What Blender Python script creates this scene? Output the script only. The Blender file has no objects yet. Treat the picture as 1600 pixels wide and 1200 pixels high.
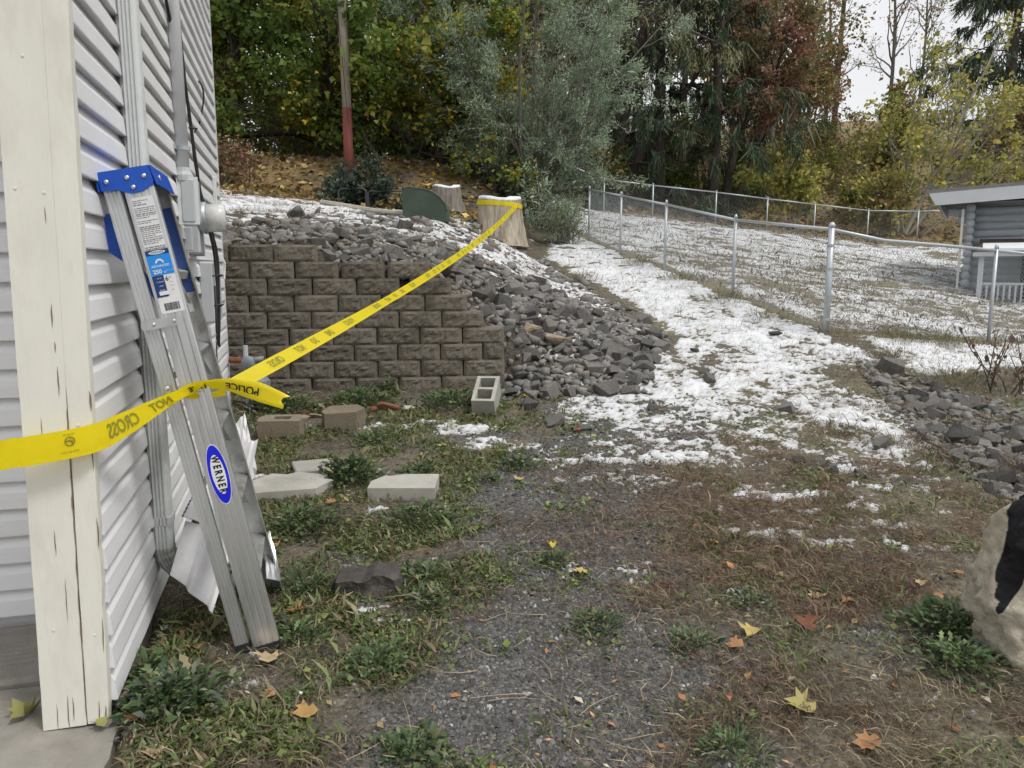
import bpy, bmesh, math, random
import numpy as np
from mathutils import Vector, Matrix, Euler

random.seed(7)
RNG = np.random.default_rng(11)
R = math.radians
scene = bpy.context.scene
COL = scene.collection

# ------------------------------------------------------------------ camera, sky, sun, exposure
CAM_H = 1.40
PITCH = R(8.5)
cam_data = bpy.data.cameras.new('camera')
cam_data.lens = 27.0
cam_data.sensor_width = 36.0
cam_data.clip_start = 0.05
cam_data.clip_end = 2000.0
cam = bpy.data.objects.new('camera', cam_data)
COL.objects.link(cam)
cam.location = (0, 0, CAM_H)
cam.rotation_euler = (math.pi / 2 - PITCH, 0, 0)
scene.camera = cam

SUN_EL, SUN_AZ = R(58), R(125)        # azimuth clockwise from +Y
world = bpy.data.worlds.new('World')
scene.world = world
world.use_nodes = True
wn = world.node_tree.nodes
wl = world.node_tree.links
wn.clear()
w_out = wn.new('ShaderNodeOutputWorld')
w_bg = wn.new('ShaderNodeBackground')
w_sky = wn.new('ShaderNodeTexSky')
w_sky.sky_type = 'NISHITA'
w_sky.sun_disc = False
w_sky.sun_elevation = SUN_EL
w_sky.sun_rotation = SUN_AZ
w_hs = wn.new('ShaderNodeHueSaturation')
w_hs.inputs['Saturation'].default_value = 0.15
w_tc = wn.new('ShaderNodeTexCoord')
w_map = wn.new('ShaderNodeMapping')
w_map.inputs['Scale'].default_value = (1.0, 1.0, 2.6)
w_no = wn.new('ShaderNodeTexNoise')
w_no.inputs['Scale'].default_value = 2.2
w_no.inputs['Detail'].default_value = 7.0
w_no.inputs['Roughness'].default_value = 0.55
w_cr = wn.new('ShaderNodeValToRGB')
w_cr.color_ramp.elements[0].position = 0.34
w_cr.color_ramp.elements[0].color = (6.2, 6.28, 6.45, 1)
w_cr.color_ramp.elements[1].position = 0.66
w_cr.color_ramp.elements[1].color = (7.7, 7.8, 7.95, 1)
w_mix = wn.new('ShaderNodeMix')
w_mix.data_type = 'RGBA'
w_mix.inputs[0].default_value = 0.85     # a closed cloud deck over the clear sky
wl.new(w_sky.outputs[0], w_hs.inputs['Color'])
wl.new(w_tc.outputs['Generated'], w_map.inputs['Vector'])
wl.new(w_map.outputs[0], w_no.inputs['Vector'])
wl.new(w_no.outputs['Fac'], w_cr.inputs['Fac'])
wl.new(w_hs.outputs['Color'], w_mix.inputs[6])
# an overcast sky is brighter overhead than at the horizon
w_sep = wn.new('ShaderNodeSeparateXYZ'); wl.new(w_tc.outputs['Generated'], w_sep.inputs[0])
w_mr = wn.new('ShaderNodeMapRange'); w_mr.inputs['To Min'].default_value = .76; w_mr.inputs['To Max'].default_value = 1.4
wl.new(w_sep.outputs['Z'], w_mr.inputs['Value'])
w_vm = wn.new('ShaderNodeVectorMath'); w_vm.operation = 'SCALE'
wl.new(w_cr.outputs['Color'], w_vm.inputs[0]); wl.new(w_mr.outputs[0], w_vm.inputs['Scale'])
wl.new(w_vm.outputs[0], w_mix.inputs[7])
wl.new(w_mix.outputs[2], w_bg.inputs['Color'])
w_bg.inputs['Strength'].default_value = 0.105
wl.new(w_bg.outputs[0], w_out.inputs['Surface'])

sun_data = bpy.data.lights.new('sun', 'SUN')
sun_data.energy = 1.4
sun_data.angle = R(12)
sun_data.color = (1.0, 0.97, 0.92)
sun = bpy.data.objects.new('sun', sun_data)
COL.objects.link(sun)
sdir = Vector((math.sin(SUN_AZ) * math.cos(SUN_EL), math.cos(SUN_AZ) * math.cos(SUN_EL), math.sin(SUN_EL)))
sun.rotation_euler = sdir.to_track_quat('Z', 'Y').to_euler()
sun.location = sdir * 60

scene.view_settings.view_transform = 'Standard'
scene.view_settings.look = 'None'
scene.view_settings.gamma = 1.0
scene.view_settings.exposure = 0.50
scene.view_settings.use_curve_mapping = False
scene.cycles.max_bounces = 4
scene.cycles.diffuse_bounces = 2
scene.cycles.glossy_bounces = 2
scene.cycles.transmission_bounces = 2
scene.cycles.use_adaptive_sampling = True
scene.cycles.adaptive_threshold = 0.03
scene.cycles.transparent_max_bounces = 4

# ------------------------------------------------------------------ noise and terrain
_perm = np.random.default_rng(5).permutation(256)
_perm = np.concatenate([_perm, _perm, _perm])
_gang = np.random.default_rng(6).uniform(0, 2 * np.pi, 256)
_gx, _gy = np.cos(_gang), np.sin(_gang)

def perlin(x, y):
    x = np.asarray(x, float); y = np.asarray(y, float)
    xi = np.floor(x).astype(int); yi = np.floor(y).astype(int)
    xf = x - xi; yf = y - yi
    u = xf * xf * xf * (xf * (xf * 6 - 15) + 10)
    v = yf * yf * yf * (yf * (yf * 6 - 15) + 10)
    def g(ix, iy, dx, dy):
        h = _perm[_perm[ix & 255] + (iy & 255)]
        return _gx[h] * dx + _gy[h] * dy
    a = g(xi, yi, xf, yf); b = g(xi + 1, yi, xf - 1, yf)
    c = g(xi, yi + 1, xf, yf - 1); d = g(xi + 1, yi + 1, xf - 1, yf - 1)
    return (a + u * (b - a)) + v * ((c + u * (d - c)) - (a + u * (b - a)))

def fbm(x, y, f=1.0, o=4, g=0.5):
    s = 0.0; a = 1.0
    for i in range(o):
        s = s + a * perlin(x * f + 17.3 * i, y * f - 9.1 * i)
        a *= g; f *= 2.0
    return s

def sm(a, b, x):
    t = np.clip((np.asarray(x, float) - a) / (b - a), 0, 1)
    return t * t * (3 - 2 * t)

BY = [-10, 3, 5, 7, 9.15, 11.7, 14.2, 16.7, 19.2, 25, 33, 36, 60, 85, 130, 400]
BZ = [-.1, 0, .06, .24, .64, 1.0, 1.37, 1.72, 2.12, 3.1, 4.45, 4.9, 13.0, 19.0, 21.0, 21.0]
def yw(x):
    return 7.0 + .12 * (x + 2.6)
def x_fence(y):
    return 3.74 - .19 * (np.clip(y, 0, 40) - 9.15)
def x_toe(y):
    return np.interp(y, [5, 7.1, 9, 11, 14, 16, 20, 30], [.8, 1.1, 1.75, 1.5, .9, .5, .8, 3])
def x_crest(y):
    return np.interp(y, [5, 7.2, 10, 13, 15.5, 20, 26, 40, 400], [-1.7, -1.7, -1.5, -1.2, -.9, -1.0, -2, -4, -20])
SLAB = dict(a0=-1.5, a1=3.25, n0=-4.0, n1=-0.60)
DX, DY = -0.2678, 0.9635          # along the house wall (away from camera)
NX, NY = 0.9635, 0.2678           # out of the house wall
WALL_N = -0.618

def H0(x, y):
    x = np.asarray(x, float); y = np.asarray(y, float)
    base = np.interp(y, BY, BZ) - .12 * np.clip(x - x_fence(y), 0, 16) * sm(6, 10, y)
    base = base + .10 * sm(4.2, 6.0, x) * sm(3.5, 6.5, y) * (1 - sm(7, 9, y))
    T = 1.50 + .105 * np.clip(y - 7.1, 0, 10.4) + .42 * np.clip(y - 17.5, 0, 30) + .12 * np.clip(-x - 1, 0, 6)
    c = x_crest(y); t = x_toe(y)
    w = 1 - np.clip((x - c) / (t - c), 0, 1)
    w = .35 * w + .65 * w * w * (3 - 2 * w)
    w = w * (1 - sm(24, 40, y) * sm(-9, 4, x))
    yy = yw(x)
    sA = sm(yy + .06, yy + .2, y)
    sB = sm(yy - .35, yy + .95, y)
    k = sm(-.12, .2, x)
    s = sA * (1 - k) + sB * k
    z = base * (1 - w * s) + np.maximum(T, base) * w * s
    # the soil stays below the stepped top of the block wall
    dy = y - yy
    cap = np.interp(x, [-1.80, -1.76, -.80, -.76, -.58, -.55, -.44, -.41, -.29, -.25, -.02, .1], [1.58, 1.44, 1.43, 1.29, 1.28, 1.13, 1.12, .98, .97, .82, .78, 9.]) + .30 * np.clip(dy - .22, 0, 9)
    return np.where((dy > 0) & (x < .1), np.minimum(z, cap), z)

def H(x, y):
    x = np.asarray(x, float); y = np.asarray(y, float)
    z = H0(x, y)
    far = sm(6, 14, y)
    z = z + fbm(x, y, 1.1, 3) * (.022 + .06 * far) + fbm(x, y, 6.0, 2) * .010
    z = z + fbm(x, y, .16, 2) * .5 * sm(30, 50, y)
    # the bed of the concrete slab
    a = x * DX + y * DY; n = x * NX + y * NY
    m = sm(.05, -.03, n - SLAB['n1']) * sm(.1, -.05, a - SLAB['a1'])
    return z - m * .10

def h(x, y):
    return float(H(np.array([x]), np.array([y]))[0])

CP, SP = math.cos(PITCH), math.sin(PITCH)
def ray(px, py):
    u = (px - 800) / 1200.0; v = (600 - py) / 1200.0
    return np.array([u, CP + v * SP, -SP + v * CP])
def P(px, py, t):
    d = ray(px, py)
    return Vector((d[0] * t, d[1] * t, CAM_H + d[2] * t))
_ts = np.concatenate([np.arange(1.2, 12, .03), np.arange(12, 90, .15)])
def Hg(x, y):
    """height from the ground grid, bilinear"""
    i = np.clip(np.searchsorted(xs, x) - 1, 0, len(xs) - 2); j = np.clip(np.searchsorted(ys, y) - 1, 0, len(ys) - 2)
    fx = (x - xs[i]) / (xs[i + 1] - xs[i]); fy = (y - ys[j]) / (ys[j + 1] - ys[j])
    return (GZ[j, i] * (1 - fx) + GZ[j, i + 1] * fx) * (1 - fy) + (GZ[j + 1, i] * (1 - fx) + GZ[j + 1, i + 1] * fx) * fy
def G(px, py):
    """where a sight line meets the terrain"""
    d = ray(px, py)
    z = CAM_H + d[2] * _ts - Hg(d[0] * _ts, d[1] * _ts)
    i = int(np.argmax(z < 0))
    t = _ts[i]
    if i > 0: t = _ts[i - 1] + (_ts[i] - _ts[i - 1]) * z[i - 1] / (z[i - 1] - z[i] + 1e-9)
    return Vector((d[0] * t, d[1] * t, h(d[0] * t, d[1] * t)))
def W(a, n, z=0.0):
    """wall frame (along, out, up) to world"""
    return Vector((a * DX + n * NX, a * DY + n * NY, z))
WROT = math.atan2(-0.9635, 0.2678)

# ------------------------------------------------------------------ mesh helpers
class MB:
    def __init__(s):
        s.v = []; s.f = []; s.m = []
    def add(s, vs, fs, mi=0):
        o = len(s.v)
        s.v.extend([tuple(v) for v in vs])
        s.f.extend([tuple(i + o for i in f) for f in fs])
        s.m.extend([mi] * len(fs))
        return s
    def box(s, c, size, mat=None, mi=0, bev=0.0):
        x, y, z = size[0] / 2, size[1] / 2, size[2] / 2
        if bev > 0:
            b = min(bev, x * .9, y * .9, z * .9)
            vs = []
            for sx in (-1, 1):
                for sy in (-1, 1):
                    for sz in (-1, 1):
                        vs += [(sx * (x - b), sy * (y - b), sz * z), (sx * (x - b), sy * y, sz * (z - b)), (sx * x, sy * (y - b), sz * (z - b))]
            bm = bmesh.new()
            for v in vs: bm.verts.new(v)
            r = bmesh.ops.convex_hull(bm, input=bm.verts)
            bmesh.ops.dissolve_limit(bm, angle_limit=.01, verts=bm.verts, edges=bm.edges)
            bm.verts.index_update()
            vv = [v.co.copy() for v in bm.verts]; ff = [[v.index for v in f.verts] for f in bm.faces]
            bm.free()
        else:
            vv = [Vector((i * x, j * y, k * z)) for i in (-1, 1) for j in (-1, 1) for k in (-1, 1)]
            ff = [(0, 1, 3, 2), (4, 6, 7, 5), (0, 4, 5, 1), (2, 3, 7, 6), (0, 2, 6, 4), (1, 5, 7, 3)]
        c = Vector(c)
        if mat is not None: vv = [mat @ v for v in vv]
        return s.add([v + c for v in vv], ff, mi)
    def tube(s, pts, rad, n=8, cap=True, mi=0):
        pts = [Vector(p) for p in pts]
        if not hasattr(rad, '__len__'): rad = [rad] * len(pts)
        rings = []
        ref = None
        for i, p in enumerate(pts):
            d = (pts[min(i + 1, len(pts) - 1)] - pts[max(i - 1, 0)]).normalized()
            if ref is None:
                ref = Vector((0, 0, 1)) if abs(d.z) < .9 else Vector((1, 0, 0))
            u = d.cross(ref)
            if u.length < 1e-5: u = d.orthogonal()
            u.normalize(); w = d.cross(u).normalized()
            rings.append([p + (u * math.cos(2 * math.pi * k / n) + w * math.sin(2 * math.pi * k / n)) * rad[i] for k in range(n)])
        vs = [q for r in rings for q in r]; fs = []
        for i in range(len(pts) - 1):
            for k in range(n):
                a = i * n + k; b = i * n + (k + 1) % n
                fs.append((a, b, b + n, a + n))
        if cap:
            fs.append(tuple(range(n - 1, -1, -1)))
            fs.append(tuple(range((len(pts) - 1) * n, len(pts) * n)))
        return s.add(vs, fs, mi)
    def lathe(s, prof, n=16, c=(0, 0, 0), mi=0, axis=None):
        c = Vector(c); vs = []; fs = []
        M = axis if axis is not None else Matrix.Identity(3)
        for r, z in prof:
            for k in range(n):
                vs.append(M @ Vector((r * math.cos(2 * math.pi * k / n), r * math.sin(2 * math.pi * k / n), z)) + c)
        for i in range(len(prof) - 1):
            for k in range(n):
                a = i * n + k; b = i * n + (k + 1) % n
                fs.append((a, b, b + n, a + n))
        fs.append(tuple(range(n - 1, -1, -1))); fs.append(tuple(range((len(prof) - 1) * n, len(prof) * n)))
        return s.add(vs, fs, mi)
    def prism(s, poly, o, ux, uy, uz, depth, mi=0):
        """polygon in the plane ux,uy at o, extruded depth along uz"""
        o, ux, uy, uz = Vector(o), Vector(ux), Vector(uy), Vector(uz)
        n = len(poly)
        a = [o + ux * p[0] + uy * p[1] for p in poly]
        b = [v + uz * depth for v in a]
        fs = [tuple(range(n - 1, -1, -1)), tuple(range(n, 2 * n))]
        for i in range(n):
            j = (i + 1) % n
            fs.append((i, j, j + n, i + n))
        return s.add(a + b, fs, mi)
    def mesh(s, name, mats, smooth=False):
        me = bpy.data.meshes.new(name)
        me.from_pydata(s.v, [], s.f)
        for m in (mats if isinstance(mats, (list, tuple)) else [mats]): me.materials.append(m)
        if any(s.m): me.polygons.foreach_set('material_index', s.m)
        if smooth: me.polygons.foreach_set('use_smooth', [True] * len(s.f))
        me.validate(); me.update()
        bm = bmesh.new(); bm.from_mesh(me)
        if len(bm.faces) < 20000: bmesh.ops.recalc_face_normals(bm, faces=bm.faces)
        bm.to_mesh(me); bm.free()
        return me

def np_mesh(name, V, F, mats, cols=None, smooth=False, midx=None):
    """V (n,3), F (m,k) arrays to a mesh; cols (n,3) becomes the point attribute col"""
    me = bpy.data.meshes.new(name)
    V = np.ascontiguousarray(V, dtype=np.float32); F = np.ascontiguousarray(F, dtype=np.int32)
    k = F.shape[1]
    me.vertices.add(len(V)); me.vertices.foreach_set('co', V.ravel())
    me.loops.add(F.size); me.loops.foreach_set('vertex_index', F.ravel())
    me.polygons.add(len(F))
    me.polygons.foreach_set('loop_start', np.arange(0, F.size, k, dtype=np.int32))
    me.polygons.foreach_set('loop_total', np.full(len(F), k, dtype=np.int32))
    if smooth: me.polygons.foreach_set('use_smooth', np.ones(len(F), bool))
    if midx is not None: me.polygons.foreach_set('material_index', np.asarray(midx, np.int32))
    for m in (mats if isinstance(mats, (list, tuple)) else [mats]): me.materials.append(m)
    if cols is not None:
        at = me.attributes.new('col', 'FLOAT_COLOR', 'POINT')
        c4 = np.ones((len(V), 4), np.float32); c4[:, :3] = cols
        at.data.foreach_set('color', c4.ravel())
    me.update(calc_edges=True)
    return me

_org = {}
def tag(o, label=None, cat=None, group=None, kind=None):
    if label: o['label'] = label
    if cat: o['category'] = cat
    if group: o['group'] = group
    if kind: o['kind'] = kind
    return o
def thing(name, label, cat, loc=(0, 0, 0), rotz=0.0, group=None):
    """an Empty at the thing's base; children are given in its (rotated) frame coordinates"""
    o = bpy.data.objects.new(name, None); COL.objects.link(o)
    o.empty_display_size = .1
    loc = Vector(loc)
    o.location = Matrix.Rotation(rotz, 3, 'Z') @ loc
    o.rotation_euler = (0, 0, rotz)
    _org[o.name] = loc
    return tag(o, label, cat, group)
def wthing(name, label, cat, a, n, z=0.0, group=None):
    """a thing in the wall frame: local x = -along, y = out of the wall"""
    return thing(name, label, cat, (-a, n, z), WROT, group)
def put(name, me, parent=None, loc=None, rot=None, sc=None):
    """link a mesh; loc (in the parent's frame) None = vertices already are in frame coordinates"""
    if isinstance(me, tuple): me = me[0].mesh(name, *me[1:])
    o = bpy.data.objects.new(name, me); COL.objects.link(o)
    L = Vector(loc) if loc is not None else Vector((0, 0, 0))
    if parent is not None:
        o.parent = parent
        po = _org.get(parent.name, Vector((0, 0, 0)))
        o.location = L - po
        _org[o.name] = L if loc is not None else Vector((0, 0, 0))
        if loc is None: _org[o.name] = Vector((0, 0, 0))
    else:
        o.location = L
        _org[o.name] = L
    if rot is not None: o.rotation_euler = rot
    if sc is not None: o.scale = sc if hasattr(sc, '__len__') else (sc, sc, sc)
    return o
def clone(o, parent=None, loc=None, rot=None):
    c = o.copy(); COL.objects.link(c)
    if parent is not None: c.parent = parent
    if loc is not None: c.location = loc
    if rot is not None: c.rotation_euler = rot
    return c

def text_np(s, size=1.0, bold=0.0, align='CENTER'):
    cu = bpy.data.curves.new('t', 'FONT'); cu.body = s; cu.size = size; cu.align_x = align; cu.align_y = 'CENTER'
    cu.offset = bold; cu.resolution_u = 3
    ob = bpy.data.objects.new('t', cu); COL.objects.link(ob)
    dg = bpy.context.evaluated_depsgraph_get()
    me = ob.evaluated_get(dg).to_mesh()
    V = [tuple(v.co)[:2] for v in me.vertices]
    me.calc_loop_triangles()
    F = [tuple(t.vertices) for t in me.loop_triangles]
    ob.evaluated_get(dg).to_mesh_clear()
    bpy.data.objects.remove(ob); bpy.data.curves.remove(cu)
    return np.array(V), F

# ------------------------------------------------------------------ materials
def pm(name, c1, c2=None, scale=8.0, rough=.8, bump=.15, bscale=60.0, metal=0.0, spec=.35, stretch=(1, 1, 1),
       rand=0.0, dirt=None, dirt_scale=3.0, dirt_amt=.5, bdist=.01, attr=False, detail=5.0):
    m = bpy.data.materials.new(name); m.use_nodes = True
    nt = m.node_tree; N = nt.nodes; L = nt.links
    b = N['Principled BSDF']
    b.inputs['Roughness'].default_value = rough
    b.inputs['Metallic'].default_value = metal
    b.inputs['Specular IOR Level'].default_value = spec
    tc = N.new('ShaderNodeTexCoord'); mp = N.new('ShaderNodeMapping')
    mp.inputs['Scale'].default_value = stretch
    L.new(tc.outputs['Object'], mp.inputs['Vector'])
    vec = mp.outputs[0]
    if rand > 0:
        oi = N.new('ShaderNodeObjectInfo')
        va = N.new('ShaderNodeVectorMath'); va.operation = 'MULTIPLY_ADD'
        L.new(oi.outputs['Random'], va.inputs[0]); va.inputs[1].default_value = (37, 51, 23); L.new(mp.outputs[0], va.inputs[2])
        vec = va.outputs[0]
    no = N.new('ShaderNodeTexNoise'); no.inputs['Scale'].default_value = scale; no.inputs['Detail'].default_value = detail
    no.inputs['Roughness'].default_value = .6
    L.new(vec, no.inputs['Vector'])
    mx = N.new('ShaderNodeMix'); mx.data_type = 'RGBA'
    cr = N.new('ShaderNodeMapRange'); cr.inputs['From Min'].default_value = .32; cr.inputs['From Max'].default_value = .68
    L.new(no.outputs['Fac'], cr.inputs['Value']); L.new(cr.outputs[0], mx.inputs[0])
    mx.inputs[6].default_value = (*c1, 1); mx.inputs[7].default_value = (*(c2 or c1), 1)
    col = mx.outputs[2]
    if attr:
        at = N.new('ShaderNodeAttribute'); at.attribute_name = 'col'
        mm = N.new('ShaderNodeMix'); mm.data_type = 'RGBA'; mm.blend_type = 'MULTIPLY'; mm.inputs[0].default_value = 1
        L.new(col, mm.inputs[6]); L.new(at.outputs['Color'], mm.inputs[7]); col = mm.outputs[2]
    if dirt:
        n2 = N.new('ShaderNodeTexNoise'); n2.inputs['Scale'].default_value = dirt_scale; n2.inputs['Detail'].default_value = 8
        n2.inputs['Roughness'].default_value = .68
        L.new(vec, n2.inputs['Vector'])
        r2 = N.new('ShaderNodeMapRange'); r2.inputs['From Min'].default_value = .5; r2.inputs['From Max'].default_value = .72
        r2.inputs['To Max'].default_value = dirt_amt
        L.new(n2.outputs['Fac'], r2.inputs['Value'])
        m2 = N.new('ShaderNodeMix'); m2.data_type = 'RGBA'
        L.new(r2.outputs[0], m2.inputs[0]); L.new(col, m2.inputs[6]); m2.inputs[7].default_value = (*dirt, 1)
        col = m2.outputs[2]
    if rand > 0:
        mr = N.new('ShaderNodeMapRange'); mr.inputs['To Min'].default_value = 1 - rand; mr.inputs['To Max'].default_value = 1 + rand
        L.new(oi.outputs['Random'], mr.inputs['Value'])
        hs = N.new('ShaderNodeHueSaturation'); L.new(mr.outputs[0], hs.inputs['Value']); L.new(col, hs.inputs['Color'])
        col = hs.outputs['Color']
    L.new(col, b.inputs['Base Color'])
    if bump > 0:
        n3 = N.new('ShaderNodeTexNoise'); n3.inputs['Scale'].default_value = bscale; n3.inputs['Detail'].default_value = 6
        L.new(vec, n3.inputs['Vector'])
        bp = N.new('ShaderNodeBump'); bp.inputs['Strength'].default_value = bump; bp.inputs['Distance'].default_value = bdist
        L.new(n3.outputs['Fac'], bp.inputs['Height']); L.new(bp.outputs[0], b.inputs['Normal'])
    return m

def leafm(name, trans=.42, rough=.55, spec=.3):
    """leaf material: colour comes from each leaf's own hue"""
    m = bpy.data.materials.new(name); m.use_nodes = True
    N = m.node_tree.nodes; L = m.node_tree.links
    b = N['Principled BSDF']; b.inputs['Roughness'].default_value = rough; b.inputs['Specular IOR Level'].default_value = spec
    at = N.new('ShaderNodeAttribute'); at.attribute_name = 'col'
    L.new(at.outputs['Color'], b.inputs['Base Color'])
    if trans > 0:
        t = N.new('ShaderNodeBsdfTranslucent'); L.new(at.outputs['Color'], t.inputs['Color'])
        mx = N.new('ShaderNodeMixShader'); mx.inputs[0].default_value = trans
        L.new(b.outputs[0], mx.inputs[1]); L.new(t.outputs[0], mx.inputs[2])
        L.new(mx.outputs[0], N['Material Output'].inputs['Surface'])
    return m

M = {}
M['siding'] = pm('vinyl_siding', (.745, .74, .75), (.775, .77, .775), 3, .42, .10, 26, stretch=(1.2, 14, 14), spec=.4, rand=.02, dirt=(.42, .41, .40), dirt_scale=1.2, dirt_amt=.22, bdist=.004)
M['vinyl_white'] = pm('loose_vinyl', (.74, .73, .74), (.70, .69, .70), 6, .4, .04, 40, dirt=(.30, .22, .17), dirt_scale=4, dirt_amt=.25)
M['cream'] = pm('old_cream_paint', (.74, .72, .645), (.69, .67, .60), 7, .62, .35, 22, stretch=(1.6, 1.6, .5), dirt=(.50, .46, .37), dirt_scale=4.5, dirt_amt=.4, bdist=.006)
M['oldwood'] = pm('bare_wood', (.16, .10, .07), (.24, .17, .12), 30, .85, .4, 90, stretch=(1, 1, .15))
M['white_metal'] = pm('white_metal', (.62, .64, .63), (.66, .68, .66), 5, .38, .03, 50, dirt=(.24, .22, .19), dirt_scale=5, dirt_amt=.4)
M['conduit'] = pm('grey_conduit', (.64, .65, .67), (.68, .69, .71), 5, .5, .03, 60)
M['box_grey'] = pm('box_grey', (.44, .46, .48), (.48, .50, .51), 4, .45, .05, 80, dirt=(.33, .32, .30), dirt_scale=4, dirt_amt=.3)
M['dark_rubber'] = pm('black_rubber', (.018, .018, .02), (.03, .03, .03), 10, .5, .05, 60)
M['glass_meter'] = pm('meter_glass', (.55, .55, .53), (.70, .70, .67), 22, .12, .0, 50, spec=.6)
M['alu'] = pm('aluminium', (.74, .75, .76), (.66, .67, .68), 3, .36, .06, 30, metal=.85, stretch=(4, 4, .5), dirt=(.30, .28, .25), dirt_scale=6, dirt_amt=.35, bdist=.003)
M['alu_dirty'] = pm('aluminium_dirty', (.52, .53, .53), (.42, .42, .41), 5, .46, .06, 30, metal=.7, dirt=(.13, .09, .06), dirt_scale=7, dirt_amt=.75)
M['steel'] = pm('galvanised', (.46, .49, .51), (.40, .43, .45), 14, .45, .05, 60, metal=.55)
M['wire'] = pm('galvanised_wire', (.36, .38, .40), (.30, .32, .33), 14, .5, 0, 60, metal=.4)
M['blue'] = pm('blue_plastic', (.008, .075, .46), (.01, .09, .50), 6, .38, .05, 70, spec=.45)
M['label_white'] = pm('label_white', (.74, .74, .74), (.78, .78, .78), 9, .4, 0)
M['label_blue'] = pm('label_blue', (.02, .25, .74), (.02, .27, .78), 6, .35, 0)
M['label_navy'] = pm('label_navy', (.012, .045, .17), (.014, .05, .18), 6, .35, 0)
M['logo_blue'] = pm('logo_blue', (.012, .015, .62), (.014, .02, .66), 6, .35, 0)
M['ink'] = pm('ink', (.012, .012, .012), (.02, .02, .02), 9, .5, 0)
M['ink_grey'] = pm('ink_grey', (.22, .22, .23), (.27, .27, .28), 200, .5, 0)
M['tape_ink'] = pm('tape_ink_behind', (.23, .215, .02), (.28, .26, .03), 9, .4, 0)
M['block'] = pm('wall_block', (.140, .122, .097), (.18, .158, .128), 26, .92, 1.0, 85, rand=.16, dirt=(.095, .09, .07), dirt_scale=4, dirt_amt=.6, bdist=.012, spec=.2)
M['block_tan'] = pm('block_tan', (.20, .165, .12), (.25, .21, .155), 12, .9, .6, 70, rand=.08, dirt=(.10, .085, .06), dirt_scale=3, dirt_amt=.5, spec=.2)
M['concrete'] = pm('concrete', (.36, .345, .31), (.42, .405, .365), 9, .88, .35, 90, rand=.07, dirt=(.22, .20, .17), dirt_scale=3, dirt_amt=.5, spec=.2, bdist=.005)
M['cinder'] = pm('cinder', (.33, .32, .28), (.40, .39, .34), 14, .92, .7, 120, dirt=(.2, .19, .15), dirt_scale=4, dirt_amt=.4, spec=.2, bdist=.006)
M['slab'] = pm('slab', (.24, .225, .195), (.30, .28, .25), 6, .88, .45, 110, dirt=(.13, .115, .09), dirt_scale=1.7, dirt_amt=.7, spec=.2, bdist=.005)
M['rock'] = pm('basalt', (.098, .096, .093), (.185, .175, .162), 7, .8, .6, 40, rand=.42, dirt=(.185, .15, .11), dirt_scale=2.2, dirt_amt=.7, spec=.3, bdist=.02)
M['rock_tan'] = pm('tan_rock', (.27, .215, .155), (.33, .27, .2), 6, .85, .5, 40, rand=.12, dirt=(.17, .14, .10), dirt_scale=3, dirt_amt=.5, spec=.25, bdist=.02)
M['rock_dark'] = pm('dark_rock', (.045, .038, .034), (.085, .075, .068), 7, .75, .7, 30, dirt=(.17, .15, .125), dirt_scale=3, dirt_amt=.5, spec=.35, bdist=.02)
M['brick'] = pm('brick', (.22, .085, .05), (.27, .12, .075), 14, .9, .5, 60, rand=.15, dirt=(.16, .12, .09), dirt_scale=5, dirt_amt=.6, spec=.2)
M['stump'] = pm('weathered_wood', (.33, .285, .22), (.46, .40, .32), 9, .85, .9, 16, stretch=(2.4, 2.4, .3), dirt=(.10, .075, .05), dirt_scale=4.0, dirt_amt=.95, spec=.2, bdist=.03)
M['stump_dark'] = pm('stump_bark', (.17, .155, .135), (.26, .235, .205), 9, .9, .9, 14, stretch=(1.7, 1.7, .25), dirt=(.05, .04, .03), dirt_scale=3, dirt_amt=.8, spec=.2, bdist=.03)
M['pole'] = pm('pole_wood', (.38, .335, .28), (.48, .43, .37), 10, .85, .6, 12, stretch=(2, 2, .12), dirt=(.15, .11, .08), dirt_scale=2, dirt_amt=.5, spec=.2)
M['pole_red'] = pm('pole_red_paint', (.18, .042, .036), (.23, .065, .055), 9, .7, .4, 12, stretch=(2, 2, .15), dirt=(.14, .05, .04), dirt_scale=3, dirt_amt=.5, spec=.3)
M['cabinet'] = pm('green_cabinet', (.040, .060, .042), (.050, .072, .052), 3, .5, .08, 60, dirt=(.09, .10, .08), dirt_scale=3, dirt_amt=.3)
M['black_metal'] = pm('black_metal', (.03, .03, .03), (.045, .045, .045), 6, .5, .05, 50)
M['log'] = pm('painted_logs', (.40, .435, .475), (.44, .475, .515), 5, .6, .2, 14, stretch=(.25, 2, 2), rand=.06, dirt=(.14, .15, .17), dirt_scale=2, dirt_amt=.4)
M['fascia'] = pm('grey_fascia', (.50, .52, .545), (.54, .56, .58), 4, .6, .1, 40)
M['roof_edge'] = pm('roof_edge', (.17, .165, .16), (.21, .205, .2), 6, .8, .3, 60)
M['shingle'] = pm('brown_shingles', (.075, .05, .038), (.11, .075, .06), 16, .9, .6, 50)
M['dark_open'] = pm('dark_opening', (.02, .02, .024), (.03, .03, .034), 4, .5, 0)
M['shed'] = pm('pale_shed', (.36, .40, .46), (.40, .44, .50), 3, .7, .1, 20, stretch=(8, 8, .3))
M['bark'] = pm('bark', (.052, .042, .035), (.10, .085, .07), 6, .9, .9, 14, stretch=(2, 2, .4), spec=.2, bdist=.04)
M['bark_pale'] = pm('pale_bark', (.28, .265, .22), (.36, .34, .29), 8, .8, .4, 14, stretch=(2, 2, .5), dirt=(.12, .11, .09), dirt_scale=3, dirt_amt=.5, spec=.25)
M['bark_grey'] = pm('grey_bark', (.11, .10, .085), (.17, .155, .135), 8, .85, .6, 14, stretch=(2, 2, .5), spec=.25)
M['leaf'] = leafm('leaf')
M['leaf_dry'] = leafm('dry_leaf', .2, .6)
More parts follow.
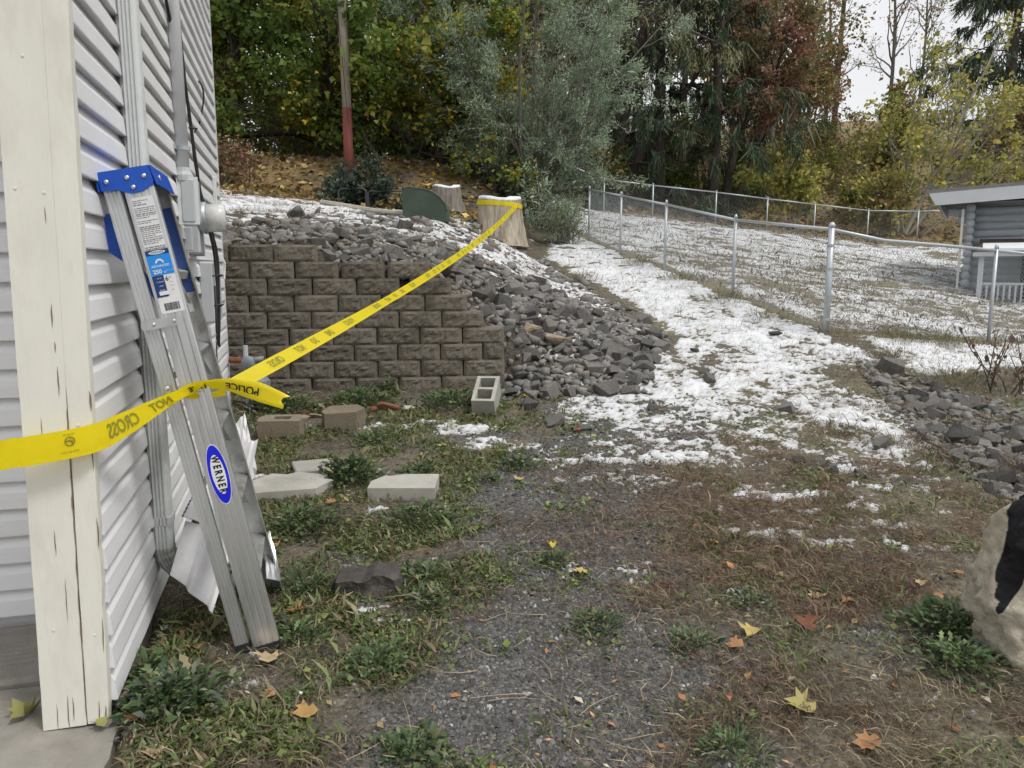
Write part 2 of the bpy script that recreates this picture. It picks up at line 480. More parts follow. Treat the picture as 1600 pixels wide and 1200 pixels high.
M['needle'] = leafm('needles', .1, .6)
M['grass'] = leafm('grass', .3, .5, .35)
M['gravel'] = leafm('gravel_stones', 0, .75, .35)

def snow_mat():
    m = bpy.data.materials.new('snow'); m.use_nodes = True
    N = m.node_tree.nodes; L = m.node_tree.links; b = N['Principled BSDF']
    at = N.new('ShaderNodeAttribute'); at.attribute_name = 'col'; L.new(at.outputs['Color'], b.inputs['Base Color']); b.inputs['Roughness'].default_value = .6
    b.inputs['Specular IOR Level'].default_value = .25
    b.inputs['Subsurface Weight'].default_value = .0
    tc = N.new('ShaderNodeTexCoord')
    n1 = N.new('ShaderNodeTexNoise'); n1.inputs['Scale'].default_value = 45; n1.inputs['Detail'].default_value = 6
    L.new(tc.outputs['Object'], n1.inputs['Vector'])
    bp = N.new('ShaderNodeBump'); bp.inputs['Strength'].default_value = .5; bp.inputs['Distance'].default_value = .015
    L.new(n1.outputs['Fac'], bp.inputs['Height']); L.new(bp.outputs[0], b.inputs['Normal'])
    return m
M['snow'] = snow_mat()
M['snow_cap'] = pm('snow_cap', (.66, .67, .685), (.70, .71, .72), 20, .6, .4, 45, spec=.25)

def tape_mat():
    m = bpy.data.materials.new('yellow_tape'); m.use_nodes = True
    N = m.node_tree.nodes; L = m.node_tree.links; b = N['Principled BSDF']
    b.inputs['Base Color'].default_value = (.86, .70, .012, 1); b.inputs['Roughness'].default_value = .28
    b.inputs['Specular IOR Level'].default_value = .45
    tc = N.new('ShaderNodeTexCoord')
    n1 = N.new('ShaderNodeTexNoise'); n1.inputs['Scale'].default_value = 30; n1.inputs['Detail'].default_value = 3
    L.new(tc.outputs['Object'], n1.inputs['Vector'])
    bp = N.new('ShaderNodeBump'); bp.inputs['Strength'].default_value = .25; bp.inputs['Distance'].default_value = .008
    L.new(n1.outputs['Fac'], bp.inputs['Height']); L.new(bp.outputs[0], b.inputs['Normal'])
    t = N.new('ShaderNodeBsdfTranslucent'); t.inputs['Color'].default_value = (.86, .70, .012, 1)
    mx = N.new('ShaderNodeMixShader'); mx.inputs[0].default_value = .35
    L.new(b.outputs[0], mx.inputs[1]); L.new(t.outputs[0], mx.inputs[2])
    L.new(mx.outputs[0], N['Material Output'].inputs['Surface'])
    return m
M['tape'] = tape_mat()

def ground_mat():
    m = bpy.data.materials.new('ground_soil'); m.use_nodes = True
    N = m.node_tree.nodes; L = m.node_tree.links; b = N['Principled BSDF']
    b.inputs['Roughness'].default_value = .9; b.inputs['Specular IOR Level'].default_value = .2
    at = N.new('ShaderNodeAttribute'); at.attribute_name = 'col'
    tc = N.new('ShaderNodeTexCoord')
    vo = N.new('ShaderNodeTexVoronoi'); vo.inputs['Scale'].default_value = 55
    L.new(tc.outputs['Object'], vo.inputs['Vector'])
    bw = N.new('ShaderNodeRGBToBW'); L.new(vo.outputs['Color'], bw.inputs[0])
    r1 = N.new('ShaderNodeMapRange'); r1.inputs['To Min'].default_value = .55; r1.inputs['To Max'].default_value = 1.5
    L.new(bw.outputs[0], r1.inputs['Value'])
    n1 = N.new('ShaderNodeTexNoise'); n1.inputs['Scale'].default_value = 9; n1.inputs['Detail'].default_value = 10; n1.inputs['Roughness'].default_value = .7
    L.new(tc.outputs['Object'], n1.inputs['Vector'])
    r2 = N.new('ShaderNodeMapRange'); r2.inputs['From Min'].default_value = .3; r2.inputs['From Max'].default_value = .7
    r2.inputs['To Min'].default_value = .6; r2.inputs['To Max'].default_value = 1.35
    L.new(n1.outputs['Fac'], r2.inputs['Value'])
    mu = N.new('ShaderNodeMath'); mu.operation = 'MULTIPLY'; L.new(r1.outputs[0], mu.inputs[0]); L.new(r2.outputs[0], mu.inputs[1])
    vm = N.new('ShaderNodeVectorMath'); vm.operation = 'SCALE'
    L.new(at.outputs['Color'], vm.inputs[0]); L.new(mu.outputs[0], vm.inputs['Scale'])
    L.new(vm.outputs[0], b.inputs['Base Color'])
    bp = N.new('ShaderNodeBump'); bp.inputs['Strength'].default_value = .8; bp.inputs['Distance'].default_value = .012
    L.new(vo.outputs['Distance'], bp.inputs['Height']); bp.invert = True
    bp2 = N.new('ShaderNodeBump'); bp2.inputs['Strength'].default_value = .6; bp2.inputs['Distance'].default_value = .02
    L.new(n1.outputs['Fac'], bp2.inputs['Height']); L.new(bp.outputs[0], bp2.inputs['Normal'])
    L.new(bp2.outputs[0], b.inputs['Normal'])
    return m
M['ground'] = ground_mat()

# ------------------------------------------------------------------ ground sheet
def spaced(lo, a, b, hi, d, g=1.09):
    c = list(np.arange(a, b, d))
    s = d; v = b
    while v < hi:
        c.append(v); s *= g; v += s
    c.append(hi)
    s = d; v = a; l = []
    while v > lo:
        s *= g; v -= s; l.append(max(v, lo))
    return np.array(l[::-1] + c)
xs = spaced(-260, -2.8, 4.2, 260, .042, 1.085)
ys = spaced(-40, 1.6, 9.0, 420, .040, 1.06)
GX, GY = np.meshgrid(xs, ys)
GZ = H(GX, GY)
nx, ny = len(xs), len(ys)
def h(x, y):
    return float(Hg(np.array([x]), np.array([y]))[0])
ii = np.arange(nx * ny).reshape(ny, nx)
GF = np.stack([ii[:-1, :-1], ii[:-1, 1:], ii[1:, 1:], ii[1:, :-1]], -1).reshape(-1, 4)

def mix(c, d, w):
    w = np.asarray(w)[..., None]
    return c * (1 - w) + np.array(d) * w

def m_gravel(x, y):
    """driveway wheel track of dark gravel"""
    cx = np.interp(y, [0, 2, 2.6, 3.5, 4.5, 6, 8], [.0, .05, .18, .25, .35, .9, 1.6])
    d = np.abs(x - cx) / np.interp(y, [0, 2.5, 3.5, 5, 8], [.55, .55, .55, .7, .9])
    m = sm(1.25, .55, d + .55 * fbm(x, y, 1.7, 4)) * sm(8, 5.5, y)
    m2 = sm(.25, .45, fbm(x + 31, y, 1.3, 4)) * sm(9, 6, y) * .8
    return np.clip(np.maximum(m, m2), 0, 1)
def m_rust(x, y):
    """dead rust-brown grass, right of the track"""
    m = sm(.2, .75, 1.25 - np.hypot((x - 1.05) / 1.2, (y - 4.1) / 1.5) + .95 * fbm(x + 7, y, 1.7, 4))
    m3 = sm(.05, .35, fbm(x - 11, y + 4, 1.6, 4)) * sm(-.3, .8, x) * sm(8, 6.5, y) * .8
    return np.clip(np.maximum(m, m3), 0, 1)
def m_green(x, y):
    """green weeds and moss, thick on the left by the house"""
    k = (sm(.35, -.75, x - .12 * (y - 3)) * sm(7.3, 6.8, y) + .36) * (.62 + .38 * sm(2.4, 3.3, y))
    return np.clip(k * sm(-.2, .3, fbm(x + 3, y - 5, 2.1, 4) + .06), 0, 1)

def ground_col(x, y):
    c = np.zeros(x.shape + (3,)) + np.array((.122, .108, .084))
    c = mix(c, (.155, .135, .095), sm(-.1, .4, fbm(x, y, .9, 4)))
    c = mix(c, (.14, .145, .07), m_green(x, y) * .55)
    c = mix(c, (.155, .112, .08), m_rust(x, y) * .6)
    c = mix(c, (.098, .096, .094), m_gravel(x, y) * .9)
    # yard behind the fence: grass and litter
    yard = sm(-.1, .3, x - x_fence(y)) * sm(8.5, 9.3, y)
    c = mix(c, (.19, .165, .11), yard * .8)
    c = mix(c, (.14, .145, .08), yard * sm(0, .35, fbm(x, y, .6, 3)) * .7)
    # rocky soil of the heap and terrace, darkened for shade in the rock gaps
    tr = sm(.3, -.2, x - x_toe(y)) * sm(6.8, 7.4, y)
    c = mix(c, (.078, .065, .052), tr * .85)
    # leaf litter on the wooded slope and behind the far fence
    lit = np.maximum(sm(12.5, 14.5, y) * sm(.2, -1.0, x - .03 * y), sm(29, 35, y))
    c = mix(c, (.22, .15, .065), lit * sm(-.4, .2, fbm(x, y, .8, 4)) * .85)
    return c
GC = ground_col(GX, GY)
me = np_mesh('ground', np.stack([GX, GY, GZ], -1).reshape(-1, 3), GF, M['ground'], GC.reshape(-1, 3), smooth=True)
ground = put('ground', me); tag(ground, kind='structure')

# ------------------------------------------------------------------ snow lying in patches
def blobs(x, y, L):
    s = np.zeros_like(x)
    for (px, py, rx, ry, a) in L:
        g = G(px, py)
        s = np.maximum(s, a * np.exp(-(((x - g.x) / rx) ** 2 + ((y - g.y) / ry) ** 2)))
    return s
SNOW_SPOTS = [(960, 720, .3, .14, .62), (1180, 760, .4, .12, .58), (1320, 735, .35, .12, .6), (890, 720, .3, .1, .52), (780, 690, .25, .1, .55), (1080, 690, .6, .2, .62), (1350, 820, .25, .08, .5), (1230, 800, .25, .1, .5), (600, 665, .2, .1, .5), (1200, 870, .1, .05, .5), (1140, 830, .1, .06, .5),
              (1000, 745, .35, .16, .75), (1060, 715, .5, .2, .8), (1215, 830, .2, .16, .72), (1290, 850, .30, .09, .72), (1450, 858, .2, .05, .6),
              (1250, 775, .45, .12, .62), (720, 668, .28, .22, .72), (650, 660, .22, .15, .62), (820, 700, .4, .16, .66), (590, 795, .12, .05, .7), (660, 797, .14, .05, .7),
              (575, 955, .07, .05, .66), (625, 972, .1, .05, .55), (1140, 800, .15, .08, .55), (1390, 760, .35, .10, .62), (1480, 800, .25, .06, .55), (1340, 790, .3, .08, .55),
              (400, 745, .1, .12, .55), (1140, 935, .08, .05, .5), (1030, 800, .08, .04, .5), (420, 640, .15, .1, .5), (940, 690, .4, .15, .6), (1420, 745, .25, .1, .65)]
def snow_cov(x, y):
    toe = x_toe(y); xf = x_fence(y)
    u0 = x - toe; u1 = xf - x
    path = sm(-.05, .35, u0) * sm(-.25, .1, u1) * sm(7.0, 8.4, y + .35 * fbm(x, y, .8, 2))
    c = -1.0 + path * (1.22 + .18 * sm(8.5, 12.5, y))
    # the lower apron of the path, breaking up
    ap = sm(-.3, .7, x - .1 * (7 - y)) * sm(3.9, 3.0, x - .25 * (7 - y)) * sm(3.2, 6.6, y) * sm(9.5, 8.0, y)
    c = np.maximum(c, -1.0 + ap * 1.14)
    # bank below the bent fence rail
    d = y - (9.15 + (x - 3.74) * .37)
    bank = sm(3.7, 4.3, x) * sm(-2.1, -1.5, d) * sm(.05, -.2, d) * sm(9.0, 7.0, x)
    c = np.maximum(c, -1 + bank * 1.34)
    # yard
    yard = sm(.1, .6, -u1) * sm(.0, .5, y - (9.15 + np.maximum(0, x - 3.74) * .37)) * sm(34, 30, y)
    yv = .22 + .55 * fbm(x, y, .75, 2) + .18 * sm(-.2, .3, fbm(x, y, .25, 2)) - .25 * sm(13, 8, np.hypot(x - 9, (y - 16) * .8) * 1.6) + .12 * sm(14, 24, y)
    c = np.maximum(c, -1 + yard * (1.0 + yv))
    # terrace above the block wall
    te = sm(-.1, .3, y - yw(x) - .9) * sm(.25, -.35, x - toe) * sm(16.5, 14.5, y) * sm(-6.2, -5.2, x)
    c = np.maximum(c, -1 + te * (.84 + .26 * sm(9.2, 11.0, y) + .12 * sm(-2, -3.5, x) + .10 * sm(-1.0, -.2, x)))
    b = blobs(x, y, SNOW_SPOTS)
    c = np.maximum(c, -.53 + b)
    return c
th = np.linspace(-.46, .76, 380)
ry_ = np.exp(np.linspace(math.log(2.3), math.log(34.0), 660))
SX = np.outer(ry_, th); SY = np.repeat(ry_[:, None], len(th), 1)
cov = snow_cov(SX, SY)
nz = fbm(SX, SY, 1.6, 2, .5) * .44 + fbm(SX + 9, SY * .9, 6.0, 5, .95) * .50
edge = cov + nz
SZ = H(SX, SY) + np.where(edge > 0, .003 + .022 * np.clip(edge, 0, .9) ** .8, np.clip(edge, -1, 0) * .12) + .006 * fbm(SX, SY, 12, 2)
a_ = SX * DX + SY * DY; n_ = SX * NX + SY * NY
inside = (n_ < WALL_N + .05) & (a_ < 6.95)
jj = np.arange(SX.size).reshape(SX.shape)
SF = np.stack([jj[:-1, :-1], jj[:-1, 1:], jj[1:, 1:], jj[1:, :-1]], -1).reshape(-1, 4)
ok = (edge > -.12) & ~inside
wallz = (SX < .0) & (np.abs(SY - yw(SX) - .15) < .32)
inside = inside | wallz
keep = ok.ravel()[SF].any(1) & ~(inside.ravel()[SF].any(1))
SF = SF[keep]
used, inv = np.unique(SF, return_inverse=True)
SV = np.stack([SX, SY, SZ], -1).reshape(-1, 3)[used]
# thin slush at the margins is greyer than the deeper snow
ek = np.clip(edge.ravel()[used] / .38, 0, 1)[:, None]
SC = np.array([[.36, .35, .335]]) * (1 - ek) + np.array([[.61, .62, .635]]) * ek
snow = put('snow_patches', np_mesh('snow_patches', SV, inv.reshape(-1, 4), M['snow'], SC, smooth=True))
tag(snow, 'thin white snow lying in patches on path, terrace and yard', 'snow', kind='stuff')
def snowy(x, y):
    x = np.asarray(x, float); y = np.asarray(y, float)
    return snow_cov(x, y) + fbm(x, y, 1.6, 2, .5) * .44 + fbm(x + 9, y * .9, 6.0, 5, .95) * .50

# ================================================================== THE HOUSE
def wf(a, n, z): return Vector((-a, n, z))
A_FAR = 7.15
house = wthing('house', 'pale lavender grey vinyl sided house wall along the left side', 'house', 4.8, -1.8, 0)
# core of the house (kept behind the boards)
core = MB()
core.box(wf((3.29 + A_FAR) / 2, (-3.9 + WALL_N - .03) / 2, 2.2), (A_FAR - 3.29 - .02, 3.9 + WALL_N - .03, 4.5))
core.box(wf((2.50 + 3.30) / 2, WALL_N - .09, 2.2), (.80, .12, 4.5))
put('wall_core', (core, M['siding']), house)
found = MB().box(wf((2.52 + A_FAR) / 2 , WALL_N - .035, 0.0), (A_FAR - 2.55, .05, .14))
put('foundation_edge', (found, M['slab']), house)
rf = MB().box(wf(4.7, -2.2, 4.52), (5.6, 3.9, .10))
put('roof', (rf, M['roof_edge']), house)
CH = .108
prof = [(.023, .002), (.024, .006), (.0185, .064), (.0140, .073), (-.001, .098), (-.004, .106), (-.006, .119), (-.012, .119), (-.012, .006), (.000, .005)]
def board_mesh(sgn=1):
    mb = MB()
    nseg = 14
    vs = []; fs = []
    k = len(prof)
    for i in range(nseg + 1):
        x = i / nseg
        wob = .0011 * math.sin(i * 1.9) if 0 < i < nseg else 0
        for (y, z) in prof: vs.append((x, y + wob * (1 if y > 0 else 0), z))
    for i in range(nseg):
        for j in range(k):
            a = i * k + j; b = i * k + (j + 1) % k
            fs.append((a, b, b + k, a + k))
    fs.append(tuple(range(k))); fs.append(tuple(range(nseg * k + k - 1, nseg * k - 1, -1)))
    mb.add(vs, fs)
    return mb.mesh('siding_board', M['siding'])
BM = board_mesh()
for c in range(37):
    z = .055 + c * CH
    pan = c // 2
    seam = [4.62, 5.5, 3.95, 4.62, 5.2][pan % 5] if not (13 <= c <= 24) else 4.62
    jit = random.uniform(-.0012, .0012)
    for a0, a1, dn in ((2.50, seam + .012, 0.0), (seam - .012, A_FAR - .05, -.004)):
        L = a1 - a0
        put('siding_board', BM, house, loc=(-a1, WALL_N + dn + jit, z), sc=(L, 1, 1))
# recessed front wall, boards turned a quarter
for c in range(37):
    z = .055 + c * CH
    put('siding_board', BM, house, loc=(-3.275, -3.9, z), rot=(0, 0, R(90)) , sc=(3.9 + WALL_N - .14, 1, 1)).rotation_euler = (0, 0, 0)
for o in [o for o in COL.objects if o.name.startswith('siding_board')][-37:]:
    # a quarter turn so the face looks along -a (towards the camera)
    o.rotation_euler = (0, 0, R(-90)); o.location.y += 3.9 + WALL_N - .14
ct = MB()
ct.prism([(0, 0), (.075, 0), (.075, .022), (.0, .022)], wf(A_FAR, WALL_N - .004, .02), (1, 0, 0), (0, 1, 0), (0, 0, 1), 4.3)
put('corner_trim', (ct, M['white_metal']), house)
# plastic vents and hooks on the boards
hk = MB().tube([wf(5.9, WALL_N + .02, 2.52 + .16 * math.sin(t)) + Vector((-.16 * math.cos(t), .02 * math.sin(t * 2), 0)) for t in np.linspace(-1.4, 1.5, 10)], .006, 6)
put('wire_hook', (hk, M['black_metal']), house)
gb = MB().box(wf(6.55, WALL_N + .03, 1.98), (.05, .03, .26), bev=.006).tube([wf(6.6, WALL_N + .02, 1.86), wf(6.55, WALL_N + .05, 1.80), wf(6.5, WALL_N + .02, 1.78)], .008, 6)
put('wall_bracket', (gb, M['white_metal']), house)

# ---- weathered porch post made of two boards
post = wthing('porch_post', 'tall cream painted wooden post with peeling cracks in the left foreground', 'post', 2.47, -.70, 0)
def plank(n0, n1, a0, a1, z0, z1, seed):
    """board with chipped long edges"""
    rr = random.Random(seed)
    mb = MB(); ns = 70; rows = []
    for i in range(ns + 1):
        z = z0 + (z1 - z0) * i / ns
        e0 = n0 + rr.uniform(0, .0016); e1 = n1 - rr.uniform(0, .0016) - (.004 if rr.random() < .08 else 0)
        c = .0016 if z < 1.02 else .0002
        if z > 1.02: e0, e1 = (n0, n1 - (n1 + .6665) * 0) if n1 < -.65 else (n0, e1)
        sh_ = .021 * z - .010
        e0 += sh_; e1 += sh_
        rows.append([(-a1, e0, z), (-a1, e1, z), (-a0 - c, e1, z), (-a0, e1 - c, z), (-a0, e0 + c, z), (-a0 - c, e0, z)])
    vs = [p for r in rows for p in r]; k = 6; fs = []
    for i in range(ns):
        for j in range(k):
            a = i * k + j; b = i * k + (j + 1) % k
            fs.append((a, b, b + k, a + k))
    fs.append(tuple(range(k))); fs.append(tuple(range(ns * k + k - 1, ns * k - 1, -1)))
    return mb.add(vs, fs)
b1 = put('board', (plank(-.787, -.6663, 2.455, 2.50, .012, 4.4, 1), M['cream']), post)
b2 = put('board', (plank(-.666, -.602, 2.4551, 2.50, .014, 4.4, 2), M['cream']), post)
# open cracks and lost paint: slivers of bare wood set in the paint film
def slivers(mb, specs, aface):
    for (n, z, L, w) in specs:
        k = 7; left = []; right = []
        for i in range(k):
            t = i / (k - 1); zz = z + L * (t - .5); ww = w * (math.sin(math.pi * t) * .9 + .1)
            wob = random.uniform(-.35, .35) * w
            wob += .021 * zz - .010; left.append((-aface + .0016, n + wob - ww / 2, zz)); right.append((-aface + .0016, n + wob + ww / 2, zz))
        vs = left + right
        mb.add(vs, [(i, i + 1, k + i + 1, k + i) for i in range(k - 1)])
rr = random.Random(4)
for spec in [(-.690, 1.27, .07, .0035), (-.687, 1.18, .035, .0025), (-.684, 1.08, .09, .0030), (-.735, .95, .06, .002), (-.69, 1.55, .05, .002),
             (-.72, .60, .08, .0025), (-.70, .42, .14, .002), (-.715, .06, .12, .003), (-.745, .05, .09, .002), (-.70, .07, .08, .003)]:
    sp = MB(); slivers(sp, [spec], 2.455); put('paint_crack', (sp, M['oldwood']), b1)
for k_ in range(9):
    sp = MB(); slivers(sp, [(-.6664, .10 + k_ * .105, .125, rr.uniform(.0022, .0045))], 2.4545); put('paint_crack', (sp, M['oldwood']), b2)
for spec in [(-.605, 1.02, .06, .006), (-.606, .88, .14, .004), (-.605, .62, .10, .004), (-.607, .30, .12, .003), (-.63, .05, .08, .003), (-.612, .04, .06, .004)]:
    sp = MB(); slivers(sp, [spec], 2.4545); put('paint_crack', (sp, M['oldwood']), b2)
for (n_, z_) in ((-.76, 1.62), (-.69, 1.61), (-.75, .92), (-.64, .95), (-.74, .33), (-.63, .30), (-.72, 1.97)):
    put('nail_head', (MB().lathe([(.0042, 0), (.0042, .0012), (.002, .0018)], 8, wf(2.4548, n_ + .021 * z_ - .010, z_), axis=Matrix(((0, 0, 1), (1, 0, 0), (0, 1, 0)))), M['cream']), b1 if n_ < -.666 else b2)
# ---- concrete slab and step under the post (setting)
def slab_box(a0, a1, n0, n1, z0, z1, seed):
    mb = MB()
    pts = []
    rr = random.Random(seed)
    na, nn = 26, 14
    for i in range(na + 1):
        for j in range(nn + 1):
            a = a0 + (a1 - a0) * i / na; n = n0 + (n1 - n0) * j / nn
            e = .012 if (i in (0, na) or j in (0, nn)) else 0
            pts.append((-a, n + (rr.uniform(-.008, .008) if j in (0, nn) else 0), z1 - e + rr.uniform(-.0015, .0015)))
    fs = []
    for i in range(na):
        for j in range(nn):
            a = i * (nn + 1) + j
            fs.append((a, a + 1, a + nn + 2, a + nn + 1))
    o = len(pts); idx = [i * (nn + 1) for i in range(na + 1)] + [na * (nn + 1) + j for j in range(1, nn + 1)] + [i * (nn + 1) + nn for i in range(na - 1, -1, -1)] + [j for j in range(nn - 1, 0, -1)]
    for q in idx: pts.append((pts[q][0], pts[q][1], z0))
    k = len(idx)
    for i in range(k): fs.append((idx[i], idx[(i + 1) % k], o + (i + 1) % k, o + i))
    return mb.add(pts, fs)
sl = wthing('concrete_pavement', None, None, 1.2, -2.0, 0)
tag(sl, kind='structure')
put('paving_slab', (slab_box(2.785, 3.26, -3.8, -.64, -.12, .022, 1), M['slab']), sl)
put('paving_slab', (slab_box(.2, 2.775, -3.8, -.585, -.12, .010, 2), M['slab']), sl)
put('paving_slab', (slab_box(-2.5, .19, -3.8, -.585, -.12, .008, 3), M['slab']), sl)

# ---- downspout
dsp = wthing('downspout', 'white ribbed metal downspout with sooty elbow fixed to the house wall', 'downspout', 3.31, -.57, .1)
def ribbed(w, d, nr=4):
    """outline of a fluted rectangular pipe in (along, out): ribs on all four sides"""
    pts = []
    def face(x0, y0, x1, y1, n):
        dx, dy = x1 - x0, y1 - y0; l = math.hypot(dx, dy); nx_, ny_ = -dy / l, dx / l
        for i in range(n):
            for f, o in ((.10, 0), (.28, .006), (.72, .006), (.90, 0)):
                t = .06 + .88 * (i + f) / n
                pts.append((x0 + dx * t + nx_ * o, y0 + dy * t + ny_ * o))
    a, b = w / 2, d / 2
    for (p, q_, n) in (((-a, -b), (-a, b), 4), ((-a, b), (a, b), 4), ((a, b), (a, -b), 4), ((a, -b), (-a, -b), 3)): face(*p, *q_, n)
    return pts
pp = ribbed(.082, .060)
mb = MB().prism(pp, wf(3.31, -.568, .27), (-1, 0, 0), (0, 1, 0), (0, 0, 1), 4.1)
put('pipe', (mb, M['white_metal']), dsp)
mb = MB().prism([(-.047, -.035), (.047, -.035), (.047, .04), (-.047, .04)], wf(3.31, -.568, .37), (-1, 0, 0), (0, 1, 0), (0, 0, 1), .034)
mb.box(wf(3.31, WALL_N + .02, .387), (.15, .004, .03))
put('strap', (mb, M['white_metal']), dsp)
mb = MB(); vs = []; fs = []; k = len(pp); ne = 13
for i in range(ne):
    th_ = R(78) * i / (ne - 1); rad = .13
    s = 1.0 + (.05 if i % 2 else -.02)
    c = wf(3.31, -.568 + rad * (1 - math.cos(th_)), .275 - rad * math.sin(th_))
    out = Vector((0, math.cos(th_), math.sin(th_)))
    for (x, y) in pp: vs.append(c + Vector((-x * s, 0, 0)) + out * (y * s))
for i in range(ne - 1):
    for j in range(k):
        a = i * k + j; b = i * k + (j + 1) % k
        fs.append((a, b, b + k, a + k))
fs.append(tuple(range((ne - 1) * k, ne * k)))
mb.add(vs, fs)
M['elbow'] = pm('sooty_elbow', (.36, .36, .34), (.44, .44, .42), 9, .6, .1, 40, dirt=(.05, .045, .04), dirt_scale=7, dirt_amt=.9)
put('elbow', (mb, M['elbow']), dsp)
hd = MB()
for i in range(6): hd.box(wf(3.44 + .02 * (i % 2), WALL_N + .035, .50 + i * .022), (.035, .03, .018), bev=.004)
hd.tube([wf(3.44, WALL_N + .03, .47), wf(3.44, WALL_N + .03, .75)], .008, 6)
put('strap_scrap', (hd, M['white_metal']), dsp)

# ---- service conduit, meter, boxes and cables
cond = wthing('service_conduit', 'grey vertical electrical conduit with pull box on the house wall', 'conduit', 4.55, -.57, 1.4)
mb = MB().tube([wf(4.58, -.565, 1.88), wf(4.58, -.565, 4.4)], .032, 14)
put('pipe', (mb, M['conduit'], True), cond)
mb = MB().tube([wf(4.58, -.565, 2.03), wf(4.58, -.565, 2.05)], .042, 14).box(wf(4.58, -.60, 2.04), (.16, .03, .022))
put('strap', (mb, M['steel']), cond)
mb = MB().box(wf(4.60, -.545, 1.765), (.13, .10, .26), bev=.022).lathe([(.05, 0), (.05, .03), (.04, .05), (.036, .07)], 14, wf(4.58, -.565, 1.87))
pb = put('pull_box', (mb, M['box_grey']), cond)
put('lid_seam', (MB().box(wf(4.545, -.545, 1.765), (.006, .106, .25)), M['conduit']), pb)

mt = wthing('electric_meter', 'round glass electric meter on a grey base beside the conduit box', 'meter', 4.95, -.55, 1.4)
ax = Matrix(((1, 0, 0), (0, 0, 1), (0, -1, 0)))
mb = MB().box(wf(4.98, -.575, 1.66), (.20, .08, .34), bev=.01)
put('meter_base', (mb, M['box_grey']), mt)
mb = MB().lathe([(.088, -.535), (.092, -.53), (.092, -.50), (.084, -.495)], 24, wf(4.95, 0, 1.70), axis=Matrix(((1, 0, 0), (0, 0, 1), (0, 1, 0))))
put('ring', (mb, M['steel'], True), mt)
mb = MB().lathe([(.082, -.50), (.082, -.42), (.074, -.395), (.02, -.39)], 24, wf(4.95, 0, 1.70), axis=Matrix(((1, 0, 0), (0, 0, 1), (0, 1, 0))))
put('glass_cover', (mb, M['glass_meter'], True), mt)
put('bracket', (MB().box(wf(4.80, -.585, 1.57), (.05, .045, .13), bev=.004), M['box_grey']), mt)
put('bracket', (MB().box(wf(5.15, -.575, 1.55), (.07, .07, .14), bev=.005), M['box_grey']), mt)

ub = wthing('utility_box', 'flat grey telephone box with white edges low on the house wall', 'box', 5.5, -.56, 1.0)
mb = MB().box(wf(5.55, -.565, 1.25), (.36, .09, .40), bev=.012)
put('case', (mb, M['box_grey']), ub)
put('lid', (MB().box(wf(5.55, -.513, 1.25), (.35, .012, .385), bev=.004), M['box_grey']), ub)
put('side_cover', (MB().box(wf(5.75, -.565, 1.25), (.03, .10, .40), bev=.006), M['white_metal']), ub)
put('tail_wire', (MB().tube([wf(5.70, -.55, 1.05), wf(5.72, -.56, .9), wf(5.78, -.57, .6), wf(5.80, -.58, .3)], .004, 5), M['white_metal']), ub)
put('tail_wire', (MB().tube([wf(5.76, -.53, 1.35), wf(5.95, -.5, 1.33), wf(6.3, -.52, 1.45), wf(6.4, -.56, 1.52)], .004, 5), M['white_metal']), ub)

cb = wthing('cable_bundle', 'bundle of black cables hanging looped down the house wall', 'cables', 5.0, -.52, .9)
rc = random.Random(9)
def wander(pts, r, nseg=26):
    P_ = []
    for i in range(nseg + 1):
        t = i / nseg * (len(pts) - 1); k = min(int(t), len(pts) - 2); f = t - k; f = f * f * (3 - 2 * f) * .5 + f * .5
        p = pts[k].lerp(pts[k + 1], f)
        P_.append(p + Vector((rc.uniform(-r, r), rc.uniform(-r, r) * .4, 0)))
    return P_
for q in range(7):
    top = [wf(3.95 + .04 * q * (q < 4), -.59, 3.35 - .03 * q), wf(4.3, -.585, 2.88), wf(4.72, -.58, 2.55), wf(4.86 + rc.uniform(-.02, .02), -.56, 2.40)] if q < 5 else [wf(4.74, -.58, 4.3), wf(4.78, -.57, 3.0), wf(4.84, -.56, 2.45)]
    x = rc.uniform(-.035, .035)
    down = [wf(4.95 + x, -.545, 2.05), wf(5.0 + x, -.53, 1.85), wf(5.05 + x, -.47 + x * .3, 1.50), wf(5.08 + x, -.47, 1.15), wf(5.06 + x * 1.3, -.48, .96 + abs(x))]
    up = [wf(5.02 + x * .5, -.475, .93), wf(4.98 + x, -.48, 1.0), wf(5.02 + x, -.48, 1.3)]
    put('cable', (MB().tube(wander(top + down + (up if q % 2 else []), .004), .0078, 5), M['dark_rubber'], True), cb)
for z in (2.9, 2.2, 1.36, 1.18):
    a = 4.2 if z == 2.9 else (4.93 if z > 2 else 5.05)
    put('cable_tie', (MB().tube([wf(a - .04, -.56 if z > 2 else -.49, z), wf(a, -.52 if z > 2 else -.44, z + .005), wf(a + .05, -.54 if z > 2 else -.47, z - .01)], .005, 5), M['dark_rubber']), cb)
put('cable', (MB().tube(wander([wf(5.05, -.49, .96), wf(5.1, -.5, .8), wf(5.12, -.56, .62)], .003, 10), .004, 5), M['dark_rubber']), cb)

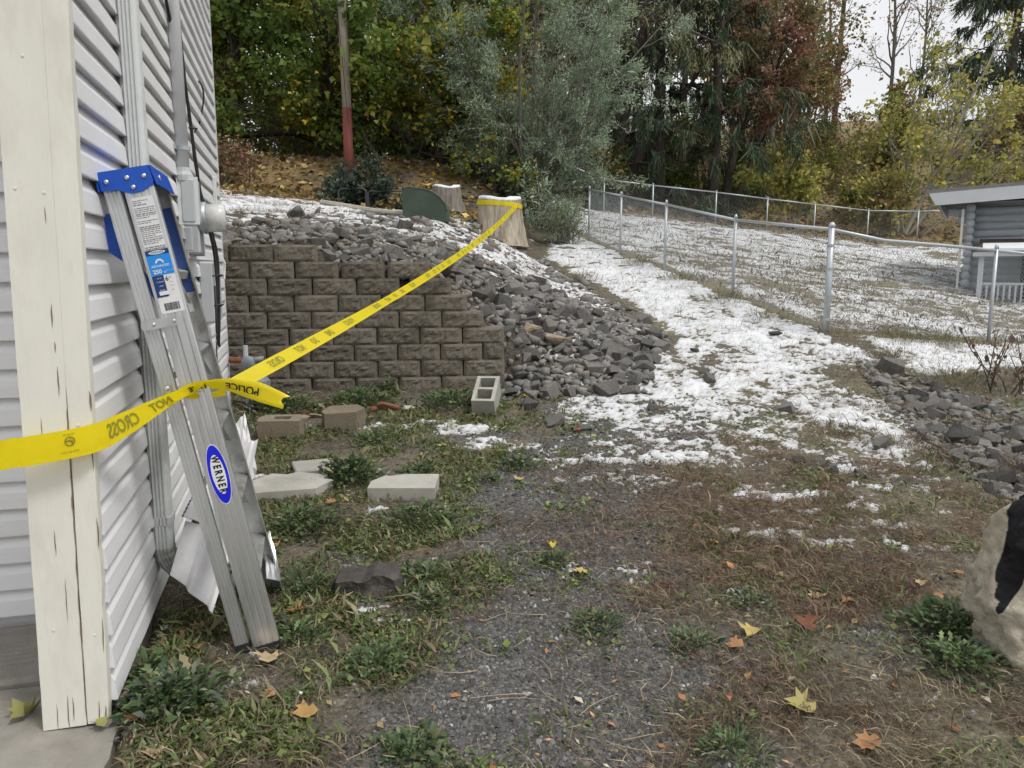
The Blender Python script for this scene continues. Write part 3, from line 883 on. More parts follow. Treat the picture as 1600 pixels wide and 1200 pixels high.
# ---- gas meter at the far corner
M['gas_grey'] = pm('gas_grey', (.20, .22, .24), (.26, .28, .30), 9, .6, .1, 40, dirt=(.1, .09, .08), dirt_scale=5, dirt_amt=.5)
gm = thing('gas_meter', 'grey gas regulator and pipes at the far corner of the house', 'gas meter', (-2.28, 6.62, .2))
g0 = Vector((-2.30, 6.60, 0))
axx = Matrix(((0, 0, 1), (0, 1, 0), (-1, 0, 0)))
put('pipe', (MB().tube([g0 + Vector((.0, 0, .1)), g0 + Vector((0, 0, .38)), g0 + Vector((.0, 0, .75))], .022, 8), M['box_grey']), gm)
put('pipe', (MB().tube([g0 + Vector((-.15, .03, .62)), g0 + Vector((-.02, 0, .62))], .026, 8), M['brick']), gm)
put('regulator', (MB().lathe([(.03, -.035), (.06, -.02), (.066, 0), (.06, .02), (.035, .035), (.03, .10)], 16, g0 + Vector((.03, -.03, .60)), axis=Matrix(((1, 0, 0), (0, .2, .98), (0, -.98, .2))))
                  .tube([g0 + Vector((.03, -.03, .62)), g0 + Vector((.16, -.03, .64))], .022, 8), M['gas_grey'], True), gm)
put('meter_body', (MB().box(g0 + Vector((.06, .02, .38)), (.24, .16, .18), bev=.03), M['gas_grey']), gm)
put('valve', (MB().lathe([(.05, -.03), (.06, 0), (.05, .03)], 12, g0 + Vector((.05, -.06, .22))).tube([g0 + Vector((.05, -.05, .05)), g0 + Vector((.05, -.05, .26))], .02, 8), M['black_metal'], True), gm)

# ================================================================== STEP LADDER
lad = wthing('step_ladder', 'closed aluminium step ladder with blue top leaning against the house', 'ladder', 3.05, -.25, 0)
LB = wf(2.815, -.158, .012); LT = wf(2.785, -.488, 1.70)
FB = wf(3.36, -.158, .012); FT = wf(3.12, -.488, 1.70)
def frame(b, t, sgn):
    u = (t - b); L = u.length; u.normalize()
    q = Vector((0, .984, .178)); q = (q - u * q.dot(u)).normalized()
    w = q.cross(u).normalized()          # towards the camera (-a)
    return u, q, w, L
def channel(width, fl, inward):
    """C section with shallow ribs; inward = -1 flanges point away from the camera"""
    b = width / 2; o = []
    nr = 4
    for i in range(nr):
        x0 = -b + width * (i + .2) / nr; x1 = -b + width * (i + .8) / nr
        o += [(x0 - .002, 0), (x0, .0018), (x1, .0018), (x1 + .002, 0)]
    o = [(-b, 0)] + o + [(b, 0)]
    i_ = [(b, -fl), (b - .003, -fl), (b - .003, -.004), (-b + .003, -.004), (-b + .003, -fl), (-b, -fl)]
    pts = o + i_
    return [(x, y * inward * -1) for x, y in pts] if inward > 0 else pts
u, q, w, L = frame(LB, LT, 1)
uf, qf, wf_, Lf = frame(FB, FT, -1)
near = put('front_rail', (MB().prism(channel(.092, .030, -1), LB, q, w, u, L), M['alu']), lad)
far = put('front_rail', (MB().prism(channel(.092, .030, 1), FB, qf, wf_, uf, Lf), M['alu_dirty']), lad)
RB = LB - q * .084 + w * -.012 + u * .01; RFB = FB - qf * .084 + u * .01
rear = put('rear_rail', (MB().prism(channel(.050, .026, -1), RB, q, w, u, L - .01), M['alu']), lad)
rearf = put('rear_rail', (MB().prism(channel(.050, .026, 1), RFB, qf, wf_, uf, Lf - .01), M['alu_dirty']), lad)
for b, qq, ww, par, wd in ((LB, q, w, near, .094), (FB, qf, wf_, far, .094), (RB - u * .01, q, w, rear, .054), (RFB - u * .01, qf, wf_, rearf, .054)):
    put('rubber_foot', (MB().prism([(-wd / 2, .004), (wd / 2, .004), (wd / 2, -.03), (-wd / 2, -.03)], b - u * .012, qq, ww, u, .03 if wd > .06 else .05), M['dark_rubber']), par)
for i, s in enumerate((.165, .33, .495, .66, .825)):
    a = LB + u * (L * s) - w * .006; b = FB + uf * (Lf * s) + wf_ * .006
    d = b - a; Ls = d.length; d.normalize()
    up = Vector((0, .30, .95)); up = (up - d * up.dot(d)).normalized(); fr = up.cross(d).normalized()
    if fr.y < 0: fr = -fr
    tread = [(-.042, 0), (-.03, .002), (-.015, 0), (0, .002), (.015, 0), (.03, .002), (.042, 0), (.042, -.028), (.039, -.028), (.039, -.004), (-.039, -.004), (-.039, -.028), (-.042, -.028)]
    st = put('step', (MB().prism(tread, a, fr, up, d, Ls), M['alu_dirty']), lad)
    for e, sg in ((a, 1), (b, -1)):
        p0 = e + d * sg * .16 - up * .006; p1 = e - u * .13 + d * sg * .004
        put('knee_brace', (MB().prism([(-.016, -.002), (.016, -.002), (.016, .002), (-.016, .002)], p0, fr, up, p1 - p0, 1.0), M['alu']), st)
for s in (.12, .36, .60, .80):
    a = RB + u * (L * s); b = RFB + uf * (Lf * s)
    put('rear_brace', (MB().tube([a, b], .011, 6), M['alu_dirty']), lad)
# rivets, spreader plate and arms on the near side
def on(l, x, off=.003): return LB + u * l + q * x + w * off
def rivet(mb, p, r=.007): mb.lathe([(r, 0), (r * .85, r * .4), (r * .3, r * .62)], 10, p, axis=Matrix((q, u, w)).transposed())
br = MB().prism([(-.105, -.016), (.02, -.016), (.024, 0), (.02, .016), (-.105, .016), (-.11, 0)], on(L * .722, 0), q, u, w, .006)
rivet(br, on(L * .722, -.07, .009)); rivet(br, on(L * .722, -.005, .009))
put('spreader_plate', (br, M['alu']), lad)
ar = MB().prism([(-.011, 0), (.011, 0), (.011, -.24), (0, -.255), (-.011, -.24)], on(L * .715, .012, .002), q, u, w, .006); rivet(ar, on(L * .715 - .235, .012, .008), .008)
put('spreader_arm', (ar, M['alu']), lad)
ar = MB().prism([(-.010, 0), (.010, 0), (.010, -.02), (0, -.03), (-.010, -.02)], on(L * .60, -.084, .002), q, u, w, .006); rivet(ar, on(L * .595, -.084, .008), .009)
put('spreader_arm', (ar, M['alu']), lad)
# blue moulded top
top = MB()
prof_ = [(-.112, .022), (.046, .022), (.050, -.024), (.044, -.038), (.03, -.042), (.012, -.052), (-.022, -.055), (-.045, -.047), (-.06, -.038), (-.110, -.034)]
top.prism(prof_, LB + u * L + w * .004, q, u, w, .006)
top.prism(prof_, FB + uf * Lf - wf_ * .010, qf, uf, wf_, .006)
d = (FT - LT)
def cap_pt(x, y, f): return (LB + u * L + q * x + u * y + w * .010).lerp(FB + uf * Lf + qf * x + uf * y - wf_ * .010, f)
def plate(x0, y0, x1, y1, th):
    vs = []
    dx, dy = x1 - x0, y1 - y0; l = math.hypot(dx, dy); ox, oy = -dy / l * th, dx / l * th
    for f in (0, 1):
        vs += [cap_pt(x0, y0, f), cap_pt(x1, y1, f), cap_pt(x1 + ox, y1 + oy, f), cap_pt(x0 + ox, y0 + oy, f)]
    top.add(vs, [(0, 1, 2, 3), (7, 6, 5, 4), (0, 4, 5, 1), (1, 5, 6, 2), (2, 6, 7, 3), (3, 7, 4, 0)])
plate(-.112, .020, .046, .020, .005)
plate(.048, .024, .056, -.040, .005)
plate(-.112, .024, -.115, -.034, -.005)
cap = put('top_cap', (top, M['blue']), lad)
for x, y in ((-.088, -.008), (-.025, -.004), (.026, -.006), (-.014, -.036)):
    rv = MB(); rivet(rv, LB + u * (L + y) + q * x + w * .0105, .008); put('rivet', (rv, M['alu'], True), cap)
p = cap_pt(.058, -.010, .25)
put('screw', (MB().lathe([(.011, 0), (.011, .003), (.006, .004)], 12, p, axis=Matrix((w, u, q)).transposed()), M['alu'], True), cap)
slot = MB()
for y in (-.010,):
    vs = [cap_pt(.0545, y - .008, .08), cap_pt(.0545, y - .008, .42), cap_pt(.0545, y + .008, .42), cap_pt(.0545, y + .008, .08)]
    slot.add([v + q * .0015 for v in vs], [(0, 1, 2, 3)])
put('slot', (slot, M['label_navy']), cap)
# blue inner plate between the rails and blue lining of the far rail top
gp = MB().prism([(-.135, -.10), (-.115, -.10), (-.05, -.34), (-.052, -.42), (-.08, -.30), (-.15, -.22)], LB + u * L - w * .05, q, u, w, .004)
put('hinge_plate', (gp, M['blue']), lad)
lp = MB().prism([(-.036, -.40), (.036, -.40), (.036, -.085), (-.036, -.085)], FB + uf * Lf + wf_ * .0055, qf, uf, wf_, .002)
M['blue_lining'] = pm('blue_sheet', (.035, .085, .30), (.06, .12, .36), 9, .4, .03, 60, metal=.3)
put('rail_lining', (lp, M['blue_lining']), lad)
sl_ = MB().prism([(-.014, -.475), (.016, -.475), (.016, -.435), (-.014, -.435)], FB + uf * Lf + wf_ * .0055, qf, uf, wf_, .0015)
put('small_label', (sl_, M['label_white']), lad)

# labels on the near rail
def stick(l0, l1, x0, x1, off, mat, name, par):
    return put(name, (MB().prism([(x0, l0), (x1, l0), (x1, l1), (x0, l1)], LB + w * off, q, u, w, .0008), mat), par)
def text_on(s, l, x, size, off, mat, par, name='lettering', vert=False, bold=0.0, sx=1.0):
    V, F = text_np(s, size, bold)
    vs = [(LB + w * off - u * (a * sx - l) + q * (x + b)) if vert else (LB + w * off + u * (l + b) + q * (x + a * sx)) for a, b in V]
    return put(name, (MB().add(vs, F), mat), par)
wl_ = stick(L * .862, L * .960, -.033, .033, .0022, M['label_white'], 'warning_label', lad)
mb = MB(); rr = random.Random(3); l = L * .958
while l > L * .866:
    l -= .0062
    x1 = .031 - (rr.random() < .3) * rr.uniform(.0, .03)
    hgt = .0028 if rr.random() < .82 else .0040
    x = -.031
    while x < x1 - .004:
        ln = min(rr.uniform(.004, .016), x1 - x)
        mb.prism([(x, l - hgt), (x + ln, l - hgt), (x + ln, l), (x, l)], LB + w * .0032, q, u, w, .0003)
        x += ln + .0022
    if rr.random() < .14: l -= .005
put('small_print', (mb, M['ink_grey']), wl_)
bl = stick(L * .738, L * .860, -.036, .037, .0022, M['label_white'], 'product_label', lad)
stick(L * .850, L * .860, -.036, .037, .0034, M['label_navy'], 'navy_band', bl)
stick(L * .812, L * .850, -.036, .037, .0034, M['label_blue'], 'blue_panel', bl)
stick(L * .770, L * .8115, -.036, .000, .0034, M['label_navy'], 'navy_panel', bl)
ov = MB().prism([(math.cos(t) * .026, L * .855 + math.sin(t) * .0062) for t in np.linspace(0, 2 * math.pi, 24)[:-1]], LB + w * .0044, q, u, w, .0003)
put('oval_badge', (ov, M['label_white']), bl)
text_on('WERNER', L * .855, 0, .0095, .0052, M['label_navy'], bl, sx=1.1)
text_on('ADVANCED', L * .829, .0, .0105, .0046, M['label_white'], bl, bold=.0002)
text_on('250', L * .8185, -.014, .0185, .0046, M['label_white'], bl, bold=.0005)
text_on('lb', L * .8165, .009, .010, .0046, M['label_white'], bl)
text_on('LOAD CAPACITY', L * .8185, .025, .0038, .0046, M['label_white'], bl)
arc = MB()
pts_o = [(math.cos(t) * .014, L * .8335 + math.sin(t) * .016) for t in np.linspace(.1, 3.0, 12)]; pts_i = [(math.cos(t) * .009, L * .8335 + math.sin(t) * .010) for t in np.linspace(3.0, .1, 12)]
for i in range(11):
    arc.prism([pts_o[i], pts_o[i + 1], pts_i[10 - i], pts_i[11 - i]], LB + w * .0044, q, u, w, .0002)
put('arc_mark', (arc, M['label_white']), bl)
text_on('6', L * .803, .008, .020, .0034, M['ink'], bl, bold=.0005); text_on('FT', L * .8045, .019, .0085, .0034, M['ink'], bl)
for l_ in (.7965, .789, .781): text_on({.7965: '1,8 m', .789: 'TYPE I', .781: 'USE'}[l_], L * l_, .018, .006, .0034, M['ink_grey'], bl)
for l_, s_ in ((.806, 'LOCK'), (.799, 'DURABLE'), (.791, 'STEPS'), (.783, 'BRACE'), (.775, 'SAFE')): text_on(s_, L * l_, -.014, .0055, .0046, M['label_white'], bl)
stick(L * .7735, L * .781, -.026, .008, .0046, M['label_white'], 'paper_scrap', bl)
bc = MB(); x = -.022; rr = random.Random(8)
while x < .026:
    wd = rr.choice((.0007, .0012, .0018, .0024)); bc.prism([(x, L * .743), (x + wd, L * .743), (x + wd, L * .7575), (x, L * .7575)], LB + w * .0034, q, u, w, .0003); x += wd + rr.choice((.0008, .0012, .0018))
put('barcode', (bc, M['ink']), bl)
# oval logo plate
ow = put('logo_oval', (MB().prism([(math.cos(t) * .0335, L * .400 + math.sin(t) * .112) for t in np.linspace(0, 2 * math.pi, 40)[:-1]], LB + w * .0024, q, u, w, .0006), M['label_white']), lad)
ring_o = [(math.cos(t) * .0315, L * .400 + math.sin(t) * .1085) for t in np.linspace(0, 2 * math.pi, 41)]
ring_i = [(math.cos(t) * .0225, L * .400 + math.sin(t) * .073) for t in np.linspace(0, 2 * math.pi, 41)]
rg = MB()
for i in range(40): rg.prism([ring_o[i], ring_o[i + 1], ring_i[i + 1], ring_i[i]], LB + w * .0031, q, u, w, .0004)
put('blue_border', (rg, M['logo_blue']), ow)
text_on('W E R N E R', L * .400, 0, .034, .0034, M['ink'], ow, vert=True, bold=.0016, sx=.74)

# ---- loose vinyl siding lying behind the ladder
def sheet(corners, waves, amp, seed, nx_=14, ny_=7, crumple=.0):
    bl_, br_, tr_, tl_ = corners
    rr = random.Random(seed); vs = []
    nrm = (br_ - bl_).cross(tl_ - bl_).normalized()
    if nrm.dot(Vector((0, 0, CAM_H)) - bl_) < 0: nrm = -nrm
    for j in range(ny_ + 1):
        for i in range(nx_ + 1):
            s = i / nx_; t = j / ny_
            p = bl_.lerp(br_, s).lerp(tl_.lerp(tr_, s), t)
            ph = (s * waves) % 1.0
            prf = (ph / .72 * .5 + .5) if ph < .72 else (1 - (ph - .72) / .28) 
            vs.append(p + nrm * (amp * prf + crumple * rr.uniform(-1, 1)))
    n1 = len(vs); vs += [v - nrm * .003 for v in vs]
    fs = []
    for j in range(ny_):
        for i in range(nx_):
            a = j * (nx_ + 1) + i
            fs.append((a, a + 1, a + nx_ + 2, a + nx_ + 1))
            fs.append((n1 + a, n1 + a + nx_ + 1, n1 + a + nx_ + 2, n1 + a + 1))
    return MB().add(vs, fs)
o = put('vinyl_offcut', (sheet([P(264, 902, 3.02), P(330, 962, 2.98), P(366, 848, 3.22), P(288, 818, 3.24)], 2, .034, 1), M['vinyl_white'], False))
tag(o, 'lower white vinyl siding offcut lying against the downspout elbow', 'siding panel')
o = put('vinyl_offcut', (sheet([P(282, 810, 3.22), P(368, 852, 3.22), P(402, 690, 3.62), P(320, 735, 3.58)], 2, .030, 2), M['vinyl_white'], False))
tag(o, 'upper white vinyl siding offcut with slotted hem behind the ladder', 'siding panel')
for i in range(14):
    A_, B_ = P(282, 810, 3.22), P(320, 735, 3.58)
    p = A_.lerp(B_, (i + .5) / 14) + Vector((.016, -.020, .012)); d_ = (B_ - A_).normalized()
    hs = put('hem_slot', (MB().box(p, (.012, .010, .004), Matrix((d_, d_.orthogonal().normalized(), d_.cross(d_.orthogonal()).normalized())).transposed()), M['dark_rubber'])); hs.parent = o
o = put('vinyl_offcut', (sheet([P(352, 800, 3.45), P(404, 742, 3.65), P(384, 650, 3.9), P(352, 690, 3.9)], 1.3, .03, 3, 10, 8, .012), M['vinyl_white'], False))
tag(o, 'crumpled dirty white vinyl scrap showing right of the ladder', 'siding panel')
o = put('clear_plastic_sheet', (sheet([P(415, 905, 3.2), P(440, 912, 3.3), P(420, 830, 3.4), P(412, 835, 3.4)], 1, .01, 5, 6, 5, .004), M['alu'], False))
tag(o, 'bent thin metal flashing strip beside the ladder feet', 'flashing')

# ================================================================== BLOCK RETAINING WALL
bw = thing('retaining_wall', 'stepped retaining wall of rough brown concrete blocks below the terrace', 'retaining wall', (-1.3, 7.2, .1))
def block_mesh(Lx, seed, hgt=.1525):
    """split face block, front at y=0 facing -y, depth .28"""
    rr = np.random.default_rng(seed)
    nx_, nz_ = 16, 7
    X = np.linspace(-Lx / 2, Lx / 2, nx_ + 1); Z = np.linspace(0, hgt, nz_ + 1)
    XX, ZZ = np.meshgrid(X, Z)
    D = fbm(XX * 1.0 + seed * 3.7, ZZ + seed * 1.9, 11, 4, .7) * .016 + rr.uniform(-.003, .003, XX.shape)
    ex = np.clip((Lx / 2 - np.abs(XX)) / .055, 0, 1); ez = np.clip(np.minimum(ZZ, hgt - ZZ) / .010, 0, 1)
    Y = -(.028 * np.minimum(ex, ez * .6 + .4) ** .7 + D * np.minimum(ex, ez * .5 + .5)) 
    V = [(a, b, c) for a, b, c in zip(XX.ravel(), Y.ravel(), ZZ.ravel())]
    F = []
    for j in range(nz_):
        for i in range(nx_):
            a = j * (nx_ + 1) + i; F.append((a, a + 1, a + nx_ + 2, a + nx_ + 1))
    o = len(V); tl = nz_ * (nx_ + 1)
    b = .25; s = Lx / 2 - .04
    V += [(-s, b, 0), (s, b, 0), (s, b, hgt), (-s, b, hgt)]
    F += [tuple(range(0, nx_ + 1))[::-1] + (o, o + 1), tuple(range(tl, tl + nx_ + 1)) + (o + 2, o + 3), (o, o + 1, o + 2, o + 3)]
    L_ = [j * (nx_ + 1) for j in range(nz_ + 1)]; R_ = [j * (nx_ + 1) + nx_ for j in range(nz_ + 1)]
    F += [tuple(L_) + (o + 3, o), tuple(R_[::-1]) + (o + 1, o + 2)]
    mb = MB(); mb.add(V, F)
    return mb.mesh('wall_block', M['block'])
BV = [block_mesh(.392, s) for s in range(9)]
BHALF = [block_mesh(.20, s + 20) for s in range(3)]
BANG = math.atan2(.12, 1.0)
ends_px = [503, 672, 706, 730, 756, 788, 788, 789, 789, 790, 790]
ZT = 1.625; CHB = .1545
BLK_TOP = {}
rr = random.Random(21)
for c, epx in enumerate(ends_px):
    z = ZT - (c + 1) * CHB
    yb = .012 * (len(ends_px) - c) * .9
    xe = (epx - 800) / 1200 * 7.25
    off = 0 if c % 2 == 0 else .2
    if c == 1:
        xe += .004
    x = xe; k = 0
    while x > -3.1:
        Lx = .40
        if c >= 5 and c % 2 == 0 and k == 0: Lx = .208
        if c == 2 and k == 1: x -= .085           # the gap with a missing block
        if c == 1 and k in (1, 2): x -= .02
        xc = x - Lx / 2
        me = rr.choice(BV) if Lx > .3 else rr.choice(BHALF)
        y0 = yw(xc) + yb + rr.uniform(-.008, .008) + (rr.uniform(-.02, .0) if (c == 1 and k < 2) else 0)
        put('block', me, bw, loc=(xc, y0, z + rr.uniform(-.001, .001)), rot=(rr.uniform(-.006, .006), 0, BANG + rr.uniform(-.02, .02) + (rr.uniform(-.04, .04) if c < 2 else 0)))
        if c < 5: BLK_TOP[(c, k)] = (xc, y0, z + CHB)
        x -= Lx; k += 1
fill = MB()
for c, epx in enumerate(ends_px):
    xe = (epx - 800) / 1200 * 7.25 - .03
    z = ZT - (c + 1) * CHB
    fill.prism([(-3.3, yw(-3.3) + .245), (xe, yw(xe) + .245), (xe, yw(xe) + .34), (-3.3, yw(-3.3) + .34)], (0, 0, z), (1, 0, 0), (0, 1, 0), (0, 0, 1), CHB - .03)
M['fill'] = pm('dark_fill', (.03, .026, .022), (.045, .04, .034), 9, .95, .5, 30)
put('backfill', (fill, M['fill']), bw)

# ================================================================== ROCKS
def rock_mesh(name, seed, npt=13, flat=.7, mat=None, sub=0, rough=.0, skew=1.0):
    rr = random.Random(seed); bm = bmesh.new()
    for i in range(npt):
        z = rr.uniform(-1, 1); a = rr.uniform(0, 2 * math.pi); r = math.sqrt(max(0, 1 - z * z)); m = rr.uniform(.78, 1.08)
        bm.verts.new((r * math.cos(a) * m * skew, r * math.sin(a) * m * .85, z * m * flat))
    res = bmesh.ops.convex_hull(bm, input=bm.verts)
    junk = [g for g in res['geom_interior'] if isinstance(g, bmesh.types.BMVert)]
    if junk: bmesh.ops.delete(bm, geom=junk, context='VERTS')
    loose = [v for v in bm.verts if not v.link_faces]
    if loose: bmesh.ops.delete(bm, geom=loose, context='VERTS')
    if sub:
        bmesh.ops.bevel(bm, geom=list(bm.edges), offset=.10, segments=1, affect='EDGES', profile=.6)
        bmesh.ops.triangulate(bm, faces=bm.faces)
        bmesh.ops.subdivide_edges(bm, edges=list(bm.edges), cuts=sub, use_grid_fill=True)
        for v in bm.verts:
            n = v.co.normalized()
            d = perlin(np.array([v.co.x * 2.1 + seed]), np.array([v.co.y * 2.1 + v.co.z * 1.7]))[0] + .5 * perlin(np.array([v.co.x * 5 + seed]), np.array([v.co.y * 5 + v.co.z * 4]))[0]
            v.co += n * d * rough
    me = bpy.data.meshes.new(name); bm.to_mesh(me); bm.free()
    me.materials.append(mat or M['rock'])
    return me
RV = [rock_mesh('rock', 100 + i, random.Random(i).randint(8, 12), random.Random(i).uniform(.5, .9), skew=random.Random(i + 50).uniform(.9, 1.35)) for i in range(22)]
def blocky(name, seed):
    rr = random.Random(seed); bm = bmesh.new()
    sx, sy, sz = rr.uniform(.8, 1.25), rr.uniform(.6, .95), rr.uniform(.45, .8)
    for i in (-1, 1):
        for j in (-1, 1):
            for k in (-1, 1):
                m = rr.uniform(.62, 1.0)
                bm.verts.new((i * sx * .78 * m + rr.uniform(-.16, .16), j * sy * .78 * rr.uniform(.7, 1.05) + rr.uniform(-.14, .14), k * sz * .8 * rr.uniform(.65, 1.05)))
    for q_ in range(3): bm.verts.new((rr.uniform(-1, 1) * sx, rr.uniform(-1, 1) * sy * .8, rr.choice((-1, 1)) * sz * .75))
    res = bmesh.ops.convex_hull(bm, input=bm.verts)
    dead = [v for v in bm.verts if not v.link_faces]
    if dead: bmesh.ops.delete(bm, geom=dead, context='VERTS')
    me = bpy.data.meshes.new(name); bm.to_mesh(me); bm.free(); me.materials.append(M['rock'])
    return me
RV = RV[:8] + [blocky('rock', 700 + i) for i in range(18)]
rocks = []       # (x, y, size, zone)
rr = random.Random(33)
_cell = {}
def ok_rock(x, y, s, f):
    ci, cj = int(x // .3), int(y // .3)
    for i in (-1, 0, 1):
        for j in (-1, 0, 1):
            for (a, b, c) in _cell.get((ci + i, cj + j), ()):
                if (a - x) ** 2 + (b - y) ** 2 < (f * (c + s)) ** 2: return False
    _cell.setdefault((ci, cj), []).append((x, y, s))
    return True
tries = 0
# the heap beside the wall and the slope above it
while tries < 26000:
    tries += 1
    if tries < 10000: y = rr.uniform(6.7, 9.6); x = rr.uniform(-.15, 1.9)
    else: y = 7.2 + 8.0 * rr.random() ** 1.5; x = rr.uniform(-2.9, 2.0)
    toe = float(x_toe(y))
    if x > toe + rr.gauss(0, .05): continue
    dy = y - float(yw(x))
    if x < -.1:
        if dy < .20: continue
    elif dy < -.42 + .25 * rr.random(): continue
    front = x > -.1 and y < 9.6 - .5 * max(0, x)
    p_ = 1.0 if front else .5
    if x < -.9 and dy > 2.8: p_ = .07
    if y > 10.2 and x > -1.1: p_ *= .28
    if not front and x > -.9 and y > 9.0: p_ *= .5
    if x < -2.0: p_ *= .35
    if -2.0 < x < -.1 and dy < 1.1: p_ = 1.0
    if not front and dy > .9 and fbm(np.array([x + 4.0]), np.array([y]), 1.1, 2)[0] > .15: continue
    if rr.random() > p_: continue
    s = min(.15, max(.036, rr.lognormvariate(math.log(.080 if front else .062), .36)))
    if not ok_rock(x, y, s, .50 if front else .56): continue
    rocks.append((x, y, s, 'heap' if x > -.15 else 'terrace'))
# the bank on the right below the fence
tries = 0
while tries < 4600:
    tries += 1
    t = rr.random(); px = rr.uniform(1340, 1680); 
    lo = np.interp(px, [1340, 1450, 1600, 1700], [560, 690, 800, 830]); hi = np.interp(px, [1340, 1400, 1500, 1600, 1700], [572, 592, 622, 650, 668])
    if lo < hi: continue
    py = rr.uniform(hi, lo)
    g = G(px, py); x, y = g.x, g.y
    s = min(.115, max(.028, rr.lognormvariate(math.log(.058), .42)))
    if fbm(np.array([x]), np.array([y + 20]), 1.3, 2)[0] > .22: continue
    if not ok_rock(x, y, s, .58): continue
    rocks.append((x, y, s, 'bank'))
# loose ones
for px, py, s in ((1085, 550, .07), (1100, 582, .075), (1108, 595, .08), (1213, 527, .08), (1230, 643, .07), (1248, 722, .06), (1303, 738, .055), (1375, 702, .07), (860, 620, .12), (868, 665, .10), (915, 672, .07), (825, 640, .09), (1020, 640, .06), (985, 560, .08), (1395, 585, .16), (1345, 745, .05)):
    g = G(px, py); rocks.append((g.x, g.y, s, 'loose'))
rocks.sort(key=lambda r: -r[2] / r[1])
ROCK_GRP = {'heap': 'rocks heaped beside the block wall', 'terrace': 'rocks on the slope above the block wall', 'bank': 'rocks on the right bank', 'loose': 'loose stones along the path'}
def rock_label(x, y, s, zn):
    size = 'large' if s > .098 else ('mid sized' if s > .066 else 'small')
    if zn == 'heap':
        where = 'at the foot of the heap by the cinder block' if y < 7.25 and x < .35 else ('at the front foot of the heap' if y < 7.35 else ('in the heap below the flat tan stone' if y < 8.2 and x < .6 else ('on the right flank of the heap beside the path' if x > .8 else 'high on the heap behind the wall end')))
    elif zn == 'terrace':
        where = 'just behind the top blocks of the wall' if y - float(yw(x)) < .9 else ('on the slope below the green cabinet' if x > -1.5 else 'on the terrace by the house corner')
    elif zn == 'bank':
        where = 'on the right bank just behind the painted boulder' if y < 5.2 else ('on the middle of the right bank' if y < 7.2 else 'at the top of the right bank under the snow')
    else:
        where = 'lying loose on the ' + ('snowy path' if y > 6.5 else 'gravel')+ (' left of the path' if x < 1.2 else ' in its middle' if x < 2.6 else ' near the right bank')
    return size + ' grey angular rock ' + where
def rock_pose(x, y, s, r_):
    z = h(x, y)
    return (x, y, z + s * r_.uniform(.10, .50)), (r_.uniform(-.5, .5), r_.uniform(-.5, .5), r_.uniform(0, 6.28))
rr = random.Random(5)
bigs = [r for r in rocks if r[3] == 'loose'] + [r for r in rocks if r[3] != 'loose'][:278]
rest = [r for r in rocks if r not in set(bigs)]
for (x, y, s, zn) in bigs:
    loc, rot = rock_pose(x, y, s, rr)
    o = put('rock', rr.choice(RV), loc=loc, rot=rot, sc=(s * rr.uniform(.9, 1.25), s * rr.uniform(.9, 1.2), s * rr.uniform(.8, 1.15)))
    tag(o, rock_label(x, y, s, zn), 'rock', ROCK_GRP[zn])
VV, FF, off = [], [], 0
rdat = []
for me in RV:
    me.calc_loop_triangles()
    rdat.append((np.array([v.co[:] for v in me.vertices]), np.array([t.vertices[:] for t in me.loop_triangles])))
# small chips fill the gaps of the heaps
for i in range(2000):
    if rr.random() < .62:
        y = 6.7 + 7 * rr.random() ** 1.6; x = rr.uniform(-2.9, 2.0)
        if x > float(x_toe(y)) + .15: continue
        dy = y - float(yw(x))
        if (x < -.1 and dy < .3) or dy < -.5: continue
    else:
        px = rr.uniform(1340, 1680); g = G(px, rr.uniform(np.interp(px, [1340, 1600], [560, 640]), np.interp(px, [1340, 1450, 1600, 1700], [580, 700, 810, 830]))); x, y = g.x, g.y
    rest.append((x, y, rr.uniform(.014, .042), 'chip'))
for (x, y, s, zn) in rest:
    loc, rot = rock_pose(x, y, s, rr)
    V, F = rr.choice(rdat)
    Rm = np.array(Euler(rot).to_matrix()); sc = np.array([s * rr.uniform(.9, 1.25), s, s * rr.uniform(.8, 1.1)])
    VV.append((V * sc) @ Rm.T + np.array(loc)); FF.append(F + off); off += len(V)
o = put('rock_rubble', np_mesh('rock_rubble', np.concatenate(VV), np.concatenate(FF), M['rock']))
tag(o, 'small dark rock rubble filling the heap, terrace and bank', 'rubble', kind='stuff')

def one_rock(name, label, cat, px, py, s, seed, mat, flat=.6, npt=14, rot=(0, 0, 0), sub=1, rough=.06, lift=.2, skew=1.1):
    g = G(px, py)
    me = rock_mesh(name, seed, npt, flat, mat, sub, rough, skew)
    o = put(name, me, loc=(g.x, g.y, g.z + s * lift), rot=rot, sc=s)
    return tag(o, label, cat)
one_rock('flat_stone', 'flat tan stone lying on top of the rock heap', 'stone', 860, 541, .155, 301, M['rock_tan'], .5, 12, (-.5, .1, .3), 1, .03, .5)
one_rock('tan_boulder', 'rounded tan boulder half buried behind the right end of the block wall', 'boulder', 826, 518, .14, 302, M['rock_tan'], .8, 14, (0, 0, 1), 1, .05, .1)
one_rock('grey_boulder', 'rounded grey boulder on the snowy terrace near the house corner', 'boulder', 463, 340, .16, 303, M['rock'], .7, 14, (0, 0, .5), 1, .05, .3)
one_rock('grey_boulder', 'smaller grey boulder right of the rounded one on the terrace', 'boulder', 500, 334, .10, 304, M['rock'], .9, 12, (0, 0, 1.5), 1, .05, .4)
one_rock('flat_stone', 'pale flat stone on the terrace by the house corner', 'stone', 443, 350, .10, 305, M['rock_tan'], .45, 12, (0, 0, .2), 1, .04, .3)
one_rock('tan_stone', 'small tan stone just below the taped stump', 'stone', 815, 388, .2, 306, M['rock_tan'], .5, 12, (0, 0, .2), 1, .04, .2)
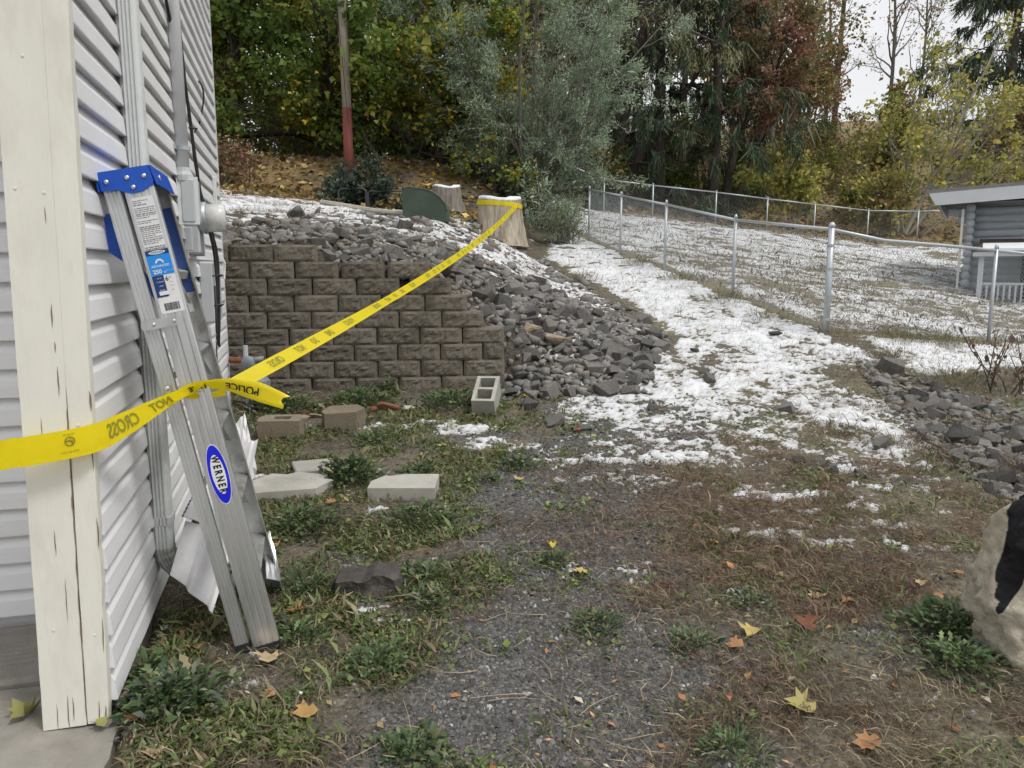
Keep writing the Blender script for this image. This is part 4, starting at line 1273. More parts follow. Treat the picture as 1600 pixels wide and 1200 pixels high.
one_rock('black_rock', 'black rock leaning at the foot of the taped stump', 'rock', 795, 377, .22, 307, M['rock_dark'], .8, 12, (.3, 0, .2), 1, .04, .35)
# dark slab-like rock in the foreground weeds
def dark_rock():
    g = G(572, 930); mb = MB(); nx_, ny_ = 26, 10; vs = []
    prof2 = [(0, 0), (.08, .055), (.25, .105), (.5, .118), (.75, .11), (.95, .085), (1, 0)]
    for i in range(nx_ + 1):
        s = i / nx_; xx = (s - .5) * .30
        top = np.interp(s, [0, .06, .3, .45, .6, .85, .97, 1], [.055, .088, .090, .085, .110, .104, .088, .05])
        dep = np.interp(s, [0, .08, .5, .92, 1], [.03, .085, .095, .085, .03])
        for j in range(ny_ + 1):
            t = j / ny_
            if t < .45: yy = -dep * (1 - .12 * math.sin(t / .45 * math.pi)); zz = top * (t / .45)
            elif t < .85: k = (t - .45) / .4; yy = -dep + 2 * dep * k; zz = top * (1 - .08 * k)
            else: k = (t - .85) / .15; yy = dep; zz = top * .92 * (1 - k)
            n = fbm(np.array([xx * 9 + 3]), np.array([yy * 9 + zz * 7]), 1.5, 3)[0] * .014
            vs.append((xx + n * .5, yy + n + .02 * math.sin(s * 3.1), zz + n * .7 - .008))
    fs = []
    for i in range(nx_):
        for j in range(ny_):
            a = i * (ny_ + 1) + j; fs.append((a, a + 1, a + ny_ + 2, a + ny_ + 1))
    fs.append(tuple(range(ny_ + 1))); fs.append(tuple(range(nx_ * (ny_ + 1) + ny_, nx_ * (ny_ + 1) - 1, -1)))
    mb.add(vs, fs)
    o = put('dark_rock', mb.mesh('dark_rock', M['rock_dark']), loc=(g.x, g.y + .06, g.z), rot=(0, 0, .05))
    tag(o, 'long dark brown rock lying in the foreground weeds', 'rock')
dark_rock()

# boulder with black paint at the right edge
def boulder_mat():
    m = pm('sandstone_boulder', (.36, .315, .24), (.50, .46, .38), 5, .85, 1.0, 22, dirt=(.20, .125, .055), dirt_scale=2.6, dirt_amt=.75, spec=.2, bdist=.02)
    N = m.node_tree.nodes; L_ = m.node_tree.links; b = N['Principled BSDF']
    src = b.inputs['Base Color'].links[0].from_socket
    at = N.new('ShaderNodeAttribute'); at.attribute_name = 'col'
    mx = N.new('ShaderNodeMix'); mx.data_type = 'RGBA'
    sep = N.new('ShaderNodeSeparateColor'); L_.new(at.outputs['Color'], sep.inputs[0])
    cr = N.new('ShaderNodeMapRange'); cr.inputs['From Min'].default_value = .44; cr.inputs['From Max'].default_value = .56; L_.new(sep.outputs[0], cr.inputs['Value'])
    L_.new(cr.outputs[0], mx.inputs[0]); L_.new(src, mx.inputs[6]); mx.inputs[7].default_value = (.014, .014, .016, 1)
    L_.new(mx.outputs[2], b.inputs['Base Color'])
    return m
def boulder():
    g = G(1640, 1052); nz_, na = 60, 84; V = []; C = []
    for i in range(nz_ + 1):
        t = i / nz_; z = -.06 + .64 * t
        for k in range(na):
            a = 2 * math.pi * k / na
            rx = np.interp(t, [0, .12, .4, .7, .88, .96, 1], [.22, .25, .265, .225, .165, .10, .0]); ry = rx * .85
            c, s = math.cos(a), math.sin(a)
            p = 3.0; f = (abs(c) ** p + abs(s) ** p) ** (-1 / p)
            n = fbm(np.array([c * 1.2 + z * 2 + 5]), np.array([s * 1.2 + z * 1.1]), 1.5, 5, .62)[0] * .055 + fbm(np.array([c * 5 + z * 3]), np.array([s * 5 + z * 7]), 1.6, 3, .6)[0] * .010
            x = (rx + n) * c * f; y = (ry + n) * s * f
            V.append((x + .05 * (t - .3), y, z))
            # black painted stroke: a band coming over the top and narrowing down the camera side
            bx = x + .05 * (t - .3); fy = -y
            cx = np.interp(t, [.35, .55, .7, .85, 1], [-.165, -.150, -.125, -.10, -.02]); wd = np.interp(t, [.33, .38, .55, .75, .9, 1], [-.02, .012, .034, .058, .09, .13])
            d = wd - abs(bx - cx) + .012 * fbm(np.array([bx * 14.]), np.array([z * 9.]), 1, 2)[0]
            C.append(.5 + np.clip(d / .03, -.5, .5) if fy > -.10 else 0)
    F = [(i * na + k, i * na + (k + 1) % na, (i + 1) * na + (k + 1) % na, (i + 1) * na + k) for i in range(nz_) for k in range(na)]
    C = np.array(C)
    me = np_mesh('painted_boulder', np.array(V), np.array(F), boulder_mat(), np.stack([C, C, C], -1), smooth=True)
    o = put('painted_boulder', me, loc=(g.x + .125, g.y + .14, g.z), rot=(0, 0, -.62), sc=1.1)
    tag(o, 'big tan sandstone boulder with black painted stroke at the right edge', 'boulder')
boulder()

# ================================================================== PAVERS, BLOCKS AND BRICKS ON THE GROUND
def paver(name, label, cat, poly_px, thick, mat, lift=.0, tilt=(0, 0)):
    """flat stone from its top outline on the ground; outline in metres about the centre"""
    pts = [G(*p) for p in poly_px]
    c = sum(pts, Vector()) / len(pts)
    mb = MB()
    poly = [(p.x - c.x, p.y - c.y) for p in pts]
    n = len(poly); b = .008
    rings = [[(x, y, 0) for x, y in poly], [(x, y, thick - b) for x, y in poly], [(x * (1 - b / .2), y * (1 - b / .2), thick) for x, y in poly]]
    vs = [v for r in rings for v in r]; fs = [tuple(range(n - 1, -1, -1)), tuple(range(2 * n, 3 * n))]
    for k in range(2):
        for i in range(n):
            j = (i + 1) % n; fs.append((k * n + i, k * n + j, (k + 1) * n + j, (k + 1) * n + i))
    mb.add(vs, fs)
    o = put(name, mb.mesh(name, mat), loc=(c.x, c.y, c.z + lift - .01), rot=(tilt[0], tilt[1], 0))
    return tag(o, label, cat)
def rect_on(name, label, cat, px, py, wd, dp, th, rz, mat, tilt=(0, 0), lift=0.0, notch=None, bev=.008):
    g = G(px, py)
    mb = MB()
    if notch:
        mb.prism(notch, (0, 0, 0), (1, 0, 0), (0, 1, 0), (0, 0, 1), th)
    else: mb.box((0, 0, th / 2), (wd, dp, th), bev=bev)
    me = mb.mesh(name, mat)
    o = put(name, me, loc=(g.x, g.y, g.z + lift), rot=(tilt[0], tilt[1], rz))
    bm_ = o
    return tag(o, label, cat)
rect_on('concrete_paver', 'clean rectangular concrete paver right of the leafy weed clump', 'paver', 632, 770, .40, .25, .085, .0, M['concrete'], (.05, 0), -.01,
        notch=[(-.2, -.13), (.2, -.13), (.2, .14), (-.02, .14), (-.10, .10), (-.13, .115), (-.2, .0)])
rect_on('concrete_paver', 'notched concrete paver right behind the ladder', 'paver', 455, 768, .44, .34, .075, .35, M['concrete'], (.04, .02), -.012,
        notch=[(-.22, -.17), (.13, -.17), (.25, -.02), (.19, .03), (.23, .09), (.06, .20), (-.01, .16), (-.10, .2), (-.22, .08)])
rect_on('concrete_paver', 'smaller concrete paver behind the notched one, half hidden by weeds', 'paver', 502, 738, .36, .24, .07, .38, M['concrete'], (.05, 0), -.01)
# hollow retaining block lying on its side, whole solid one, cinder block
def hollow():
    g = G(437, 684); mb = MB()
    o2 = [(-.155, -.10), (.155, -.10), (.17, .0), (.13, .115), (-.13, .115), (-.17, .02)]
    i2 = [(-.05, -.035), (.075, -.035), (.075, .055), (-.05, .055)]
    th = .155
    # ring of quads between outer outline and hole
    def ring(z): return [(x, y, z) for x, y in o2] + [(x, y, z) for x, y in i2]
    vs = ring(0) + ring(th)
    top = [(0, 1, 7, 6), (1, 2, 7), (2, 3, 8, 7), (3, 4, 9, 8), (4, 5, 9), (5, 0, 6, 9)]
    fs = [tuple(i + 10 for i in f) for f in top] + [tuple(reversed(f)) for f in top]
    for i in range(6): j = (i + 1) % 6; fs.append((i, j, j + 10, i + 10))
    for i in range(4): j = (i + 1) % 4; fs.append((6 + j, 6 + i, 16 + i, 16 + j))
    mb.add(vs, fs)
    o = put('hollow_block', mb.mesh('hollow_block', M['block_tan']), loc=(g.x, g.y + .05, g.z - .01), rot=(.05, 0, .10))
    tag(o, 'tan concrete block with square hollow, left of the other loose block', 'block')
hollow()
def angled():
    g = G(534, 673); mb = MB()
    o2 = [(-.165, .0), (-.10, .17), (.12, .17), (.175, .03), (.10, -.09), (-.14, -.10)]
    mb.prism(o2, (0, 0, 0), (1, 0, 0), (0, 1, 0), (0, 0, 1), .165)
    o = put('wall_block', mb.mesh('wall_block', M['block_tan']), loc=(g.x, g.y + .07, g.z - .01), rot=(.06, -.02, .22))
    tag(o, 'solid tan concrete block lying in front of the retaining wall', 'block')
angled()
def cinder():
    g = G(760, 650); mb = MB(); wd, ln, ht = .195, .39, .19; t = .032
    outer = [(-wd / 2, -ln / 2), (wd / 2, -ln / 2), (wd / 2, ln / 2), (-wd / 2, ln / 2)]
    h1 = [(-wd / 2 + t, -ln / 2 + t), (wd / 2 - t, -ln / 2 + t), (wd / 2 - t, -t / 2), (-wd / 2 + t, -t / 2)]
    h2 = [(-wd / 2 + t, t / 2), (wd / 2 - t, t / 2), (wd / 2 - t, ln / 2 - t), (-wd / 2 + t, ln / 2 - t)]
    allp = outer + h1 + h2
    vs = [(x, y, 0) for x, y in allp] + [(x, y, ht) for x, y in allp]; n = 12
    top = [(0, 1, 5, 4), (1, 2, 10, 9), (1, 9, 6, 5), (2, 3, 11, 10), (3, 0, 4, 7), (3, 7, 8, 11), (7, 6, 9, 8)]
    fs = [tuple(i + n for i in f) for f in top] + [tuple(reversed(f)) for f in top]
    for loop, inv_ in (((0, 1, 2, 3), False), ((4, 5, 6, 7), True), ((8, 9, 10, 11), True)):
        for i in range(4):
            a, b = loop[i], loop[(i + 1) % 4]
            fs.append((a, b, b + n, a + n) if not inv_ else (b, a, a + n, b + n))
    mb.add(vs, fs)
    o = put('cinder_block', mb.mesh('cinder_block', M['cinder']), loc=(g.x, g.y + .20, g.z + .045), rot=(R(24), 0, -.12))
    tag(o, 'pale two-hole cinder block propped on the rocks by the wall end', 'cinder block')
cinder()
rr = random.Random(12)
for px, py, s, sd, lab, mt_ in ((608, 640, (.13, .09, .075), .5, 'red brick lump propped below the block wall', 'brick'), (583, 643, (.06, .05, .045), .2, 'small red brick chunk left of the brick lump', 'brick'),
                           (473, 648, (.10, .06, .03), .1, 'flat red brick piece behind the hollow block', 'brick'), (492, 652, (.09, .06, .03), .4, 'flat reddish stone between the two loose blocks', 'rock_tan'),
                           (475, 657, (.08, .06, .04), .9, 'grey pink stone behind the hollow block', 'rock_tan'), (637, 641, (.09, .05, .04), .9, 'pale rounded stone right of the red brick lump', 'concrete'), (657, 637, (.07, .06, .05), 1.9, 'dark grey stone at the wall foot by the pale stone', 'rock'),
                           (580, 655, (.06, .04, .03), 1.9, 'little tan stone in front of the red brick chunk', 'rock_tan'), (555, 640, (.05, .04, .04), 1., 'small rounded stone in the weeds at the wall foot', 'rock_tan')):
    g = G(px, py)
    me = rock_mesh('brick_fragment' if mt_ == 'brick' else 'stone', int(px), 12, .8, M[mt_], 1, .03)
    o = put('brick_fragment' if mt_ == 'brick' else 'stone', me, loc=(g.x, g.y, g.z + s[2] * .4), rot=(rr.uniform(-.2, .2), rr.uniform(-.3, .3), sd), sc=s)
    tag(o, lab, 'brick' if mt_ == 'brick' else 'stone')

# ================================================================== STUMPS, CABINET, RAIL, POLE
def stump(name, label, px, py, d_top, d_bot, ht, mat, seed, snow_h=.05, y=None):
    g = Vector(((px - 800) / 1200 * y, y, h((px - 800) / 1200 * y, y)))
    root = thing(name, label, 'tree stump', g)
    na, nz_ = 80, 16; vs = []; fs = []
    for i in range(nz_ + 1):
        t = i / nz_
        for k in range(na):
            a = 2 * math.pi * k / na
            flare = (1 - t) ** 2.2
            r_ = (d_top + (d_bot - d_top) * (.35 * (1 - t) + .65 * flare)) / 2
            lob = 1 + (.05 + .16 * flare) * perlin(np.array([math.cos(a) * 1.6 + seed]), np.array([math.sin(a) * 1.6]))[0] * 2 + .012 * math.sin(a * 19 + seed) + .085 * perlin(np.array([a * 7. + seed]), np.array([t * 1.6]))[0] + .05 * perlin(np.array([a * 15.]), np.array([t * 4. + seed]))[0]
            vs.append((g.x + r_ * lob * math.cos(a), g.y + r_ * lob * math.sin(a), g.z - .15 + (ht + .15) * t + (.03 * math.sin(a * 2 + 1) if i == nz_ else 0)))
    for i in range(nz_):
        for k in range(na): fs.append((i * na + k, i * na + (k + 1) % na, (i + 1) * na + (k + 1) % na, (i + 1) * na + k))
    fs.append(tuple(range(nz_ * na, (nz_ + 1) * na)))
    put('trunk', (MB().add(vs, fs), mat, False), root)
    ring_ = vs[nz_ * na:]
    sv = []; k2 = len(ring_)
    for f, dz in ((.99, .0), (.985, snow_h * .7), (.93, snow_h), (.5, snow_h * 1.05)):
        sv += [(g.x + (x - g.x) * f, g.y + (y_ - g.y) * f, z + dz) for x, y_, z in ring_]
    sf = [(i * k2 + k, i * k2 + (k + 1) % k2, (i + 1) * k2 + (k + 1) % k2, (i + 1) * k2 + k) for i in range(3) for k in range(k2)] + [tuple(range(3 * k2, 4 * k2))]
    put('snow_cap', (MB().add(sv, sf), M['snow_cap'], True), root)
    return g, ring_
SG, SRING = stump('tree_stump', 'pale weathered tree stump wrapped with yellow tape', 781, 380, .80, 1.02, .72, M['stump'], 2.0, .05, 15.0)
stump('tree_stump', 'darker tree stump behind the green cabinet', 701, 340, .60, .92, .55, M['stump_dark'], 5.0, .04, 17.2)

cx, cy = (669 - 800) / 1200 * 13.4, 13.4
cz = h(cx, cy) - .06
cab = thing('utility_cabinet', 'dark green plastic utility cabinet with sloping rounded top on the terrace', 'cabinet', (cx, cy, cz))
pr = [(-.38, 0), (.38, 0), (.39, .18), (.36, .30), (.27, .41), (.14, .50), (0, .545), (-.15, .57), (-.33, .575), (-.37, .56), (-.385, .53)]
mb = MB()
nd = 12; vs = []; fs = []
for i in range(nd + 1):
    t = i / nd; yy = -.30 + .60 * t; inset = .07 * (abs(t - .5) * 2) ** 4
    for x, z in pr: vs.append((cx + x * (1 - inset), cy + yy, cz + z * (1 - inset * .4)))
k = len(pr)
for i in range(nd):
    for j in range(k): fs.append((i * k + j, i * k + (j + 1) % k, (i + 1) * k + (j + 1) % k, (i + 1) * k + j))
fs.append(tuple(range(k))); fs.append(tuple(range((nd + 1) * k - 1, nd * k - 1, -1)))
put('shell', (mb.add(vs, fs), M['cabinet']), cab)
lip = MB().tube([(cx + x * .955, cy - .297, cz + z * .975) for x, z in pr[2:]], .014, 6)
put('rim', (lip, M['cabinet'], True), cab)

hr = thing('low_hoop_rail', 'low black metal hoop rail in front of the leafy bush', 'rail', (-2.6, 14.2, h(-2.6, 14.2)))
for x0, x1, yy in ((-3.15, -2.65, 14.3), (-2.6, -1.95, 14.2)):
    z = max(h(x0, yy), h(x1, yy)); 
    put('hoop', (MB().tube([(x0, yy, z - .2), (x0, yy, z + .30), (x0 + .05, yy, z + .34), (x1 - .05, yy, z + .34), (x1, yy, z + .30), (x1, yy, z - .2)], .018, 6), M['black_metal']), hr)
edg = thing('timber_edging', 'pale timber edging half buried in snow left of the cabinet', 'edging', (-2.2, 13.7, h(-2.2, 13.7)))
put('beam', (MB().tube([(-3.4, 14.0, h(-3.4, 14.0) + .04), (-2.4, 13.8, h(-2.4, 13.8) + .05), (-1.75, 13.65, h(-1.75, 13.65) + .05)], .055, 8), M['bark_pale']), edg)

py_ = 19.0; pxw = (553 - 800) / 1200 * py_; pz = h(pxw, py_)
pole = thing('utility_pole', 'tall grey wooden utility pole painted red at its base', 'pole', (pxw, py_, pz))
zr = 1.4 + (421 - 182) / 1200 * py_
put('red_base', (MB().tube([(pxw, py_, pz - .3), (pxw - .01, py_, zr)], [.120, .110], 14), M['pole_red'], True), pole)
put('shaft', (MB().tube([(pxw - .01, py_, zr), (pxw - .06, py_, zr + 3), (pxw - .12, py_, zr + 7)], [.109, .098, .088], 14), M['pole'], True), pole)
put('guy_wire', (MB().tube([(pxw - .15, py_ - .16, zr + 2.5), (pxw + .05, py_ - .19, zr - .3), (pxw + .2, py_ - .2, pz + .3)], .008, 5), M['black_metal']), pole)
put('band', (MB().tube([(pxw - .04, py_, 1.4 + 421 / 1200 * py_ - .05), (pxw - .04, py_, 1.4 + 421 / 1200 * py_ + .04)], .112, 14), M['black_metal']), pole)
put('band', (MB().tube([(pxw, py_, pz + .22), (pxw, py_, pz + .26)], .126, 14), M['black_metal']), pole)

# ================================================================== YELLOW TAPE
tape = thing('barrier_tape', 'yellow police line tape strung from the post past the ladder to the stump', 'tape', P(143, 686, 2.24))
def ribbon(cs, sides, wid):
    """cs centres, sides unit cross vectors, wid widths -> mesh builder with 5 points across"""
    mb = MB(); k = 5; vs = []
    for c, s, w_ in zip(cs, sides, wid):
        c = Vector(c); s = Vector(s)
        for j in range(k): vs.append(c + s * (w_ * (j / (k - 1) - .5)))
    fs = [(i * k + j, i * k + j + 1, (i + 1) * k + j + 1, (i + 1) * k + j) for i in range(len(cs) - 1) for j in range(k - 1)]
    return mb.add(vs, fs)
class Path:
    """smooth tape path: keys (pos, side, width); at(u) by arc length"""
    def __init__(s, keys, n=60):
        s.c = []; s.s = []; s.w = []
        m = len(keys)
        for i in range(n + 1):
            t = i / n * (m - 1); k = min(int(t), m - 2); f = t - k
            p0 = keys[max(k - 1, 0)][0]; p1 = keys[k][0]; p2 = keys[k + 1][0]; p3 = keys[min(k + 2, m - 1)][0]
            pos = p1 * (2 * f ** 3 - 3 * f * f + 1) + p2 * (-2 * f ** 3 + 3 * f * f) + (p2 - p0) * .5 * (f ** 3 - 2 * f * f + f) + (p3 - p1) * .5 * (f ** 3 - f * f)
            s.c.append(pos); s.s.append(keys[k][1].lerp(keys[k + 1][1], f).normalized()); s.w.append(keys[k][2] * (1 - f) + keys[k + 1][2] * f)
        s.l = [0]
        for a, b in zip(s.c, s.c[1:]): s.l.append(s.l[-1] + (b - a).length)
    def at(s, u, v):
        """u metres along, v metres across (real tape width .084 scaled to the local width)"""
        i = min(max(np.searchsorted(s.l, u) - 1, 0), len(s.c) - 2); f = (u - s.l[i]) / max(1e-6, s.l[i + 1] - s.l[i])
        c = s.c[i].lerp(s.c[i + 1], f); sd = s.s[i].lerp(s.s[i + 1], f).normalized(); w_ = s.w[i] * (1 - f) + s.w[i + 1] * f
        d = (s.c[i + 1] - s.c[i]).normalized(); nrm = d.cross(sd).normalized()
        if nrm.dot(Vector((0, 0, CAM_H)) - c) < 0: nrm = -nrm
        return c + sd * (v * w_ / .084) + nrm * .0022
def tape_text(path, s, u0, size, mirror, flip, mat, bold=.0015, v0=0.0, sx=1.0):
    """text centred at u0 along the tape"""
    V, F = text_np(s, size, bold)
    vs = []
    for a, b in V:
        uu = u0 + (-a if mirror else a) * sx; vv = (-b if flip else b) + v0
        vs.append(path.at(uu, vv))
    return put('tape_lettering', (MB().add(vs, F), mat), tape)
Z = Vector((0, 0, 1))
k1 = P(143, 686, 2.225)
kL = P(-40, 721, 2.10); kLL = kL + (kL - k1) * 3.0 + Vector((0, 0, -.04))
wfa = [ (kLL, Z, .084), (kL, (Z + Vector((.02, 0, 0))).normalized(), .084), (P(40, 706, 2.155), Z, .084), (k1, Vector((-.10, 0, 1)).normalized(), .083),
        (P(200, 660, 2.36), Vector((-.20, -.30, .9)).normalized(), .074), (P(250, 632, 2.50), Vector((-.25, -.55, .75)).normalized(), .055), (P(293, 610, 2.62), Vector((-.2, -.75, .5)).normalized(), .042)]
pa = Path(wfa, 70)
put('strip', (ribbon(pa.c, pa.s, pa.w), M['tape'], True), tape)
uk = pa.l[int(np.argmin([(c - k1).length for c in pa.c]))]
tape_text(pa, 'CROSS', uk + .125, .066, True, False, M['tape_ink'], sx=.70)
tape_text(pa, 'NOT', uk + .305, .066, True, False, M['tape_ink'], sx=.68)
tape_text(pa, 'DO', uk + .43, .066, True, False, M['tape_ink'], sx=.68)
tape_text(pa, 'POLICE', uk - .325, .066, True, False, M['tape_ink'], sx=.72)
em = MB()
for (r0, r1) in ((.014, .0105),):
    n = 20
    vs = [pa.at(uk - .055 + math.cos(2 * math.pi * i / n) * r_ * 1.0, .008 + math.sin(2 * math.pi * i / n) * r_) for r_ in (r0, r1) for i in range(n)]
    em.add(vs, [(i, (i + 1) % n, n + (i + 1) % n, n + i) for i in range(n)])
em.add([pa.at(uk - .055 + a, .008 + b) for a, b in ((-.011, .003), (.004, .0055), (.004, .0), (-.011, -.002))], [(0, 1, 2, 3)])
em.add([pa.at(uk - .055 + a, .008 + b) for a, b in ((.0, .002), (.008, .004), (.009, -.008), (.004, -.009))], [(0, 1, 2, 3)])
put('tape_emblem', (em, M['tape_ink']), tape)
tape_text(pa, 'MADE IN', uk - .055, .0075, True, False, M['tape_ink'], 0, .028)
tape_text(pa, '2000-222-5225', uk - .058, .0075, True, False, M['tape_ink'], 0, -.022)
# twisted loop across the ladder rails, with its torn free end
kb = [(P(270, 622, 2.52), Vector((-.2, -.3, .9)).normalized(), .03), (P(300, 607, 2.60), Vector((-.1, -.6, .7)).normalized(), .045), (P(330, 601, 2.645), Vector((0, -.5, .85)).normalized(), .040),
      (P(358, 602, 2.66), Vector((.05, -.3, .95)).normalized(), .050), (P(382, 608, 2.67), Vector((.10, -.2, 1)).normalized(), .062), (P(405, 613, 2.68), Vector((.15, .1, 1)).normalized(), .068), (P(443, 628, 2.70), Vector((.55, .3, .8)).normalized(), .052)]
pb_ = Path(kb, 46)
rb = ribbon(pb_.c, pb_.s, pb_.w)
rz_ = random.Random(2)
for j in range(5):
    rb.v[-5 + j] = tuple(Vector(rb.v[-5 + j]) + (pb_.c[-1] - pb_.c[-2]).normalized() * rz_.uniform(-.012, .012))
for i in range(len(rb.v)):
    v = Vector(rb.v[i]); j = i % 5
    rb.v[i] = tuple(v + Vector((0, -.004 * (1 if j % 2 else -1) , 0)) * min(1, (i // 5) / 30))
put('strip', (rb, M['tape'], True), tape)
uu = pb_.l[-1]
tape_text(pb_, 'POLICE', uu - .145, .056, True, True, M['ink'], sx=.62)
tape_text(pb_, 'LINE', uu - .30, .056, True, True, M['ink'], sx=.60)
kn = [(P(352, 612, 2.69), Vector((0, -.3, 1)).normalized(), .03), (P(325, 618, 2.66), Vector((0, -.5, .9)).normalized(), .02), (P(290, 617, 2.60), Vector((0, -.5, .9)).normalized(), .03), (P(310, 604, 2.61), Vector((0, -.4, .9)).normalized(), .02), (P(322, 596, 2.63), Vector((.3, 0, .9)).normalized(), .012)]
pk = Path(kn, 24)
put('knot', (ribbon(pk.c, pk.s, pk.w), M['tape'], True), tape)
# long run to the stump
P1 = P(368, 600, 2.74)
ring_pt = max(SRING, key=lambda p: p[0] * .95 - p[1] * .35)
P2 = Vector(ring_pt) + Vector((-.10, -.36, -.10))
P2 = Vector((SG.x + .33, SG.y - .36, SG.z + .61))
keysc = []
for i in range(15):
    f = i / 14; f = f ** 1.35
    p = P1.lerp(P2, f) - Z * (4 * .135 * f * (1 - f))
    ang = np.interp(f, [0, .03, .10, .17, .30, .45, .7, 1], [70, 58, 55, 68, 35, 45, 10, 25])
    d_ = (P2 - P1).normalized(); h_ = -d_.cross(Z).normalized()
    keysc.append((p, (Z * math.cos(R(ang)) + h_ * math.sin(R(ang))).normalized(), float(np.interp(f, [0, .08, .2, 1], [.070, .066, .058, .08]))))
pc = Path(keysc, 160)
put('strip', (ribbon(pc.c, pc.s, pc.w), M['tape'], True), tape)
u = .38
words = ['CROSS', 'NOT', 'DO', 'LINE', 'POLICE']
i = 0
while u < pc.l[-1] - .6:
    s_ = words[i % 5]; tape_text(pc, s_, u, .064, True, False, M['tape_ink'] if u < 3 else M['ink_tape2'] if 'ink_tape2' in M else M['tape_ink'], sx=.7, bold=.001)
    u += .055 * len(words[i % 5]) * .5 + .055 * len(words[(i + 1) % 5]) * .5 + .05 + (.22 if i % 5 == 4 else 0); i += 1
# turn round the stump
cs = []; ss = []; ww = []
nr_ = len(SRING)
for i in range(nr_ + 1):
    x, y_, z = SRING[i % nr_]
    o_ = Vector((x - SG.x, y_ - SG.y, 0)).normalized()
    a = math.atan2(y_ - SG.y, x - SG.x)
    cs.append(Vector((x, y_, SG.z + .72 - .085)) + o_ * .016 + Z * (-.035 * (x - SG.x) / .4)); ss.append(Z); ww.append(.084)
put('stump_wrap', (ribbon(cs, ss, ww), M['tape'], True), tape)

# ================================================================== CHAIN LINK FENCES
def fence(name, label, posts, hts, rail_r=.021, post_r=.024, term=(), mesh_step=.06, sag=None):
    root = thing(name, label, 'fence', posts[0])
    tops = []
    for i, (p, ht) in enumerate(zip(posts, hts)):
        r_ = post_r * (1.55 if i in term else 1)
        t = p + Vector((0, 0, ht)); tops.append(t)
        po = put('post', (MB().tube([p - Vector((0, 0, .25)), t], r_, 10).lathe([(r_ * 1.08, 0), (r_ * 1.08, .03), (r_ * .7, .055), (r_ * .2, .065)], 10, t - Vector((0, 0, .008))), M['steel'], True), root)
        if i in term:
            for f in (.12, .35, .6, .82):
                put('tension_band', (MB().tube([p + Vector((0, 0, ht * f)), p + Vector((0, 0, ht * f + .025))], r_ * 1.14, 10), M['steel']), po)
    for i in range(len(posts) - 1):
        a, b = tops[i] - Z * .03, tops[i + 1] - Z * .03
        mid = [] if not sag or i not in sag else [a.lerp(b, f) - Z * s_ for f, s_ in sag[i]]
        put('top_rail', (MB().tube([a] + mid + [b], rail_r, 8), M['steel'], True), root)
        # woven wire: two families of diagonals, clipped to the panel
        A, B = posts[i] + Z * .04, posts[i + 1] + Z * .04
        Lp = (Vector((B.x, B.y, 0)) - Vector((A.x, A.y, 0))).length; Hh = min(hts[i], hts[i + 1]) - .07
        def pt(s, v):
            f = s / Lp; base = A.lerp(B, f); dz = 0
            if mid:
                ks = [0] + [q[0] for q in sag[i]] + [1]; dv = [0] + [q[1] for q in sag[i]] + [0]; dz = -float(np.interp(f, ks, dv)) * v / Hh
            return base + Z * (v + dz)
        mb = MB(); n = int((Lp + Hh) / mesh_step) + 1; nrm = (B - A).cross(Z).normalized() * .004
        for k_ in range(n):
            s0 = k_ * mesh_step
            for sg in (1, -1):
                # line s = s0 - v  (sg=1)  or mirrored
                v0 = max(0, s0 - Lp); v1 = min(Hh, s0)
                if v1 - v0 < .02: continue
                e0, e1 = s0 - v0, s0 - v1
                if sg < 0: e0, e1 = Lp - e0, Lp - e1
                a_, b_ = pt(e0, v0) + nrm * sg, pt(e1, v1) + nrm * sg
                if mid:
                    m_ = pt((e0 + e1) / 2, (v0 + v1) / 2) + nrm * sg; mb.tube([a_, m_, b_], .0017, 3, False)
                else: mb.tube([a_, b_], .0017, 3, False)
        put('chain_link_mesh', (mb, M['wire']), root)
    return root
def gp_(x, y): return Vector((x, y, h(x, y)))
fy = [9.15, 11.7, 14.2, 16.7, 19.2]
fx = [3.74, 3.34, 2.79, 2.32, 1.89]
posts = [gp_(12.6, 12.4), gp_(9.3, 11.2), gp_(6.28, 10.1)] + [gp_(a, b) for a, b in zip(fx, fy)]
hts = [1.22, 1.22, 1.22, 1.24, 1.18, 1.22, 1.26, 1.24]
fence('chain_link_fence', 'nearer galvanised chain link fence with bent rail along the snowy path', posts, hts, term=(3,), mesh_step=.055, sag={2: [(.35, .02), (.70, .05)]})
rp = [gp_(-1.0, 30.5), gp_(1.6, 30.6), gp_(3.6, 30.8), gp_(5.55, 31), gp_(8.2, 31.6), gp_(10.4, 32), gp_(12.5, 32.4), gp_(14.9, 32.8), gp_(17.2, 33.2), gp_(19.6, 33.6)]
fence('chain_link_fence', 'far chain link fence across the back of the snowy yard', rp, [1.3] * 10, rail_r=.026, post_r=.03, mesh_step=.14)

# ================================================================== LOG CABIN
CROT = R(-31)
cabx, caby = -.30, 20.96          # the corner in the cabin's own turned frame
cbz = h(11.5, 18.3) - .05
lc = thing('log_cabin', 'grey painted log cabin with porch at the right edge', 'cabin', (cabx + 2.5, caby + 2, cbz), CROT)
zf = 1.4 - (452 - 421) / 1200 * 18
nl = 11; sp_ = .170
lg = MB().tube([(0, 0, 0), (3.0, .0, 0), (6.2, 0, 0)], .096, 12).mesh('log', M['log'], True)
lgs = MB().tube([(0, 0, 0), (0, 3.2, 0), (0, 6.4, 0)], .096, 12).mesh('log', M['log'], True)
for i in range(nl):
    put('log', lg, lc, loc=(cabx + (.0 if i < nl - 2 else -.2 * (i - nl + 3)), caby, zf + .08 + i * sp_))
    put('log', lgs, lc, loc=(cabx + .05, caby - .28, zf + .06 + i * sp_ + sp_ / 2))
put('wall_core', (MB().box((cabx + 3.2, caby + 3.1, zf + 1.0), (6.1, 6.0, 2.0)), M['log']), lc)
